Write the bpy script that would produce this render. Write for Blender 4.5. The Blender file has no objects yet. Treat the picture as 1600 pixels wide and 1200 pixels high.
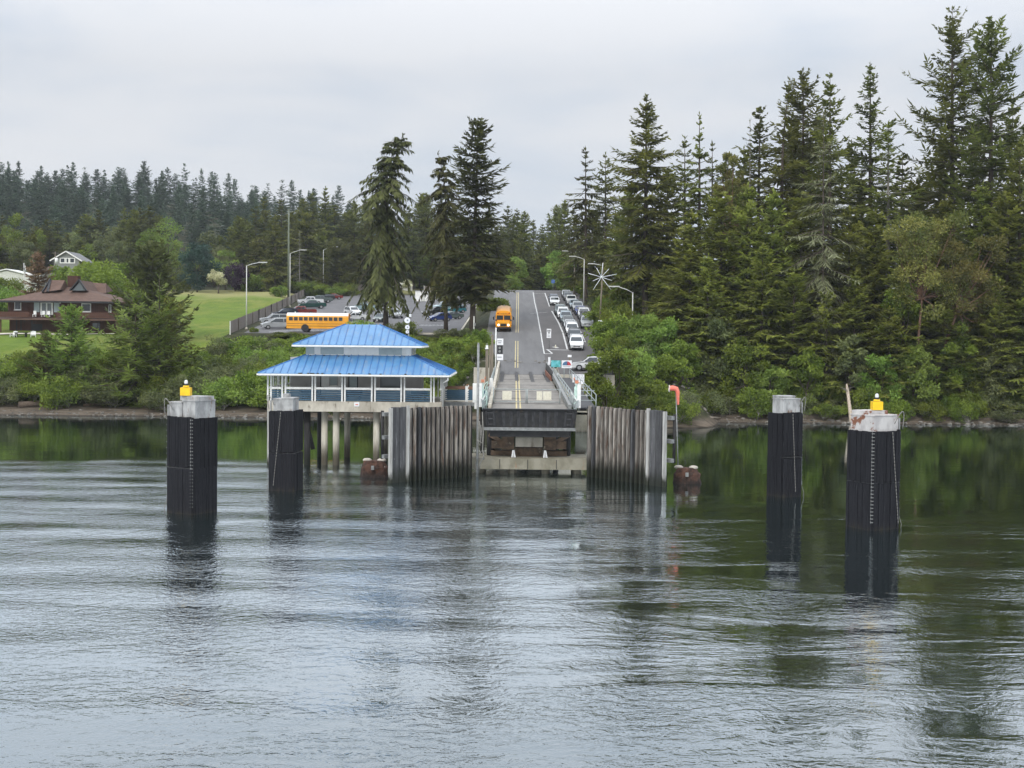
import bpy, math, random
import numpy as np
from mathutils import Vector, Matrix
R = math.radians
SC = bpy.context.scene
COL = SC.collection
rnd = random.Random(7)

# ------------------------------------------------------------------ camera geometry
F = 2000.0
CAM = Vector((0, 0, 10.6))
_p = math.atan(70 / F); _r = R(0.6)
FWD = Vector((0, math.cos(_p), -math.sin(_p)))
_up = Vector((0, math.sin(_p), math.cos(_p))); _rt = Vector((1, 0, 0))
RT = _rt * math.cos(_r) + _up * math.sin(_r)
UP = _up * math.cos(_r) - _rt * math.sin(_r)

def ray(px, py):
    return FWD + RT * ((px - 800) / F) + UP * ((600 - py) / F)

def P(px, py, Y):
    d = ray(px, py)
    return CAM + d * (Y / d.y)

# ------------------------------------------------------------------ terrain
def smooth(a, b, x):
    t = min(1, max(0, (x - a) / (b - a)))
    return t * t * (3 - 2 * t)

def road(y):
    return float(np.interp(y, [99, 155, 165, 180, 196, 230, 262, 290, 306, 330, 420], [5.2, 6.35, 7.2, 9.2, 11.7, 15.4, 18.7, 21.5, 22.3, 22.4, 22.6]))

def lot(y):
    return 11.2 + .07 * (y - 205)

LEFT = ([150, 166, 169, 174, 203, 222, 340, 375, 430, 600, 700, 900, 1500], [-3, -.12, .35, 1.0, 8.9, 10.9, 22, 24.5, 28, 58, 73, 80, 80])
RIGHT = ([150, 166, 169, 172, 180, 200, 260, 400, 700, 1500], [-3, -.12, .4, 1.6, 5.5, 10.5, 17, 26, 40, 45])

def lotx(y):
    return float(np.interp(y, [200, 240, 300, 371], [-44, -47, -52, -59]))

def ground(x, y):
    zl = float(np.interp(y, *LEFT)); zr = float(np.interp(y, *RIGHT))
    if y > 430:
        a = 1 - .55 * smooth(-120, 20, x) + .22 * smooth(-120, -200, x)
        zl = 28 + (zl - 28) * a
    w = smooth(-12, 22, x)
    z = zl * (1 - w) + zr * w
    if y > 169:
        z += .35 * math.sin(x * .23 + y * .11) * math.sin(x * .09 - y * .17) * smooth(169, 180, y)
    if y < 168: z = max(z, -1.5 + smooth(3.5, 7, x) * (1 - smooth(21, 29, x)) * float(np.interp(y, [153, 156, 168], [0, 1.8, 7.2])) + .15 * math.sin(x * 1.1)) if y > 152 else z
    z += .12 * math.sin(x * .21 + 1.3) * math.sin(x * .083) if y < 172 else 0
    m = smooth(lotx(y) - 5, lotx(y), x) * (1 - smooth(-6.5, -4.5, x)) * smooth(199, 203.5, y) * (1 - smooth(374, 384, y))
    z = z * (1 - m) + lot(y) * m
    m = smooth(-8.5, -4.4, x) * (1 - smooth(15.2, 19, x)) * smooth(166.2, 167.2, y) * (1 - smooth(330, 370, y))
    z = z * (1 - m) + road(y) * m
    return z

def onz(px, py, fn, y0=95, y1=900):
    """where the line of sight through a pixel meets the height field fn(x, y)"""
    d = ray(px, py); Y = y0
    while Y < y1:
        q = CAM + d * (Y / d.y)
        if q.z <= fn(q.x, q.y):
            lo, hi = Y - 1, Y
            for _ in range(14):
                m = (lo + hi) / 2; q = CAM + d * (m / d.y)
                if q.z <= fn(q.x, q.y): hi = m
                else: lo = m
            return CAM + d * (hi / d.y)
        Y += 1
    return CAM + d * (y1 / d.y)

def G(px, py): return onz(px, py, ground, 168)
def GR(px, py): return onz(px, py, lambda x, y: road(y), 99)
def at_ground(px, Y, py=520):
    q = P(px, py, Y); return Vector((q.x, Y, ground(q.x, Y)))

# ------------------------------------------------------------------ mesh builder
class MB:
    def __init__(s): s.v = []; s.f = []; s.m = []; s.s = []
    def add(s, vs, fs, m=0, smooth=False):
        b = len(s.v); s.v += [tuple(v) for v in vs]
        for f in fs:
            s.f.append(tuple(i + b for i in f)); s.m.append(m); s.s.append(smooth)
    def box(s, c, d, rz=0, m=0):
        x, y, z = d[0] / 2, d[1] / 2, d[2] / 2; ca, sa = math.cos(rz), math.sin(rz)
        vs = []
        for k in (-z, z):
            for i, j in ((-x, -y), (x, -y), (x, y), (-x, y)):
                vs.append((c[0] + i * ca - j * sa, c[1] + i * sa + j * ca, c[2] + k))
        s.add(vs, [(3, 2, 1, 0), (4, 5, 6, 7), (0, 1, 5, 4), (1, 2, 6, 5), (2, 3, 7, 6), (3, 0, 4, 7)], m)
        return s
    def beam(s, p, q, w, h=None, m=0):
        p, q = Vector(p), Vector(q); h = h or w
        d = (q - p).normalized()
        a = Vector((0, 0, 1)) if abs(d.z) < .95 else Vector((0, 1, 0))
        u = d.cross(a).normalized() * (w / 2); v = u.cross(d).normalized() * (h / 2)
        vs = [p - u - v, p + u - v, p + u + v, p - u + v, q - u - v, q + u - v, q + u + v, q - u + v]
        s.add(vs, [(3, 2, 1, 0), (4, 5, 6, 7), (0, 1, 5, 4), (1, 2, 6, 5), (2, 3, 7, 6), (3, 0, 4, 7)], m)
        return s
    def tube(s, pts, r, n=8, m=0, caps=True, smooth=True):
        pts = [Vector(p) for p in pts]; k = len(pts)
        rr = r if isinstance(r, (list, tuple)) else [r] * k
        vs = []; ref = None
        for i, p in enumerate(pts):
            d = (pts[min(i + 1, k - 1)] - pts[max(i - 1, 0)]).normalized()
            if ref is None:
                ref = d.cross(Vector((0, 0, 1)) if abs(d.z) < .9 else Vector((1, 0, 0))).normalized()
            u = (ref - d * ref.dot(d)).normalized(); v = d.cross(u)
            for j in range(n):
                a = 2 * math.pi * j / n
                vs.append(p + (u * math.cos(a) + v * math.sin(a)) * rr[i])
        fs = [(i * n + j, i * n + (j + 1) % n, (i + 1) * n + (j + 1) % n, (i + 1) * n + j) for i in range(k - 1) for j in range(n)]
        s.add(vs, fs, m, smooth)
        if caps:
            b = len(s.v) - len(vs)
            s.f.append(tuple(b + j for j in reversed(range(n)))); s.m.append(m); s.s.append(False)
            s.f.append(tuple(b + (k - 1) * n + j for j in range(n))); s.m.append(m); s.s.append(False)
        return s
    def cyl(s, p, q, r0, r1=None, n=10, m=0): return s.tube([p, q], [r0, r0 if r1 is None else r1], n, m)
    def poly(s, pts, m=0): s.add(pts, [tuple(range(len(pts)))], m); return s
    def prism(s, pts, ext, m=0):
        """closed outline (3D points) pushed along ext"""
        e = Vector(ext); n = len(pts); a = [Vector(p) for p in pts]
        s.add(a + [p + e for p in a], [tuple(reversed(range(n))), tuple(range(n, 2 * n))] + [(i, (i + 1) % n, n + (i + 1) % n, n + i) for i in range(n)], m)
        return s
    def ball(s, c, r, n=10, k=6, m=0, sz=1.0):
        vs = []; c = Vector(c)
        for i in range(k + 1):
            t = math.pi * i / k
            for j in range(n):
                a = 2 * math.pi * j / n
                vs.append(c + Vector((r * math.sin(t) * math.cos(a), r * math.sin(t) * math.sin(a), r * sz * math.cos(t))))
        s.add(vs, [(i * n + j, (i + 1) * n + j, (i + 1) * n + (j + 1) % n, i * n + (j + 1) % n) for i in range(k) for j in range(n)], m, True)
        return s
    def build(s, name, mats, parent=None, loc=None):
        me = bpy.data.meshes.new(name); me.from_pydata(s.v, [], s.f)
        for x in (mats if isinstance(mats, (list, tuple)) else [mats]): me.materials.append(x)
        me.polygons.foreach_set('material_index', s.m); me.polygons.foreach_set('use_smooth', s.s)
        me.update()
        return link(name, me, parent, loc)

def link(name, me, parent=None, loc=None):
    o = bpy.data.objects.new(name, me); COL.objects.link(o)
    if parent is not None: o.parent = parent
    if loc is not None: o.location = loc
    return o

def tag(o, label=None, cat=None, group=None, kind=None):
    if label: o['label'] = label
    if cat: o['category'] = cat
    if group: o['group'] = group
    if kind: o['kind'] = kind
    return o

def thing(name, label, cat, loc=(0, 0, 0), rz=0, group=None):
    o = bpy.data.objects.new(name, None); COL.objects.link(o)
    o.empty_display_size = .2
    o.location = loc; o.rotation_euler = (0, 0, rz)
    return tag(o, label, cat, group)

KIDS = {}
def kids(o):
    return list(o.children)

def copy_tree(o, parent=None, loc=None, rz=None, scale=None, label=None, group=None):
    c = o.copy(); COL.objects.link(c)
    if parent is not None: c.parent = parent
    for ch in kids(o): copy_tree(ch, c)
    if loc is not None: c.location = loc
    if rz is not None: c.rotation_euler = (0, 0, rz)
    if scale is not None: c.scale = scale if not isinstance(scale, (int, float)) else (scale,) * 3
    if label: c['label'] = label
    if group: c['group'] = group
    return c

# ------------------------------------------------------------------ materials
def _nodes(name):
    m = bpy.data.materials.new(name); m.use_nodes = True
    nt = m.node_tree; nt.nodes.clear()
    return m, nt, nt.nodes, nt.links

def N(nt, t, **kw):
    n = nt.nodes.new(t)
    for k, v in kw.items():
        if k.startswith('i_'): n.inputs[k[2:].replace('_', ' ')].default_value = v
        else: setattr(n, k, v)
    return n

def mixc(nt, fac, a, b, blend='MIX'):
    n = nt.nodes.new('ShaderNodeMix'); n.data_type = 'RGBA'; n.blend_type = blend; n.clamp_factor = True
    for sock, v in ((n.inputs[0], fac), (n.inputs[6], a), (n.inputs[7], b)):
        if isinstance(v, (int, float)): sock.default_value = v
        elif isinstance(v, (tuple, list)): sock.default_value = (*v[:3], 1)
        else: nt.links.new(v, sock)
    return n.outputs[2]

def mth(nt, op, a, b=None, c=None, clamp=False):
    n = nt.nodes.new('ShaderNodeMath'); n.operation = op; n.use_clamp = clamp
    for i, v in enumerate((a, b, c)):
        if v is None: continue
        if isinstance(v, (int, float)): n.inputs[i].default_value = v
        else: nt.links.new(v, n.inputs[i])
    return n.outputs[0]

def mrange(nt, v, a, b, c=0, d=1, interp='SMOOTHSTEP'):
    n = nt.nodes.new('ShaderNodeMapRange'); n.interpolation_type = interp
    nt.links.new(v, n.inputs[0])
    for i, x in enumerate((a, b, c, d)): n.inputs[i + 1].default_value = x
    return n.outputs[0]

def noise(nt, vec, scale, detail=4, rough=.55, stretch=(1, 1, 1), dist=0):
    if stretch != (1, 1, 1):
        mp = nt.nodes.new('ShaderNodeVectorMath'); mp.operation = 'MULTIPLY'; mp.inputs[1].default_value = stretch
        nt.links.new(vec, mp.inputs[0]); vec = mp.outputs[0]
    n = nt.nodes.new('ShaderNodeTexNoise'); n.inputs['Scale'].default_value = scale; n.inputs['Detail'].default_value = detail
    n.inputs['Roughness'].default_value = rough; n.inputs['Distortion'].default_value = dist
    nt.links.new(vec, n.inputs['Vector'])
    return n.outputs[0]

def mat(name, c1, c2=None, scale=3, stretch=(1, 1, 1), rough=.7, metal=0, lo=.35, hi=.65, bump=0, stain=None, wet=None, spec=.4, objrand=0, emit=0):
    """painted / weathered surface: two tones by noise, optional stains of their own shape, optional tide mark below a height"""
    m, nt, nodes, links = _nodes(name)
    geo = nodes.new('ShaderNodeNewGeometry'); pos = geo.outputs['Position']
    b = nodes.new('ShaderNodeBsdfPrincipled'); out = nodes.new('ShaderNodeOutputMaterial')
    links.new(b.outputs[0], out.inputs[0])
    b.inputs['Roughness'].default_value = rough; b.inputs['Metallic'].default_value = metal
    b.inputs['Specular IOR Level'].default_value = spec
    c2 = c2 or tuple(x * .8 for x in c1)
    nz = noise(nt, pos, scale, 6, .6, stretch)
    col = mixc(nt, mrange(nt, nz, lo, hi), c1, c2)
    if objrand:
        oi = nodes.new('ShaderNodeObjectInfo')
        k = mth(nt, 'MULTIPLY_ADD', oi.outputs['Random'], 2 * objrand, 1 - objrand)
        cc = nodes.new('ShaderNodeCombineColor')
        for i in range(3): links.new(k, cc.inputs[i])
        col = mixc(nt, 1.0, col, cc.outputs[0], 'MULTIPLY')
    if stain:
        sc, s_scale, slo, shi = stain[:4]
        st = stain[4] if len(stain) > 4 else (1, 1, 1)
        col = mixc(nt, mrange(nt, noise(nt, pos, s_scale, 5, .65, st), slo, shi), col, sc)
    if wet:
        wc, z0, z1 = wet
        sep = nodes.new('ShaderNodeSeparateXYZ'); links.new(pos, sep.inputs[0])
        zz = mth(nt, 'MULTIPLY_ADD', noise(nt, pos, 1.7, 5, .7, (2.5, 2.5, .6)), 1.6, sep.outputs[2])
        col = mixc(nt, mrange(nt, zz, z0 + .8, z1 + .8, 1, 0), col, wc)
    links.new(col, b.inputs['Base Color'])
    if bump:
        bp = nodes.new('ShaderNodeBump'); bp.inputs['Strength'].default_value = 1; bp.inputs['Distance'].default_value = bump
        links.new(noise(nt, pos, scale * 2.5, 5, .6, stretch), bp.inputs['Height']); links.new(bp.outputs[0], b.inputs['Normal'])
    if emit:
        b.inputs['Emission Color'].default_value = (*c1, 1); b.inputs['Emission Strength'].default_value = emit
    return m

def glass(name, c=(.02, .025, .03), rough=.08):
    m, nt, nodes, links = _nodes(name)
    b = nodes.new('ShaderNodeBsdfPrincipled'); out = nodes.new('ShaderNodeOutputMaterial'); links.new(b.outputs[0], out.inputs[0])
    b.inputs['Base Color'].default_value = (*c, 1); b.inputs['Roughness'].default_value = rough; b.inputs['Specular IOR Level'].default_value = .8
    return m

def paint(name, c, rough=.25):
    m, nt, nodes, links = _nodes(name)
    b = nodes.new('ShaderNodeBsdfPrincipled'); out = nodes.new('ShaderNodeOutputMaterial'); links.new(b.outputs[0], out.inputs[0])
    geo = nodes.new('ShaderNodeNewGeometry')
    k = noise(nt, geo.outputs['Position'], 1.3, 4)
    links.new(mixc(nt, mrange(nt, k, .4, .75), c, tuple(x * .8 + .01 for x in c)), b.inputs['Base Color'])
    b.inputs['Roughness'].default_value = rough; b.inputs['Coat Weight'].default_value = .4; b.inputs['Coat Roughness'].default_value = .1
    return m

def leafmat(name, dark, light, trans=.25, hue=.12, rough=.65):
    m, nt, nodes, links = _nodes(name)
    out = nodes.new('ShaderNodeOutputMaterial')
    at = nodes.new('ShaderNodeAttribute'); at.attribute_name = 'tint'
    oi = nodes.new('ShaderNodeObjectInfo'); geo = nodes.new('ShaderNodeNewGeometry')
    t = mth(nt, 'ADD', at.outputs['Fac'], mth(nt, 'MULTIPLY', mth(nt, 'SUBTRACT', noise(nt, geo.outputs['Position'], .45, 3), .5), .5), clamp=True)
    col = mixc(nt, t, dark, light)
    hs = nodes.new('ShaderNodeHueSaturation'); links.new(col, hs.inputs['Color'])
    links.new(mth(nt, 'MULTIPLY_ADD', oi.outputs['Random'], hue * .25, .5 - hue * .125), hs.inputs['Hue'])
    links.new(mth(nt, 'MULTIPLY_ADD', oi.outputs['Random'], .5, .90), hs.inputs['Value'])
    b = nodes.new('ShaderNodeBsdfPrincipled'); b.inputs['Roughness'].default_value = rough; b.inputs['Specular IOR Level'].default_value = .25
    tr = nodes.new('ShaderNodeBsdfTranslucent')
    links.new(hs.outputs[0], b.inputs['Base Color']); links.new(hs.outputs[0], tr.inputs['Color'])
    mx = nodes.new('ShaderNodeMixShader'); mx.inputs[0].default_value = trans
    links.new(b.outputs[0], mx.inputs[1]); links.new(tr.outputs[0], mx.inputs[2]); links.new(mx.outputs[0], out.inputs[0])
    return m

M = {}
M['fir'] = leafmat('fir_needles', (.050, .062, .012), (.195, .208, .042), .4)
M['fir_dark'] = leafmat('dark_fir_needles', (.042, .051, .012), (.150, .162, .036), .4)
M['fir_hazed'] = leafmat('hazed_fir_needles', (.042, .072, .048), (.115, .160, .095), .3)  # distance haze painted into the needles: paler and bluer than the near firs
M['fir_mid'] = leafmat('mid_fir_needles', (.075, .095, .016), (.265, .285, .055), .4)
M['fir_deep'] = leafmat('deep_green_fir_needles', (.030, .037, .011), (.098, .104, .028), .3)  # own deep green of the centre firs and the blunt-topped pine
M['pine_dark'] = leafmat('dark_pine_needles', (.020, .027, .010), (.062, .070, .024), .3)
M['fir_young'] = leafmat('young_fir_needles', (.062, .098, .016), (.21, .275, .055), .4)
M['fir_brown'] = leafmat('brown_needles', (.11, .07, .04), (.30, .20, .11), .3)
M['pine'] = leafmat('pine_needles', (.040, .045, .012), (.125, .130, .034), .35)
M['blue_spruce'] = leafmat('blue_green_needles', (.014, .036, .028), (.045, .09, .065))
M['alder'] = leafmat('broad_leaves', (.062, .098, .013), (.205, .255, .036), .38)
M['alder_bright'] = leafmat('fresh_leaves', (.095, .155, .026), (.25, .33, .065), .38)
M['willow'] = leafmat('grey_green_leaves', (.065, .085, .03), (.19, .215, .085), .3)
M['plum'] = leafmat('purple_leaves', (.024, .010, .024), (.06, .026, .06), .2)
M['blossom'] = leafmat('cream_blossom', (.2, .22, .08), (.7, .68, .45), .3, 0)
M['madrone'] = leafmat('madrone_leaves', (.075, .09, .02), (.21, .19, .05), .3)
M['lichen'] = leafmat('lichen', (.09, .10, .045), (.21, .22, .12), .1, .03)
M['bark'] = mat('bark', (.11, .085, .065), (.05, .04, .03), 2.5, (4, 4, .5), .9, bump=.03)
M['bark_grey'] = mat('grey_bark', (.26, .24, .21), (.13, .12, .10), 2.5, (4, 4, .5), .9)
M['bark_red'] = mat('red_bark', (.17, .09, .055), (.08, .05, .035), 2.0, (3, 3, .6), .8)
M['bare_wood'] = mat('bare_wood', (.5, .42, .33), (.3, .24, .18), 2.5, (5, 5, .6), .8)

# ------------------------------------------------------------------ foliage meshes
def leafmesh(name, Pp, D, S, L, W, T, matl):
    """one kite-shaped face per spray: base point, direction, side, length, width, tint"""
    n = len(L)
    D = D / np.linalg.norm(D, axis=1)[:, None]
    S = S - D * (S * D).sum(1)[:, None]; S = S / (np.linalg.norm(S, axis=1)[:, None] + 1e-9)
    mid = Pp + D * (L * .5)[:, None]; w = S * (W * .5)[:, None]
    V = np.stack([Pp, mid + w, Pp + D * L[:, None], mid - w], 1).reshape(-1, 3)
    me = bpy.data.meshes.new(name)
    me.vertices.add(4 * n); me.vertices.foreach_set('co', V.astype(np.float32).ravel())
    me.loops.add(4 * n); me.loops.foreach_set('vertex_index', np.arange(4 * n, dtype=np.int32))
    me.polygons.add(n); me.polygons.foreach_set('loop_start', np.arange(0, 4 * n, 4, dtype=np.int32))
    a = me.attributes.new('tint', 'FLOAT', 'FACE'); a.data.foreach_set('value', np.clip(T, 0, 1).astype(np.float32))
    me.materials.append(matl); me.update(calc_edges=True)
    return me

def conifer(seed, H, Rr, cb=.12, n=50, per=6, droop=.3, leaf=.55, gap=.1, shape=.85, bend=(0, 0), thin=0., bare=0., dens=1.0, hang=0., matl=None, bark=None, sticks=True, ragged=.3, stiff=0.0, lean=(0, 0), tr=1.0, rough_top=0):
    """conifer made branch by branch; returns (crown mesh or None, trunk builder)"""
    g = np.random.default_rng(seed)
    A = lambda t: np.array([lean[0] * t + bend[0] * max(0, (t - .7) / .3) ** 1.8, lean[1] * t + bend[1] * max(0, (t - .7) / .3) ** 1.8, H * t])
    tb = MB()
    ts = np.linspace(0, 1, 12)
    r0 = (H * .0115 + .06) * tr
    tb.tube([A(t) for t in ts], [max(.03, r0 * (1 - t) ** .8 * (1.25 if t == 0 else 1)) for t in ts], 7)
    PP, DD, SS, LL, WW, TT = [], [], [], [], [], []
    az = 0
    lump = g.uniform(.72, 1.15, 9)
    for k in range(n):
        rel = ((k + g.uniform(-.4, .4)) / n); rel = min(.995, max(0.0, rel))
        t = cb + (1 - cb) * rel
        base_w = min(1, .5 + rel * 3.5)
        Lm = 1.22 * Rr * (max(0, 1 - rel) ** shape) * base_w + .25
        Lm *= np.interp(rel * 8, np.arange(9), lump)
        sp = thin * smooth(.5, 1, rel)
        for j in range(per):
            az += 2.399963 + g.normal(0, .25)
            if g.random() < gap + sp: continue
            L = Lm * g.uniform(1 - 1.6 * ragged, 1 + ragged * .8)
            if L < .2: continue
            el = (-droop + (droop + .75) * rel ** 1.4) + g.normal(0, .1)
            ca, sa = math.cos(az), math.sin(az)
            b0 = A(t)
            u = np.linspace(.12, 1, max(3, int(L * 3.3 * dens) + 1))
            hx = L * u * math.cos(el)
            hz = L * u * math.sin(el) - droop * L * .55 * u ** 2 + L * (.16 + stiff) * u ** 4
            C = np.stack([b0[0] + ca * hx, b0[1] + sa * hx, b0[2] + hz], 1)
            if sticks and L > .8:
                q = max(1, int(len(C) * .5))
                tb.tube([b0, C[q], C[-1] if bare else C[max(q, int(len(C) * .85) - 1)]], [.02 + .016 * L, .014 + .010 * L, .012], 3, caps=False)
            bt = g.uniform(.05, .75)
            if bare and g.random() < bare * (rel if thin else 1): continue
            bd = np.gradient(C, axis=0); bd /= np.linalg.norm(bd, axis=1)[:, None] + 1e-9
            side = np.array([-sa, ca, 0.])
            m = len(u)
            for sgn in (-1, 1):
                tl = (np.minimum(L * .46, 1.9) * (1.05 - .58 * u) + .16) * g.uniform(.45, 1.3, m)
                d = bd * .75 + side * sgn * .8 + np.array([0, 0, -.16 - .45 * hang]) + g.normal(0, .24, (m, 3))
                PP.append(C); DD.append(d); LL.append(tl * 1.1)
                s = bd * .8 - side * sgn * .5 + g.normal(0, .25, (m, 3)); SS.append(s)
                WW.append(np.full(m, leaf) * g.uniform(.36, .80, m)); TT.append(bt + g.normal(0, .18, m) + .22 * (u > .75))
            d = bd * (.5 if hang else .9) + np.array([0, 0, -.3 - hang]) + g.normal(0, .2, (m, 3))
            PP.append(C); DD.append(d); LL.append((.32 + .5 * hang) * leaf * 2 * g.uniform(.6, 1.2, m) * np.minimum(1, L / 1.5)); SS.append(np.tile(side, (m, 1)) + g.normal(0, .4, (m, 3)))
            WW.append(np.full(m, leaf) * g.uniform(.5, .95, m)); TT.append(bt + g.normal(-.05, .14, m))
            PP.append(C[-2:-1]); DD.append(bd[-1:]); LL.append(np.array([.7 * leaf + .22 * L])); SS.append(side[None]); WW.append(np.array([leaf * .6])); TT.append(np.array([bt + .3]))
    tip = A(1.0)
    top = np.tile(tip, (6, 1)) - np.array([0, 0, 1.]) * g.uniform(0, .9, (6, 1))
    PP.append(top); DD.append(g.normal(0, .35, (6, 3)) + np.array([0, 0, 1.])); LL.append(g.uniform(.4, 1.0, 6)); SS.append(g.normal(0, 1, (6, 3))); WW.append(np.full(6, leaf * .4)); TT.append(g.uniform(.3, .7, 6))
    me = leafmesh('crown', np.concatenate(PP), np.concatenate(DD), np.concatenate(SS), np.concatenate(LL), np.concatenate(WW), np.concatenate(TT), matl or M['fir'])
    return me, tb

def broadleaf(seed, H, W, low=.25, K=26, Mn=120, leaf=.45, matl=None, r0=.16, lean=0., fork=.3, spread=1.0, stems=1, open_=0.):
    g = np.random.default_rng(seed)
    PP, DD, SS, LL, WW, TT = [], [], [], [], [], []
    tb = MB()
    zc = H * (1 + low) / 2; hz = H * (1 - low) / 2
    cs = []
    for k in range(K):
        d = g.normal(0, 1, 3); d /= np.linalg.norm(d)
        rr = g.uniform(.25, 1) ** .6
        c = np.array([d[0] * W * rr * spread + lean * H * .5, d[1] * W * rr * spread, zc + d[2] * hz * rr * .9])
        cr = W * g.uniform(.22, .42) * (1 - .25 * open_)
        cs.append(c)
        n = int(Mn * g.uniform(.6, 1.3))
        v = g.normal(0, 1, (n, 3)); v /= np.linalg.norm(v, axis=1)[:, None]
        pos = c + v * (cr * g.random((n, 1)) ** .45) * np.array([1, 1, .75])
        ok = pos[:, 2] > .1
        pos = pos[ok]; v = v[ok]; n = len(pos)
        PP.append(pos); DD.append(v * .7 + g.normal(0, .7, (n, 3)) + np.array([0, 0, -.1])); SS.append(g.normal(0, 1, (n, 3)))
        LL.append(leaf * g.uniform(.6, 1.3, n)); WW.append(leaf * g.uniform(.4, .75, n))
        TT.append(g.uniform(.1, .8) + g.normal(0, .16, n))
    for st in range(stems):
        off = np.array([g.normal(0, .25 * W * (stems > 1)), g.normal(0, .2 * W * (stems > 1)), 0])
        top = np.array([lean * H * fork + off[0] * 1.4, off[1] * 1.4, H * max(fork, low * .8 + .05)])
        tb.tube([off + np.array([0, 0, -.3]), (off + top) / 2 + g.normal(0, .05 * H * .3, 3) * np.array([1, 1, 0]), top], [r0 * 1.2, r0, r0 * .8], 6)
        for c in cs[st::max(stems, 1)][:9]:
            md = (top * .5 + c * .5) + g.normal(0, .12 * W, 3)
            tb.tube([top, md, c], [r0 * .55, r0 * .3, .015], 4, caps=False)
    me = leafmesh('crown', np.concatenate(PP), np.concatenate(DD), np.concatenate(SS), np.concatenate(LL), np.concatenate(WW), np.concatenate(TT), matl or M['alder'])
    return me, tb

def plant(name, label, cat, loc, made, bark='bark', rz=0, group=None, scale=1):
    me, tb = made
    t = thing(name, label, cat, loc, rz, group); t.scale = (scale,) * 3
    link('crown', me, t)
    tb.build('trunk', M[bark], t)
    return t
# ------------------------------------------------------------------ more materials
M['black_timber'] = mat('black_rubbing_timber', (.013, .013, .016), (.006, .006, .008), 6, (3, 3, .18), .6, spec=.2, stain=((.13, .13, .14), 5, .64, .82, (3.5, 3.5, .12)), wet=((.045, .036, .022), -.5, .25), bump=.02, objrand=.2)
M['cap'] = mat('galvanised_cap', (.43, .43, .42), (.25, .25, .245), 2.2, (1, 1, .45), .65, stain=((.17, .095, .06), 1.3, .56, .68, (1.6, 1.6, .6)))
M['cap_rusty'] = mat('rust_patched_cap', (.52, .50, .48), (.38, .36, .35), 2.2, (1, 1, .6), .6, stain=((.19, .075, .04), 1.0, .53, .60))
M['steel'] = mat('grey_steel', (.27, .275, .265), (.19, .195, .19), 4, rough=.5, metal=.3, stain=((.2, .11, .07), 2, .66, .75))
M['pale_steel'] = mat('pale_grey_rail_paint', (.34, .375, .37), (.26, .29, .285), 4, rough=.5)
M['yellow'] = mat('yellow_lantern_paint', (.85, .55, .01), (.75, .46, .01), 5, rough=.4)
M['white'] = mat('white_paint', (.78, .78, .75), (.66, .66, .63), 4, rough=.5)
M['sign_white'] = mat('sign_white', (.80, .80, .80), (.74, .74, .74), 4, rough=.4)
M['cream'] = mat('cream_paint', (.70, .67, .55), (.60, .57, .46), 4, rough=.6)
M['black'] = mat('black_paint', (.012, .012, .014), (.02, .02, .022), 4, rough=.5)
M['ink'] = mat('faded_lettering', (.22, .23, .26), (.32, .32, .34), 30, rough=.6)
M['red_ink'] = mat('red_lettering', (.62, .16, .10), (.62, .2, .14), 30, rough=.6)
M['pile_pale'] = mat('worn_pale_timber', (.345, .315, .275), (.11, .095, .082), 2.2, (3, 3, .28), .8, stain=((.13, .08, .055), 1.8, .52, .68, (2, 2, .35)), wet=((.018, .020, .012), .5, 2.1), bump=.03, objrand=.3)
M['pile_dark'] = mat('dark_plastic_clad_timber', (.045, .045, .048), (.09, .09, .092), 2.0, (3, 3, .25), .6, stain=((.26, .26, .27), 2.2, .62, .72, (3, 3, .25)), wet=((.014, .016, .010), .2, 1.6), bump=.02, objrand=.25)
M['pile_back'] = mat('creosoted_timber', (.03, .028, .028), (.018, .017, .016), 3, (3, 3, .3), .8, wet=((.012, .013, .008), .4, 1.6))
M['post_white'] = mat('weathered_white_post', (.44, .435, .41), (.28, .27, .25), 2.5, (3, 3, .3), .7, wet=((.02, .022, .012), .2, 1.0))
M['rust'] = mat('rust_lump', (.10, .048, .032), (.035, .02, .014), 2.5, rough=.9, stain=((.38, .35, .31), 1.6, .66, .72), wet=((.02, .013, .01), .0, .6), bump=.12)
M['pale_rock'] = mat('bleached_concrete', (.5, .46, .40), (.36, .32, .27), 3, rough=.9, bump=.05)
M['conc'] = mat('stained_concrete', (.52, .48, .40), (.38, .345, .28), 1.4, (1, 1, .5), .85, stain=((.17, .145, .11), .9, .58, .72, (1.5, 1.5, .5)), bump=.02)
M['conc_pile'] = mat('concrete_pile', (.56, .52, .44), (.42, .385, .31), 1.6, (2, 2, .4), .85, wet=((.10, .085, .06), .6, 2.4), bump=.02)
M['pier'] = mat('mossy_concrete', (.29, .27, .21), (.20, .185, .135), 1.2, (1, 1, .8), .9, stain=((.30, .17, .09), 1.5, .62, .74, (2.5, 2.5, .4)), wet=((.03, .022, .015), -.35, .4), bump=.03)
M['deck'] = mat('worn_deck_concrete', (.215, .20, .178), (.165, .152, .135), .8, (1.2, .25, 1), .85, stain=((.16, .15, .14), .6, .55, .72, (1.6, .12, 1)))
M['asphalt'] = mat('grey_asphalt', (.145, .143, .142), (.115, .113, .113), .5, (1.4, .08, 1), .9, stain=((.085, .084, .085), .22, .56, .7, (2.2, .06, 1)), bump=.004)
M['asphalt2'] = mat('holding_lane_asphalt', (.105, .098, .095), (.085, .08, .078), .4, (1, .25, 1), .9, bump=.004)
M['lot'] = mat('parking_asphalt', (.125, .122, .125), (.10, .098, .10), .25, (1, .6, 1), .9, bump=.004)
M['line_white'] = mat('white_road_paint', (.62, .62, .6), (.45, .45, .44), 2, rough=.7)
M['line_yellow'] = mat('yellow_road_paint', (.55, .45, .22), (.42, .36, .2), 1.2, rough=.7)
M['kerb_rust'] = mat('rust_red_kerb', (.30, .11, .06), (.2, .1, .07), 1.5, rough=.8)
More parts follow.
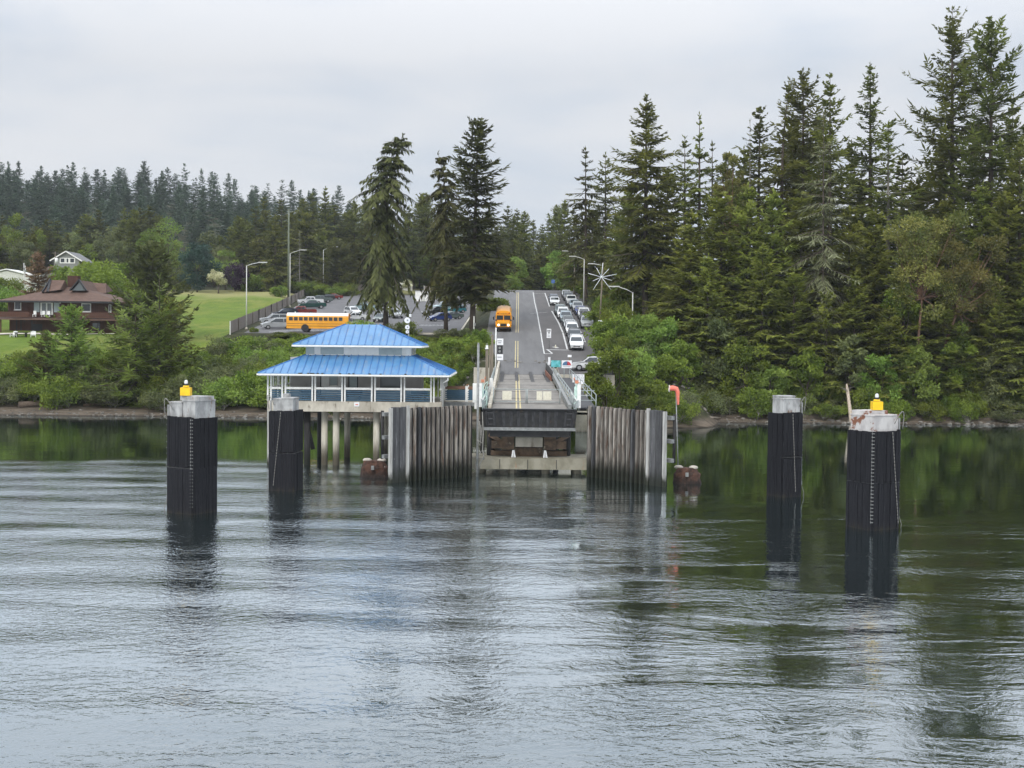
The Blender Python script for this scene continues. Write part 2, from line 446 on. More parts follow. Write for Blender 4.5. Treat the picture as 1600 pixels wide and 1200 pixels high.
M['dark_steel'] = mat('black_steel', (.022, .022, .024), (.04, .038, .036), 2, rough=.6, stain=((.07, .05, .035), 1.3, .6, .75))
M['rib'] = mat('dull_rib', (.065, .065, .068), (.035, .035, .037), 2.5, (2, 2, .5), .7)
M['brown_beam'] = mat('rust_brown_beam', (.17, .115, .075), (.07, .05, .035), 1.4, rough=.85, stain=((.30, .25, .18), 1.4, .58, .72))
M['green_frame'] = mat('pale_green_frame', (.52, .68, .60), (.42, .56, .50), 3, rough=.5)
M['orange_cap'] = mat('orange_cap', (.62, .24, .13), (.5, .2, .12), 3, rough=.5)
M['roof_blue'] = mat('blue_metal_roof', (.084, .222, .41), (.060, .178, .345), .8, rough=.42, spec=.5, stain=((.17, .225, .30), 1.3, .52, .74, (2.5, .5, 1)))
M['roof_seam'] = mat('blue_roof_seam', (.05, .17, .40), (.045, .15, .36), 1, rough=.4)
M['taupe'] = mat('taupe_wall', (.43, .41, .385), (.37, .35, .33), 1, rough=.85)
M['offwhite'] = mat('off_white_siding', (.80, .79, .75), (.72, .71, .67), 2, (1, 1, .4), .7)
M['blue_rail'] = mat('blue_slat_paint', (.045, .105, .16), (.035, .08, .125), 2, rough=.5)
M['blue_dark'] = mat('dark_blue_bench', (.018, .03, .075), (.015, .025, .06), 2, rough=.5)
M['rail_brown'] = mat('brown_hand_rail', (.20, .10, .06), (.14, .075, .045), 2, rough=.7)
M['pane'] = glass('grey_pane', (.10, .12, .12), .12)
M['pane_light'] = mat('pale_pane', (.36, .42, .42), (.30, .36, .36), 1, rough=.15, spec=.6)  # smooth opaque panes, pale grey-green in the base colour
M['wood_pole'] = mat('weathered_pole', (.20, .17, .125), (.12, .10, .075), 2, (4, 4, .4), .9)
M['lamp_post'] = mat('lamp_post_paint', (.58, .58, .53), (.48, .48, .44), 3, rough=.5)
M['rope'] = mat('grey_hose', (.24, .235, .21), (.17, .165, .15), 8, rough=.8)
M['windsock'] = mat('orange_windsock', (.80, .17, .11), (.72, .24, .18), 3, rough=.8)
M['drift'] = mat('driftwood', (.20, .15, .11), (.11, .08, .06), 2, (1, 6, 6), .9, bump=.05)
M['bus_yellow'] = mat('school_bus_yellow', (.80, .36, .018), (.72, .31, .015), 1, rough=.35)
M['bus_white'] = mat('bus_roof_white', (.85, .83, .78), (.78, .75, .70), 1, rough=.4)
M['tyre'] = mat('tyre', (.015, .015, .016), (.022, .022, .022), 5, rough=.85)
M['rim'] = mat('alloy_rim', (.42, .42, .43), (.3, .3, .31), 5, rough=.4, metal=.5)
M['car_glass'] = glass('car_glass', (.025, .032, .036), .06)
M['lamp_clear'] = mat('clear_lamp', (.7, .72, .72), (.6, .62, .62), 9, rough=.15)
M['lamp_red'] = mat('red_lamp', (.35, .01, .01), (.3, .01, .01), 9, rough=.25)
M['lamp_amber'] = mat('amber_lamp', (.75, .22, .01), (.7, .2, .01), 9, rough=.3)
M['lamp_lit'] = mat('lit_headlamp', (1, .93, .78), (1, .93, .78), 9, rough=.3, emit=2.2)
M['star_white'] = mat('white_star_tube', (.80, .84, .84), (.75, .79, .79), 9, rough=.3)  # plain white tubes of the star, no emission
M['house'] = mat('dark_red_brown_siding', (.080, .032, .019), (.055, .023, .014), 1.2, (5, 5, .3), .8)
M['shingle'] = mat('brown_shingle', (.125, .075, .055), (.09, .055, .042), 1.2, (1, 1, 2), .9, bump=.03)
M['grey_siding'] = mat('grey_siding', (.21, .22, .21), (.17, .18, .17), 1, (1, 1, 5), .8)
M['grey_roof'] = mat('grey_shingle', (.20, .20, .20), (.15, .15, .15), 1, rough=.9)
M['fence'] = mat('weathered_fence', (.27, .235, .205), (.17, .145, .125), 1.5, (6, 6, .4), .9)
M['tsunami'] = mat('teal_picture_panel', (.04, .30, .27), (.16, .50, .55), 2.0, rough=.4, stain=((.45, .68, .66), 2.4, .56, .66, (1, 1, 1)))
M['sign_blue'] = mat('sign_blue', (.08, .17, .28), (.07, .15, .26), 5, rough=.4)
M['sign_red'] = mat('sign_red', (.50, .05, .06), (.45, .05, .06), 5, rough=.4)
M['far_blue'] = mat('road_sign_blue', (.08, .16, .38), (.07, .14, .33), 5, rough=.4)

# ------------------------------------------------------------------ ground sheet
def make_ground():
    xs = sorted(set(list(np.arange(-1400, -240, 60)) + list(np.arange(-240, -60, 6)) + list(np.arange(-60, 60, 1.5)) + list(np.arange(60, 240, 6)) + list(np.arange(240, 1401, 60))))
    ys = sorted(set([140] + list(np.arange(150, 212, 1.0)) + list(np.arange(212, 384, 2.0)) + list(np.arange(384, 480, 6)) + list(np.arange(480, 1000, 20)) + [1100, 1300, 1500]))
    nx, ny = len(xs), len(ys)
    vs = [(x, y, ground(x, y)) for y in ys for x in xs]
    fs = [(j * nx + i, j * nx + i + 1, (j + 1) * nx + i + 1, (j + 1) * nx + i) for j in range(ny - 1) for i in range(nx - 1)]
    me = bpy.data.meshes.new('ground'); me.from_pydata(vs, [], fs)
    a = me.attributes.new('meadow', 'FLOAT', 'POINT')
    def mead(x, y):
        k = smooth(192, 199, y + 2 * math.sin(x * .4)) * (1 - smooth(352, 360, y + 3 * math.sin(x * .11))) * (1 - smooth(lotx(y) - 3, lotx(y) - 1.5, x)) * smooth(-160, -140, x)
        e = smooth(376, 379, y) * (1 - smooth(392, 400, y)) * smooth(-60, -50, x) * (1 - smooth(-8, -5, x))
        return max(k, e * .6)
    a.data.foreach_set('value', [mead(v[0], v[1]) for v in vs])
    me.polygons.foreach_set('use_smooth', [True] * len(fs))
    m, nt, nodes, links = _nodes('ground_cover')
    geo = nodes.new('ShaderNodeNewGeometry'); pos = geo.outputs['Position']
    sep = nodes.new('ShaderNodeSeparateXYZ'); links.new(pos, sep.inputs[0])
    at = nodes.new('ShaderNodeAttribute'); at.attribute_name = 'meadow'
    floor = mixc(nt, mrange(nt, noise(nt, pos, .5, 6), .35, .65), (.022, .03, .010), (.06, .055, .03))
    g1 = mixc(nt, mrange(nt, noise(nt, pos, .06, 5), .38, .62), (.112, .168, .018), (.168, .185, .034))
    g2 = mixc(nt, mrange(nt, noise(nt, pos, .30, 9, .78, (1, .45, 1)), .40, .62), g1, (.085, .135, .015))
    far = mrange(nt, mth(nt, 'ADD', sep.outputs[1], mth(nt, 'MULTIPLY', noise(nt, pos, .12, 3), 30)), 325, 352)
    g3 = mixc(nt, far, g2, (.24, .23, .09))
    c = mixc(nt, at.outputs['Fac'], floor, g3)
    beach = mixc(nt, mrange(nt, noise(nt, pos, .9, 9, .75, (.4, 1.5, 1)), .38, .62), (.175, .14, .105), (.075, .06, .045))
    bz = mrange(nt, mth(nt, 'ADD', sep.outputs[2], mth(nt, 'MULTIPLY', noise(nt, pos, .4, 3), .6)), 1.0, 1.5)
    c = mixc(nt, bz, beach, c)
    wet = mrange(nt, sep.outputs[2], .02, .22, .35, 1)
    cc = nodes.new('ShaderNodeCombineColor')
    for i in range(3): links.new(wet, cc.inputs[i])
    c = mixc(nt, 1.0, c, cc.outputs[0], 'MULTIPLY')
    b = nodes.new('ShaderNodeBsdfPrincipled'); b.inputs['Roughness'].default_value = .95; b.inputs['Specular IOR Level'].default_value = .2
    links.new(c, b.inputs['Base Color'])
    bp = nodes.new('ShaderNodeBump'); bp.inputs['Distance'].default_value = .25; bp.inputs['Strength'].default_value = 1
    links.new(noise(nt, pos, 1.6, 6, .7), bp.inputs['Height']); links.new(bp.outputs[0], b.inputs['Normal'])
    out = nodes.new('ShaderNodeOutputMaterial'); links.new(b.outputs[0], out.inputs[0])
    me.materials.append(m)
    tag(link('ground', me), kind='structure')
make_ground()

# ------------------------------------------------------------------ water
WATER_LO, WATER_HI = .18, .83
def make_water():
    mb = MB(); mb.poly([(-1390, -300, 0), (1390, -300, 0), (1390, 300, 0), (-1390, 300, 0)])
    m, nt, nodes, links = _nodes('harbour_water')
    geo = nodes.new('ShaderNodeNewGeometry'); pos = geo.outputs['Position']
    sep = nodes.new('ShaderNodeSeparateXYZ'); links.new(pos, sep.inputs[0])
    x, y = sep.outputs[0], sep.outputs[1]
    # breeze line: left of the ramp the breeze reaches farther in than on the right, in the lee of the wood
    edge = mth(nt, 'ADD', mrange(nt, x, -6, 24, 108, 80), mth(nt, 'MULTIPLY', mth(nt, 'SUBTRACT', noise(nt, pos, .05, 3, .5, (1, .5, 1)), .5), 22))
    d = mth(nt, 'SUBTRACT', edge, y)
    breeze = mrange(nt, d, -4, 7)
    lee = mrange(nt, mth(nt, 'SUBTRACT', x, mth(nt, 'MULTIPLY', y, .02)), -11, 4)          # the wood's lee
    near = mrange(nt, y, 38, 62, 1, .0)
    patch = mrange(nt, noise(nt, pos, .13, 4, .6, (.6, 1.7, 1), .6), .42, .60)
    rip_amt = mth(nt, 'MULTIPLY', breeze, mth(nt, 'SUBTRACT', 1, mth(nt, 'MULTIPLY', lee, mth(nt, 'SUBTRACT', .83, mth(nt, 'MULTIPLY', patch, .58)))))
    gust = mrange(nt, noise(nt, pos, .16, 3, .6, (.6, 1.3, 1), .6), .36, .62, .45, 1.0)
    rip_amt = mth(nt, 'MAXIMUM', mth(nt, 'MULTIPLY', rip_amt, gust), .05)
    # swell: long low wake waves rolling in
    warp = mth(nt, 'MULTIPLY', noise(nt, pos, .035, 2), 11)
    ph = mth(nt, 'ADD', mth(nt, 'ADD', mth(nt, 'MULTIPLY', y, 1.15), mth(nt, 'MULTIPLY', x, .10)), warp)
    s1 = mth(nt, 'MULTIPLY', mth(nt, 'SINE', ph), .020)
    ph2 = mth(nt, 'ADD', mth(nt, 'ADD', mth(nt, 'MULTIPLY', y, .62), mth(nt, 'MULTIPLY', x, -.16)), mth(nt, 'MULTIPLY', noise(nt, pos, .05, 2), 8))
    s2 = mth(nt, 'MULTIPLY', mth(nt, 'SINE', ph2), .028)
    sw = mth(nt, 'MULTIPLY', mth(nt, 'ADD', s1, s2), mth(nt, 'MULTIPLY', mth(nt, 'MULTIPLY_ADD', breeze, .92, .08), mth(nt, 'MULTIPLY_ADD', lee, -.68, 1.0)))
    # ripples
    n1 = noise(nt, pos, 2.3, 3, .6, (.8, 1.0, 1), .8)
    n2 = noise(nt, pos, 6.0, 2, .5, (.85, 1.0, 1), .3)
    rp = mth(nt, 'MULTIPLY', mth(nt, 'ADD', mth(nt, 'MULTIPLY', n1, .054), mth(nt, 'MULTIPLY', n2, .019)), rip_amt)
    n3 = noise(nt, pos, .5, 2, .5, (.25, 1.3, 1))
    calm = mth(nt, 'MULTIPLY', n3, .012)
    h = mth(nt, 'ADD', mth(nt, 'ADD', sw, rp), calm)
    bp = nodes.new('ShaderNodeBump'); bp.inputs['Strength'].default_value = 1; bp.inputs['Distance'].default_value = 1
    links.new(h, bp.inputs['Height'])
    df = nodes.new('ShaderNodeBsdfDiffuse'); df.inputs['Color'].default_value = (.006, .014, .009, 1)
    gl = nodes.new('ShaderNodeBsdfGlossy'); gl.inputs['Color'].default_value = (.86, .93, .98, 1); gl.inputs['Roughness'].default_value = .012
    lw = nodes.new('ShaderNodeFresnel'); lw.inputs['IOR'].default_value = 1.33
    links.new(bp.outputs[0], lw.inputs['Normal']); links.new(bp.outputs[0], gl.inputs['Normal'])
    mx = nodes.new('ShaderNodeMixShader'); links.new(mrange(nt, lw.outputs[0], .05, .25, WATER_LO, WATER_HI, 'LINEAR'), mx.inputs[0])
    links.new(df.outputs[0], mx.inputs[1]); links.new(gl.outputs[0], mx.inputs[2])
    out = nodes.new('ShaderNodeOutputMaterial'); links.new(mx.outputs[0], out.inputs[0])
    tag(mb.build('water', m), kind='structure')
make_water()

# ------------------------------------------------------------------ roads
def sheet(name, left, right, ys, zf, m, dz, x_steps=1):
    mb = MB(); n = x_steps + 1
    vs = []
    for y in ys:
        a, c = left(y), right(y)
        for i in range(n): vs.append((a + (c - a) * i / x_steps, y, zf(y) + dz))
    fs = [(j * n + i, j * n + i + 1, (j + 1) * n + i + 1, (j + 1) * n + i) for j in range(len(ys) - 1) for i in range(x_steps)]
    mb.add(vs, fs, 0, True)
    return tag(mb.build(name, m), kind='structure')
rys = [float(v) for v in np.arange(167, 332, 1.0)]
xl_road = lambda y: float(np.interp(y, [167, 180, 190, 330], [-1.8, -2.9, -3.9, -4.2]))
xm_road = lambda y: float(np.interp(y, [167, 330], [4.35, 4.9]))
sheet('road', xl_road, xm_road, rys, road, M['asphalt'], .02)
sheet('holding_lanes', xm_road, lambda y: 14.6, rys, road, M['asphalt2'], .02)
lys = [float(v) for v in np.arange(204, 377, 1.0)]
sheet('parking_lot', lambda y: lotx(y) + 1.5, lambda y: float(np.interp(y, [204, 230, 376], [-9, -8.5, -9])), lys, lot, M['lot'], .03)

def ribbon(mb, pts, w, zf, dz):
    L, Rr = [], []
    for i, (x, y) in enumerate(pts):
        a = pts[max(i - 1, 0)]; b = pts[min(i + 1, len(pts) - 1)]
        dx, dy = b[0] - a[0], b[1] - a[1]; l = math.hypot(dx, dy) or 1
        nx, ny = -dy / l * w / 2, dx / l * w / 2
        L.append((x + nx, y + ny, zf(y + ny) + dz)); Rr.append((x - nx, y - ny, zf(y - ny) + dz))
    for i in range(len(pts) - 1): mb.poly([Rr[i], Rr[i + 1], L[i + 1], L[i]])
def dense(pts, step=1.0):
    out = []
    for (a, b) in zip(pts[:-1], pts[1:]):
        n = max(1, int(math.hypot(b[0] - a[0], b[1] - a[1]) / step))
        out += [(a[0] + (b[0] - a[0]) * i / n, a[1] + (b[1] - a[1]) * i / n) for i in range(n)]
    return out + [pts[-1]]
def pix(*ps): return [(GR(px, py).x, GR(px, py).y) for px, py in ps]
mb = MB()
fog = pix((850.5, 553), (846.5, 530), (843, 510), (839.5, 490), (835.5, 473), (833, 457))
ribbon(mb, dense(fog), .16, road, .026)
ribbon(mb, dense(pix((886.5, 546), (880, 522), (873, 505), (862, 486))), .22, road, .026)
ribbon(mb, dense(pix((858.5, 479), (851.5, 458))), .2, road, .026)
ribbon(mb, dense(pix((914.5, 535), (907, 518), (900, 505))), .16, road, .026)
ribbon(mb, dense(pix((853, 546.5), (905, 547.5))), .3, road, .026)
ribbon(mb, dense(pix((850.5, 553), (863, 553)), .5), .3, road, .030)
ribbon(mb, dense(pix((863, 552.5), (855.5, 546.8)), .5), .2, road, .034)
ribbon(mb, dense(pix((829, 490), (856, 488)), .5), .16, road, .030)
ribbon(mb, dense(pix((834, 458.5), (850, 459)), .5), .25, road, .030)
for px in (848, 868): ribbon(mb, dense(pix((px - 3, 542), (px + 3, 544)), .5), .6, road, .026) if px > 860 else None
tag(mb.build('road_markings', M['line_white']), kind='structure')
mb = MB()
for o in (-.17, .17):
    ribbon(mb, [(x + o, y) for x, y in dense(pix((807, 575), (807.5, 533)))], .11, road, .026)
    ribbon(mb, [(x + o, y) for x, y in dense(pix((808, 520), (808.5, 490), (809, 457)))], .11, road, .026)
tag(mb.build('centre_line', M['line_yellow']), kind='structure')
mb = MB()
for i in range(9):
    a = onz(442 + i * 8.2 - 22, 519, lambda x, y: lot(y)); mb_pts = [(a.x, a.y), (a.x + 1.4, a.y + 5)]
    ribbon(mb, dense(mb_pts), .14, lot, .036)
for i in range(8):
    a = onz(652 + i * 6, 509.5, lambda x, y: lot(y)); ribbon(mb, dense([(a.x, a.y), (a.x + .8, a.y + 4)]), .14, lot, .036)
tag(mb.build('parking_markings', M['line_white']), kind='structure')
# low concrete kerb at the lot's front and on its right side
mb = MB()
mb.beam((-20.5, 205.2, lot(205) + .12), (-10, 205.2, lot(205) + .12), .5, .35)
mb.beam((-8.6, 206, lot(206) + .1), (-8.4, 300, lot(300) + .1), .3, .25)
tag(mb.build('lot_kerb', M['conc']), kind='structure')

# abutment under the road end
mb = MB()
mb.box((5.2, 167.6, 2.9), (20.4, 2.0, 7.9))
tag(mb.build('abutment_wall', M['conc'])), 
ab = bpy.data.objects['abutment_wall']; tag(ab, 'concrete abutment wall carrying the foot of the road at the shore', 'wall')

t = thing('side_terrace', 'paved terrace beside the ramp head on a concrete wall, under the side-on SUV', 'terrace', (10, 162.2, 0))
mb = MB(); vs = []
for z0, z1 in ((-2, -2), (6.3, 7.42)):
    vs += [(-4.2, -5.2, z0), (2.6, -5.2, z0), (2.6, 4.38, z1), (-4.2, 4.38, z1)]
mb.add(vs, [(3, 2, 1, 0), (4, 5, 6, 7), (0, 1, 5, 4), (1, 2, 6, 5), (2, 3, 7, 6), (3, 0, 4, 7)]); mb.build('terrace', M['conc'], t)
mb = MB(); mb.add([(-4.18, -5.0, 6.345), (2.58, -5.0, 6.345), (2.58, 4.36, 7.44), (-4.18, 4.36, 7.44)], [(0, 1, 2, 3)]); mb.build('paving', M['asphalt2'], t)
# ------------------------------------------------------------------ dolphins
def dolphin(label, px, Y, pyw, side, rot, ztop, capspec, lantern, conduit_side, capmat='cap', chains=()):
    q = P(px, pyw, Y); loc = (q.x, Y + side * .55, 0)
    t = thing('mooring_dolphin', label, 'dolphin', loc, 0, 'ferry mooring dolphins in the water')
    g = random.Random(int(px))
    zs = [(-1.5, ztop * .475 - .03, 'lower_fender'), (ztop * .475 + .05, ztop, 'upper_fender')]
    h = side / 2
    for z0, z1, nm in zs:
        mb = MB()
        for face in range(4):
            a = rot + face * math.pi / 2
            n = int(side / .17); w = side / n
            nx, ny = math.sin(a), -math.cos(a); ux, uy = math.cos(a), math.sin(a)
            dz = g.uniform(-.06, .06)
            for i in range(n):
                s = -h + (i + .5) * w; o = h + g.uniform(-.02, .025)
                mb.box((nx * o + ux * s, ny * o + uy * s, (z0 + z1) / 2 + dz + g.uniform(-.02, .02)), (w * .93, .16, z1 - z0), a)
        mb.box((0, 0, (z0 + z1) / 2), (side - .06, side - .06, z1 - z0 - .12), rot)
        mb.build(nm, M['black_timber'], t)
    mb = MB(); mb.box((0, 0, ztop * .475 + .0), (side + .02, side + .02, .05), rot); mb.build('seam_band', M['pile_dark'], t)
    cap = MB(); ztc = ztop
    for (ox, oy, sx, sy, z0, z1) in capspec:
        ca, sa = math.cos(rot), math.sin(rot)
        z0, z1 = z0 * .9, z1 * .9
        cap.box((ox * ca - oy * sa, ox * sa + oy * ca, ztop + (z0 + z1) / 2), (sx, sy, z1 - z0), rot)
        ztc = max(ztc, ztop + z1)
    # lip plates round each cap block
    for (ox, oy, sx, sy, z0, z1) in capspec[:2]:
        ca, sa = math.cos(rot), math.sin(rot)
        cap.box((ox * ca - oy * sa, ox * sa + oy * ca, ztop + z1 * .9 - .05), (sx + .07, sy + .07, .06), rot)
    cap.build('steel_cap', M[capmat], t)
    if lantern:
        bx = lantern
        lb = MB(); lb.box((bx, -.1, ztc + .27), (.58, .54, .48)); lb.cyl((bx, -.1, ztc + .53), (bx, -.1, ztc + .63), .2, .17)
        lo = lb.build('lantern_box', M['yellow'], t)
        lb = MB(); lb.cyl((bx, -.1, ztc + .63), (bx, -.1, ztc + .72), .12, .12, m=0); lb.build('lantern_base', M['black'], lo)
        lb = MB(); lb.cyl((bx, -.1, ztc + .72), (bx, -.1, ztc + .84), .1, .11); lb.ball((bx, -.1, ztc + .86), .11, 8, 5); lb.build('lens', M['lamp_clear'], lo)
    # conduit, hose loop and chain down the outer corner
    sx = conduit_side
    cx = sx * (side * (abs(math.cos(rot)) + abs(math.sin(rot))) / 2 + .12)
    cb = MB(); cb.cyl((cx, .1, .9), (cx * .985, .1, ztop + .7), .06, .06, 7); cb.cyl((cx, .1, .75), (cx, .1, 1.0), .09, .09, 7)
    for i in range(14): cb.box((cx, .02, 1.1 + i * (ztop - .9) / 14), (.16, .05, .05))
    cb.build('conduit', M['steel'], t)
    hb = MB(); pts = []
    for i in range(15):
        u = i / 14; pts.append((cx * (1 - .35 * u) + sx * .25 * math.sin(u * math.pi), -.5 - .2 * u, ztop + .1 + 1.0 * math.sin(u * math.pi * .9)))
    hb.tube(pts, .028, 5); hb.build('hose', M['rope'], t)
    hb = MB(); hb.tube([(cx, .1, .9), (cx + sx * .2, 0, .2), (cx + sx * .05, -.1, -.4)], .02, 5); hb.build('rope_tail', M['rope'], t)
    for (px_, y_, slant) in chains:
        kb = MB(); z = ztop - .05
        nseg = 26
        for i in range(nseg):
            za = z - i * (ztop - .4) / nseg; zb = za - (ztop - .4) / nseg * .8
            xx = px_ + slant * i / nseg
            if slant: kb.cyl((xx, y_, za), (xx + slant / nseg * .9, y_, zb), .022, .022, 5)
            else:
                kb.cyl((xx - .05, y_, za), (xx - .05, y_, zb), .02, .02, 5); kb.box((xx, y_ - .02, (za + zb) / 2), (.16, .05, .045))
        kb.build('chain' if not slant else 'mooring_line', M['rope'] if slant else M['steel'], t)
    return t

cA = [(-.5, 0, 1.0, 1.75, -.05, 1.02), (.5, .05, .98, 1.7, -.05, 1.16), (.15, .25, 1.5, 1.3, 1.1, 1.38)]
dolphin('tall black timber-clad dolphin with yellow lantern, nearest the brown house side', 293, 75.7, 804, 2.0, R(-30), 5.75, cA, -.35 + .0, -1, 'cap', [(.30, -1.36, 0)])
cB = [(-.45, 0, 1.0, 1.75, -.05, 1.02), (.52, 0, 1.0, 1.7, -.05, 1.02), (-.1, .25, 1.5, 1.3, 1.0, 1.25)]
dolphin('black timber-clad dolphin with yellow lantern and rust-patched cap before the wooded shore', 1371, 72.2, 829, 2.0, R(30), 5.62, cB, .1, 1, 'cap_rusty', [(-.42, -1.36, 0), (.75, -1.1, .42)])
cC = [(-.4, 0, .62, 1.3, -.05, .95), (.28, 0, .8, 1.3, -.05, 1.02), (0, .1, .4, .4, 1.0, 1.3)]
dolphin('slim black dolphin without lantern standing in front of the blue-roofed shelter', 443, 87.6, 769, 1.72, R(-9), 5.5, cC, None, -1, 'cap', [(-.2, -1.02, -.5)])
cD = [(.0, -.1, 1.42, 1.2, -.05, 1.12), (.05, .25, 1.2, .9, 1.1, 1.3)]
dolphin('slim black dolphin with plain grey cap and no lantern before the wood', 1229, 87.2, 778, 1.58, R(26), 5.75, cD, None, 1, 'cap', [(.30, -1.0, .28)])

# ------------------------------------------------------------------ wing walls
def wing(label, A, B, outer, sgn):
    """A inner end, B outer end (x, y); sgn +1 when the wall is right of the ramp"""
    t = thing('wing_wall', label, 'wing wall', (A[0], A[1], 0), 0, 'timber wing walls beside the ramp')
    dx, dy = B[0] - A[0], B[1] - A[1]; L = math.hypot(dx, dy); ux, uy = dx / L, dy / L
    nx, ny = (uy, -ux) if sgn < 0 else (uy, -ux)
    if ny > 0: nx, ny = -nx, -ny
    ang = math.atan2(dy, dx); g = random.Random(int(L * 100) + sgn)
    pt = lambda s, o: (ux * s + nx * o, uy * s + ny * o)
    zt = 5.48
    # slats
    n = 14; s0, s1 = .2, L * .80
    for i in range(n):
        s = s0 + (s1 - s0) * (i + .5) / n; pitch = (s1 - s0) / n
        x, y = pt(s, .22); mb = MB()
        zz = zt + g.uniform(-.05, .05)
        mb.box((x, y, (zz - 1.5) / 2), (pitch * .37, .20, zz + 1.5), ang)
        x2, y2 = pt(s, .34); mb.box((x2, y2, (zz - 1.7) / 2 - .05), (pitch * .27, .08, zz + 1.45), ang)
        mb.build('timber_pile', M['pile_pale'] if g.random() < .8 else M['pile_dark'], t)
    mb = MB()
    for i in range(n + 1):
        s = s0 + (s1 - s0) * i / n; x, y = pt(s, .02)
        mb.box((x, y, (zt - 1.6) / 2), (.34, .22, zt + 1.5), ang)
    mb.build('back_timbers', M['pile_back'], t)
    # pale post between slats and dark end group
    x, y = pt(L * .815, .42); mb = MB(); mb.box((x, y, (zt - 1.4) / 2), (.24, .2, zt + 1.7), ang); mb.build('edge_post', M['post_white'], t)
    for i in range(4):
        x, y = pt(L * .845 + .05 + i * .31, .30 + .03 * (i % 2)); mb = MB()
        mb.box((x, y, (zt - 1.5) / 2), (.29, .24, zt + 1.6 + g.uniform(-.04, .04)), ang)
        for k in range(6): mb.box((x + nx * .13, y + ny * .13, .9 + k * .85), (.07, .03, .07), ang)
        mb.build('end_timber', M['pile_dark'], t)
    x, y = pt(L + .02, .35); mb = MB(); mb.box((x, y, (zt - 1.4) / 2), (.16, .3, zt + 1.4), ang); mb.build('edge_post', M['post_white'], t)
    # walers behind, sticking out at the outer end
    for z in (5.0, 3.3, 1.9):
        mb = MB(); a, b = pt(.0, -.28), pt(L + .24, -.28)
        mb.beam((a[0], a[1], z), (b[0], b[1], z), .30, .28)
        mb.build('waler', M['steel'], t)
    mb = MB(); x, y = pt(L + .12, -.55); mb.cyl((x, y, 1.7), (x, y, 5.25), .12, .12, 10); mb.build('batter_pile', M['pile_back'], t)
    for s in (L * .2, L * .55, L * .9):
        mb = MB(); x, y = pt(s, -.7); mb.cyl((x, y, -1.5), (x + -nx * -.3, y + .4, 5.0), .2, .18, 10)
        mb.build('rear_pile', M['pile_back'], t)
    return t
wing('pale-striped timber wing wall in front of the blue-roofed shelter', (-3.1, 98.8), (-9.05, 93.6), None, -1)
wing('pale-striped timber wing wall on the windsock side of the ramp', (5.95, 99.4), (11.35, 92.7), None, 1)

def lump(label, px, py, Y, w, h, seed):
    q = P(px, py, Y); g = np.random.default_rng(seed)
    t = thing('rusty_float', label, 'fender block', (q.x, Y + w * .4, 0), 0, 'rusty fender blocks')
    mb = MB(); n, k = 16, 9; vs = []
    for i in range(k):
        z = -.8 + (h + .8) * i / (k - 1)
        for j in range(n):
            a = 2 * math.pi * j / n
            rr = w / 2 * (1 + .10 * math.sin(3 * a + seed) + g.uniform(-.06, .06)) * (1 - .30 * (i / (k - 1)) ** 3) * (1.06 if i in (3, 6) else 1)
            vs.append((rr * math.cos(a), rr * .8 * math.sin(a), z + g.uniform(-.04, .04)))
    fs = [(i * n + j, i * n + (j + 1) % n, (i + 1) * n + (j + 1) % n, (i + 1) * n + j) for i in range(k - 1) for j in range(n)]
    fs.append(tuple((k - 1) * n + j for j in range(n)))
    mb.add(vs, fs, 0, False); mb.build('block', M['rust'], t)
    for s in (-1, 1):
        mb = MB(); mb.ball((s * w * .26, -.05 * s, h + .02), w * .17, 9, 5, sz=.45); mb.build('top_stone', M['pale_rock'], t)
    mb = MB(); mb.box((-w * .02, -w * .41, h * .62), (.22, .1, .3)); mb.build('plate', M['steel'], t)
lump('rusty brown fender block beside the wing wall nearest the shelter', 583, 748, 96.5, 2.15, 1.25, 3)
lump('rusty brown fender block beside the wing wall near the windsock', 1074, 757, 94.5, 2.1, 1.15, 8)

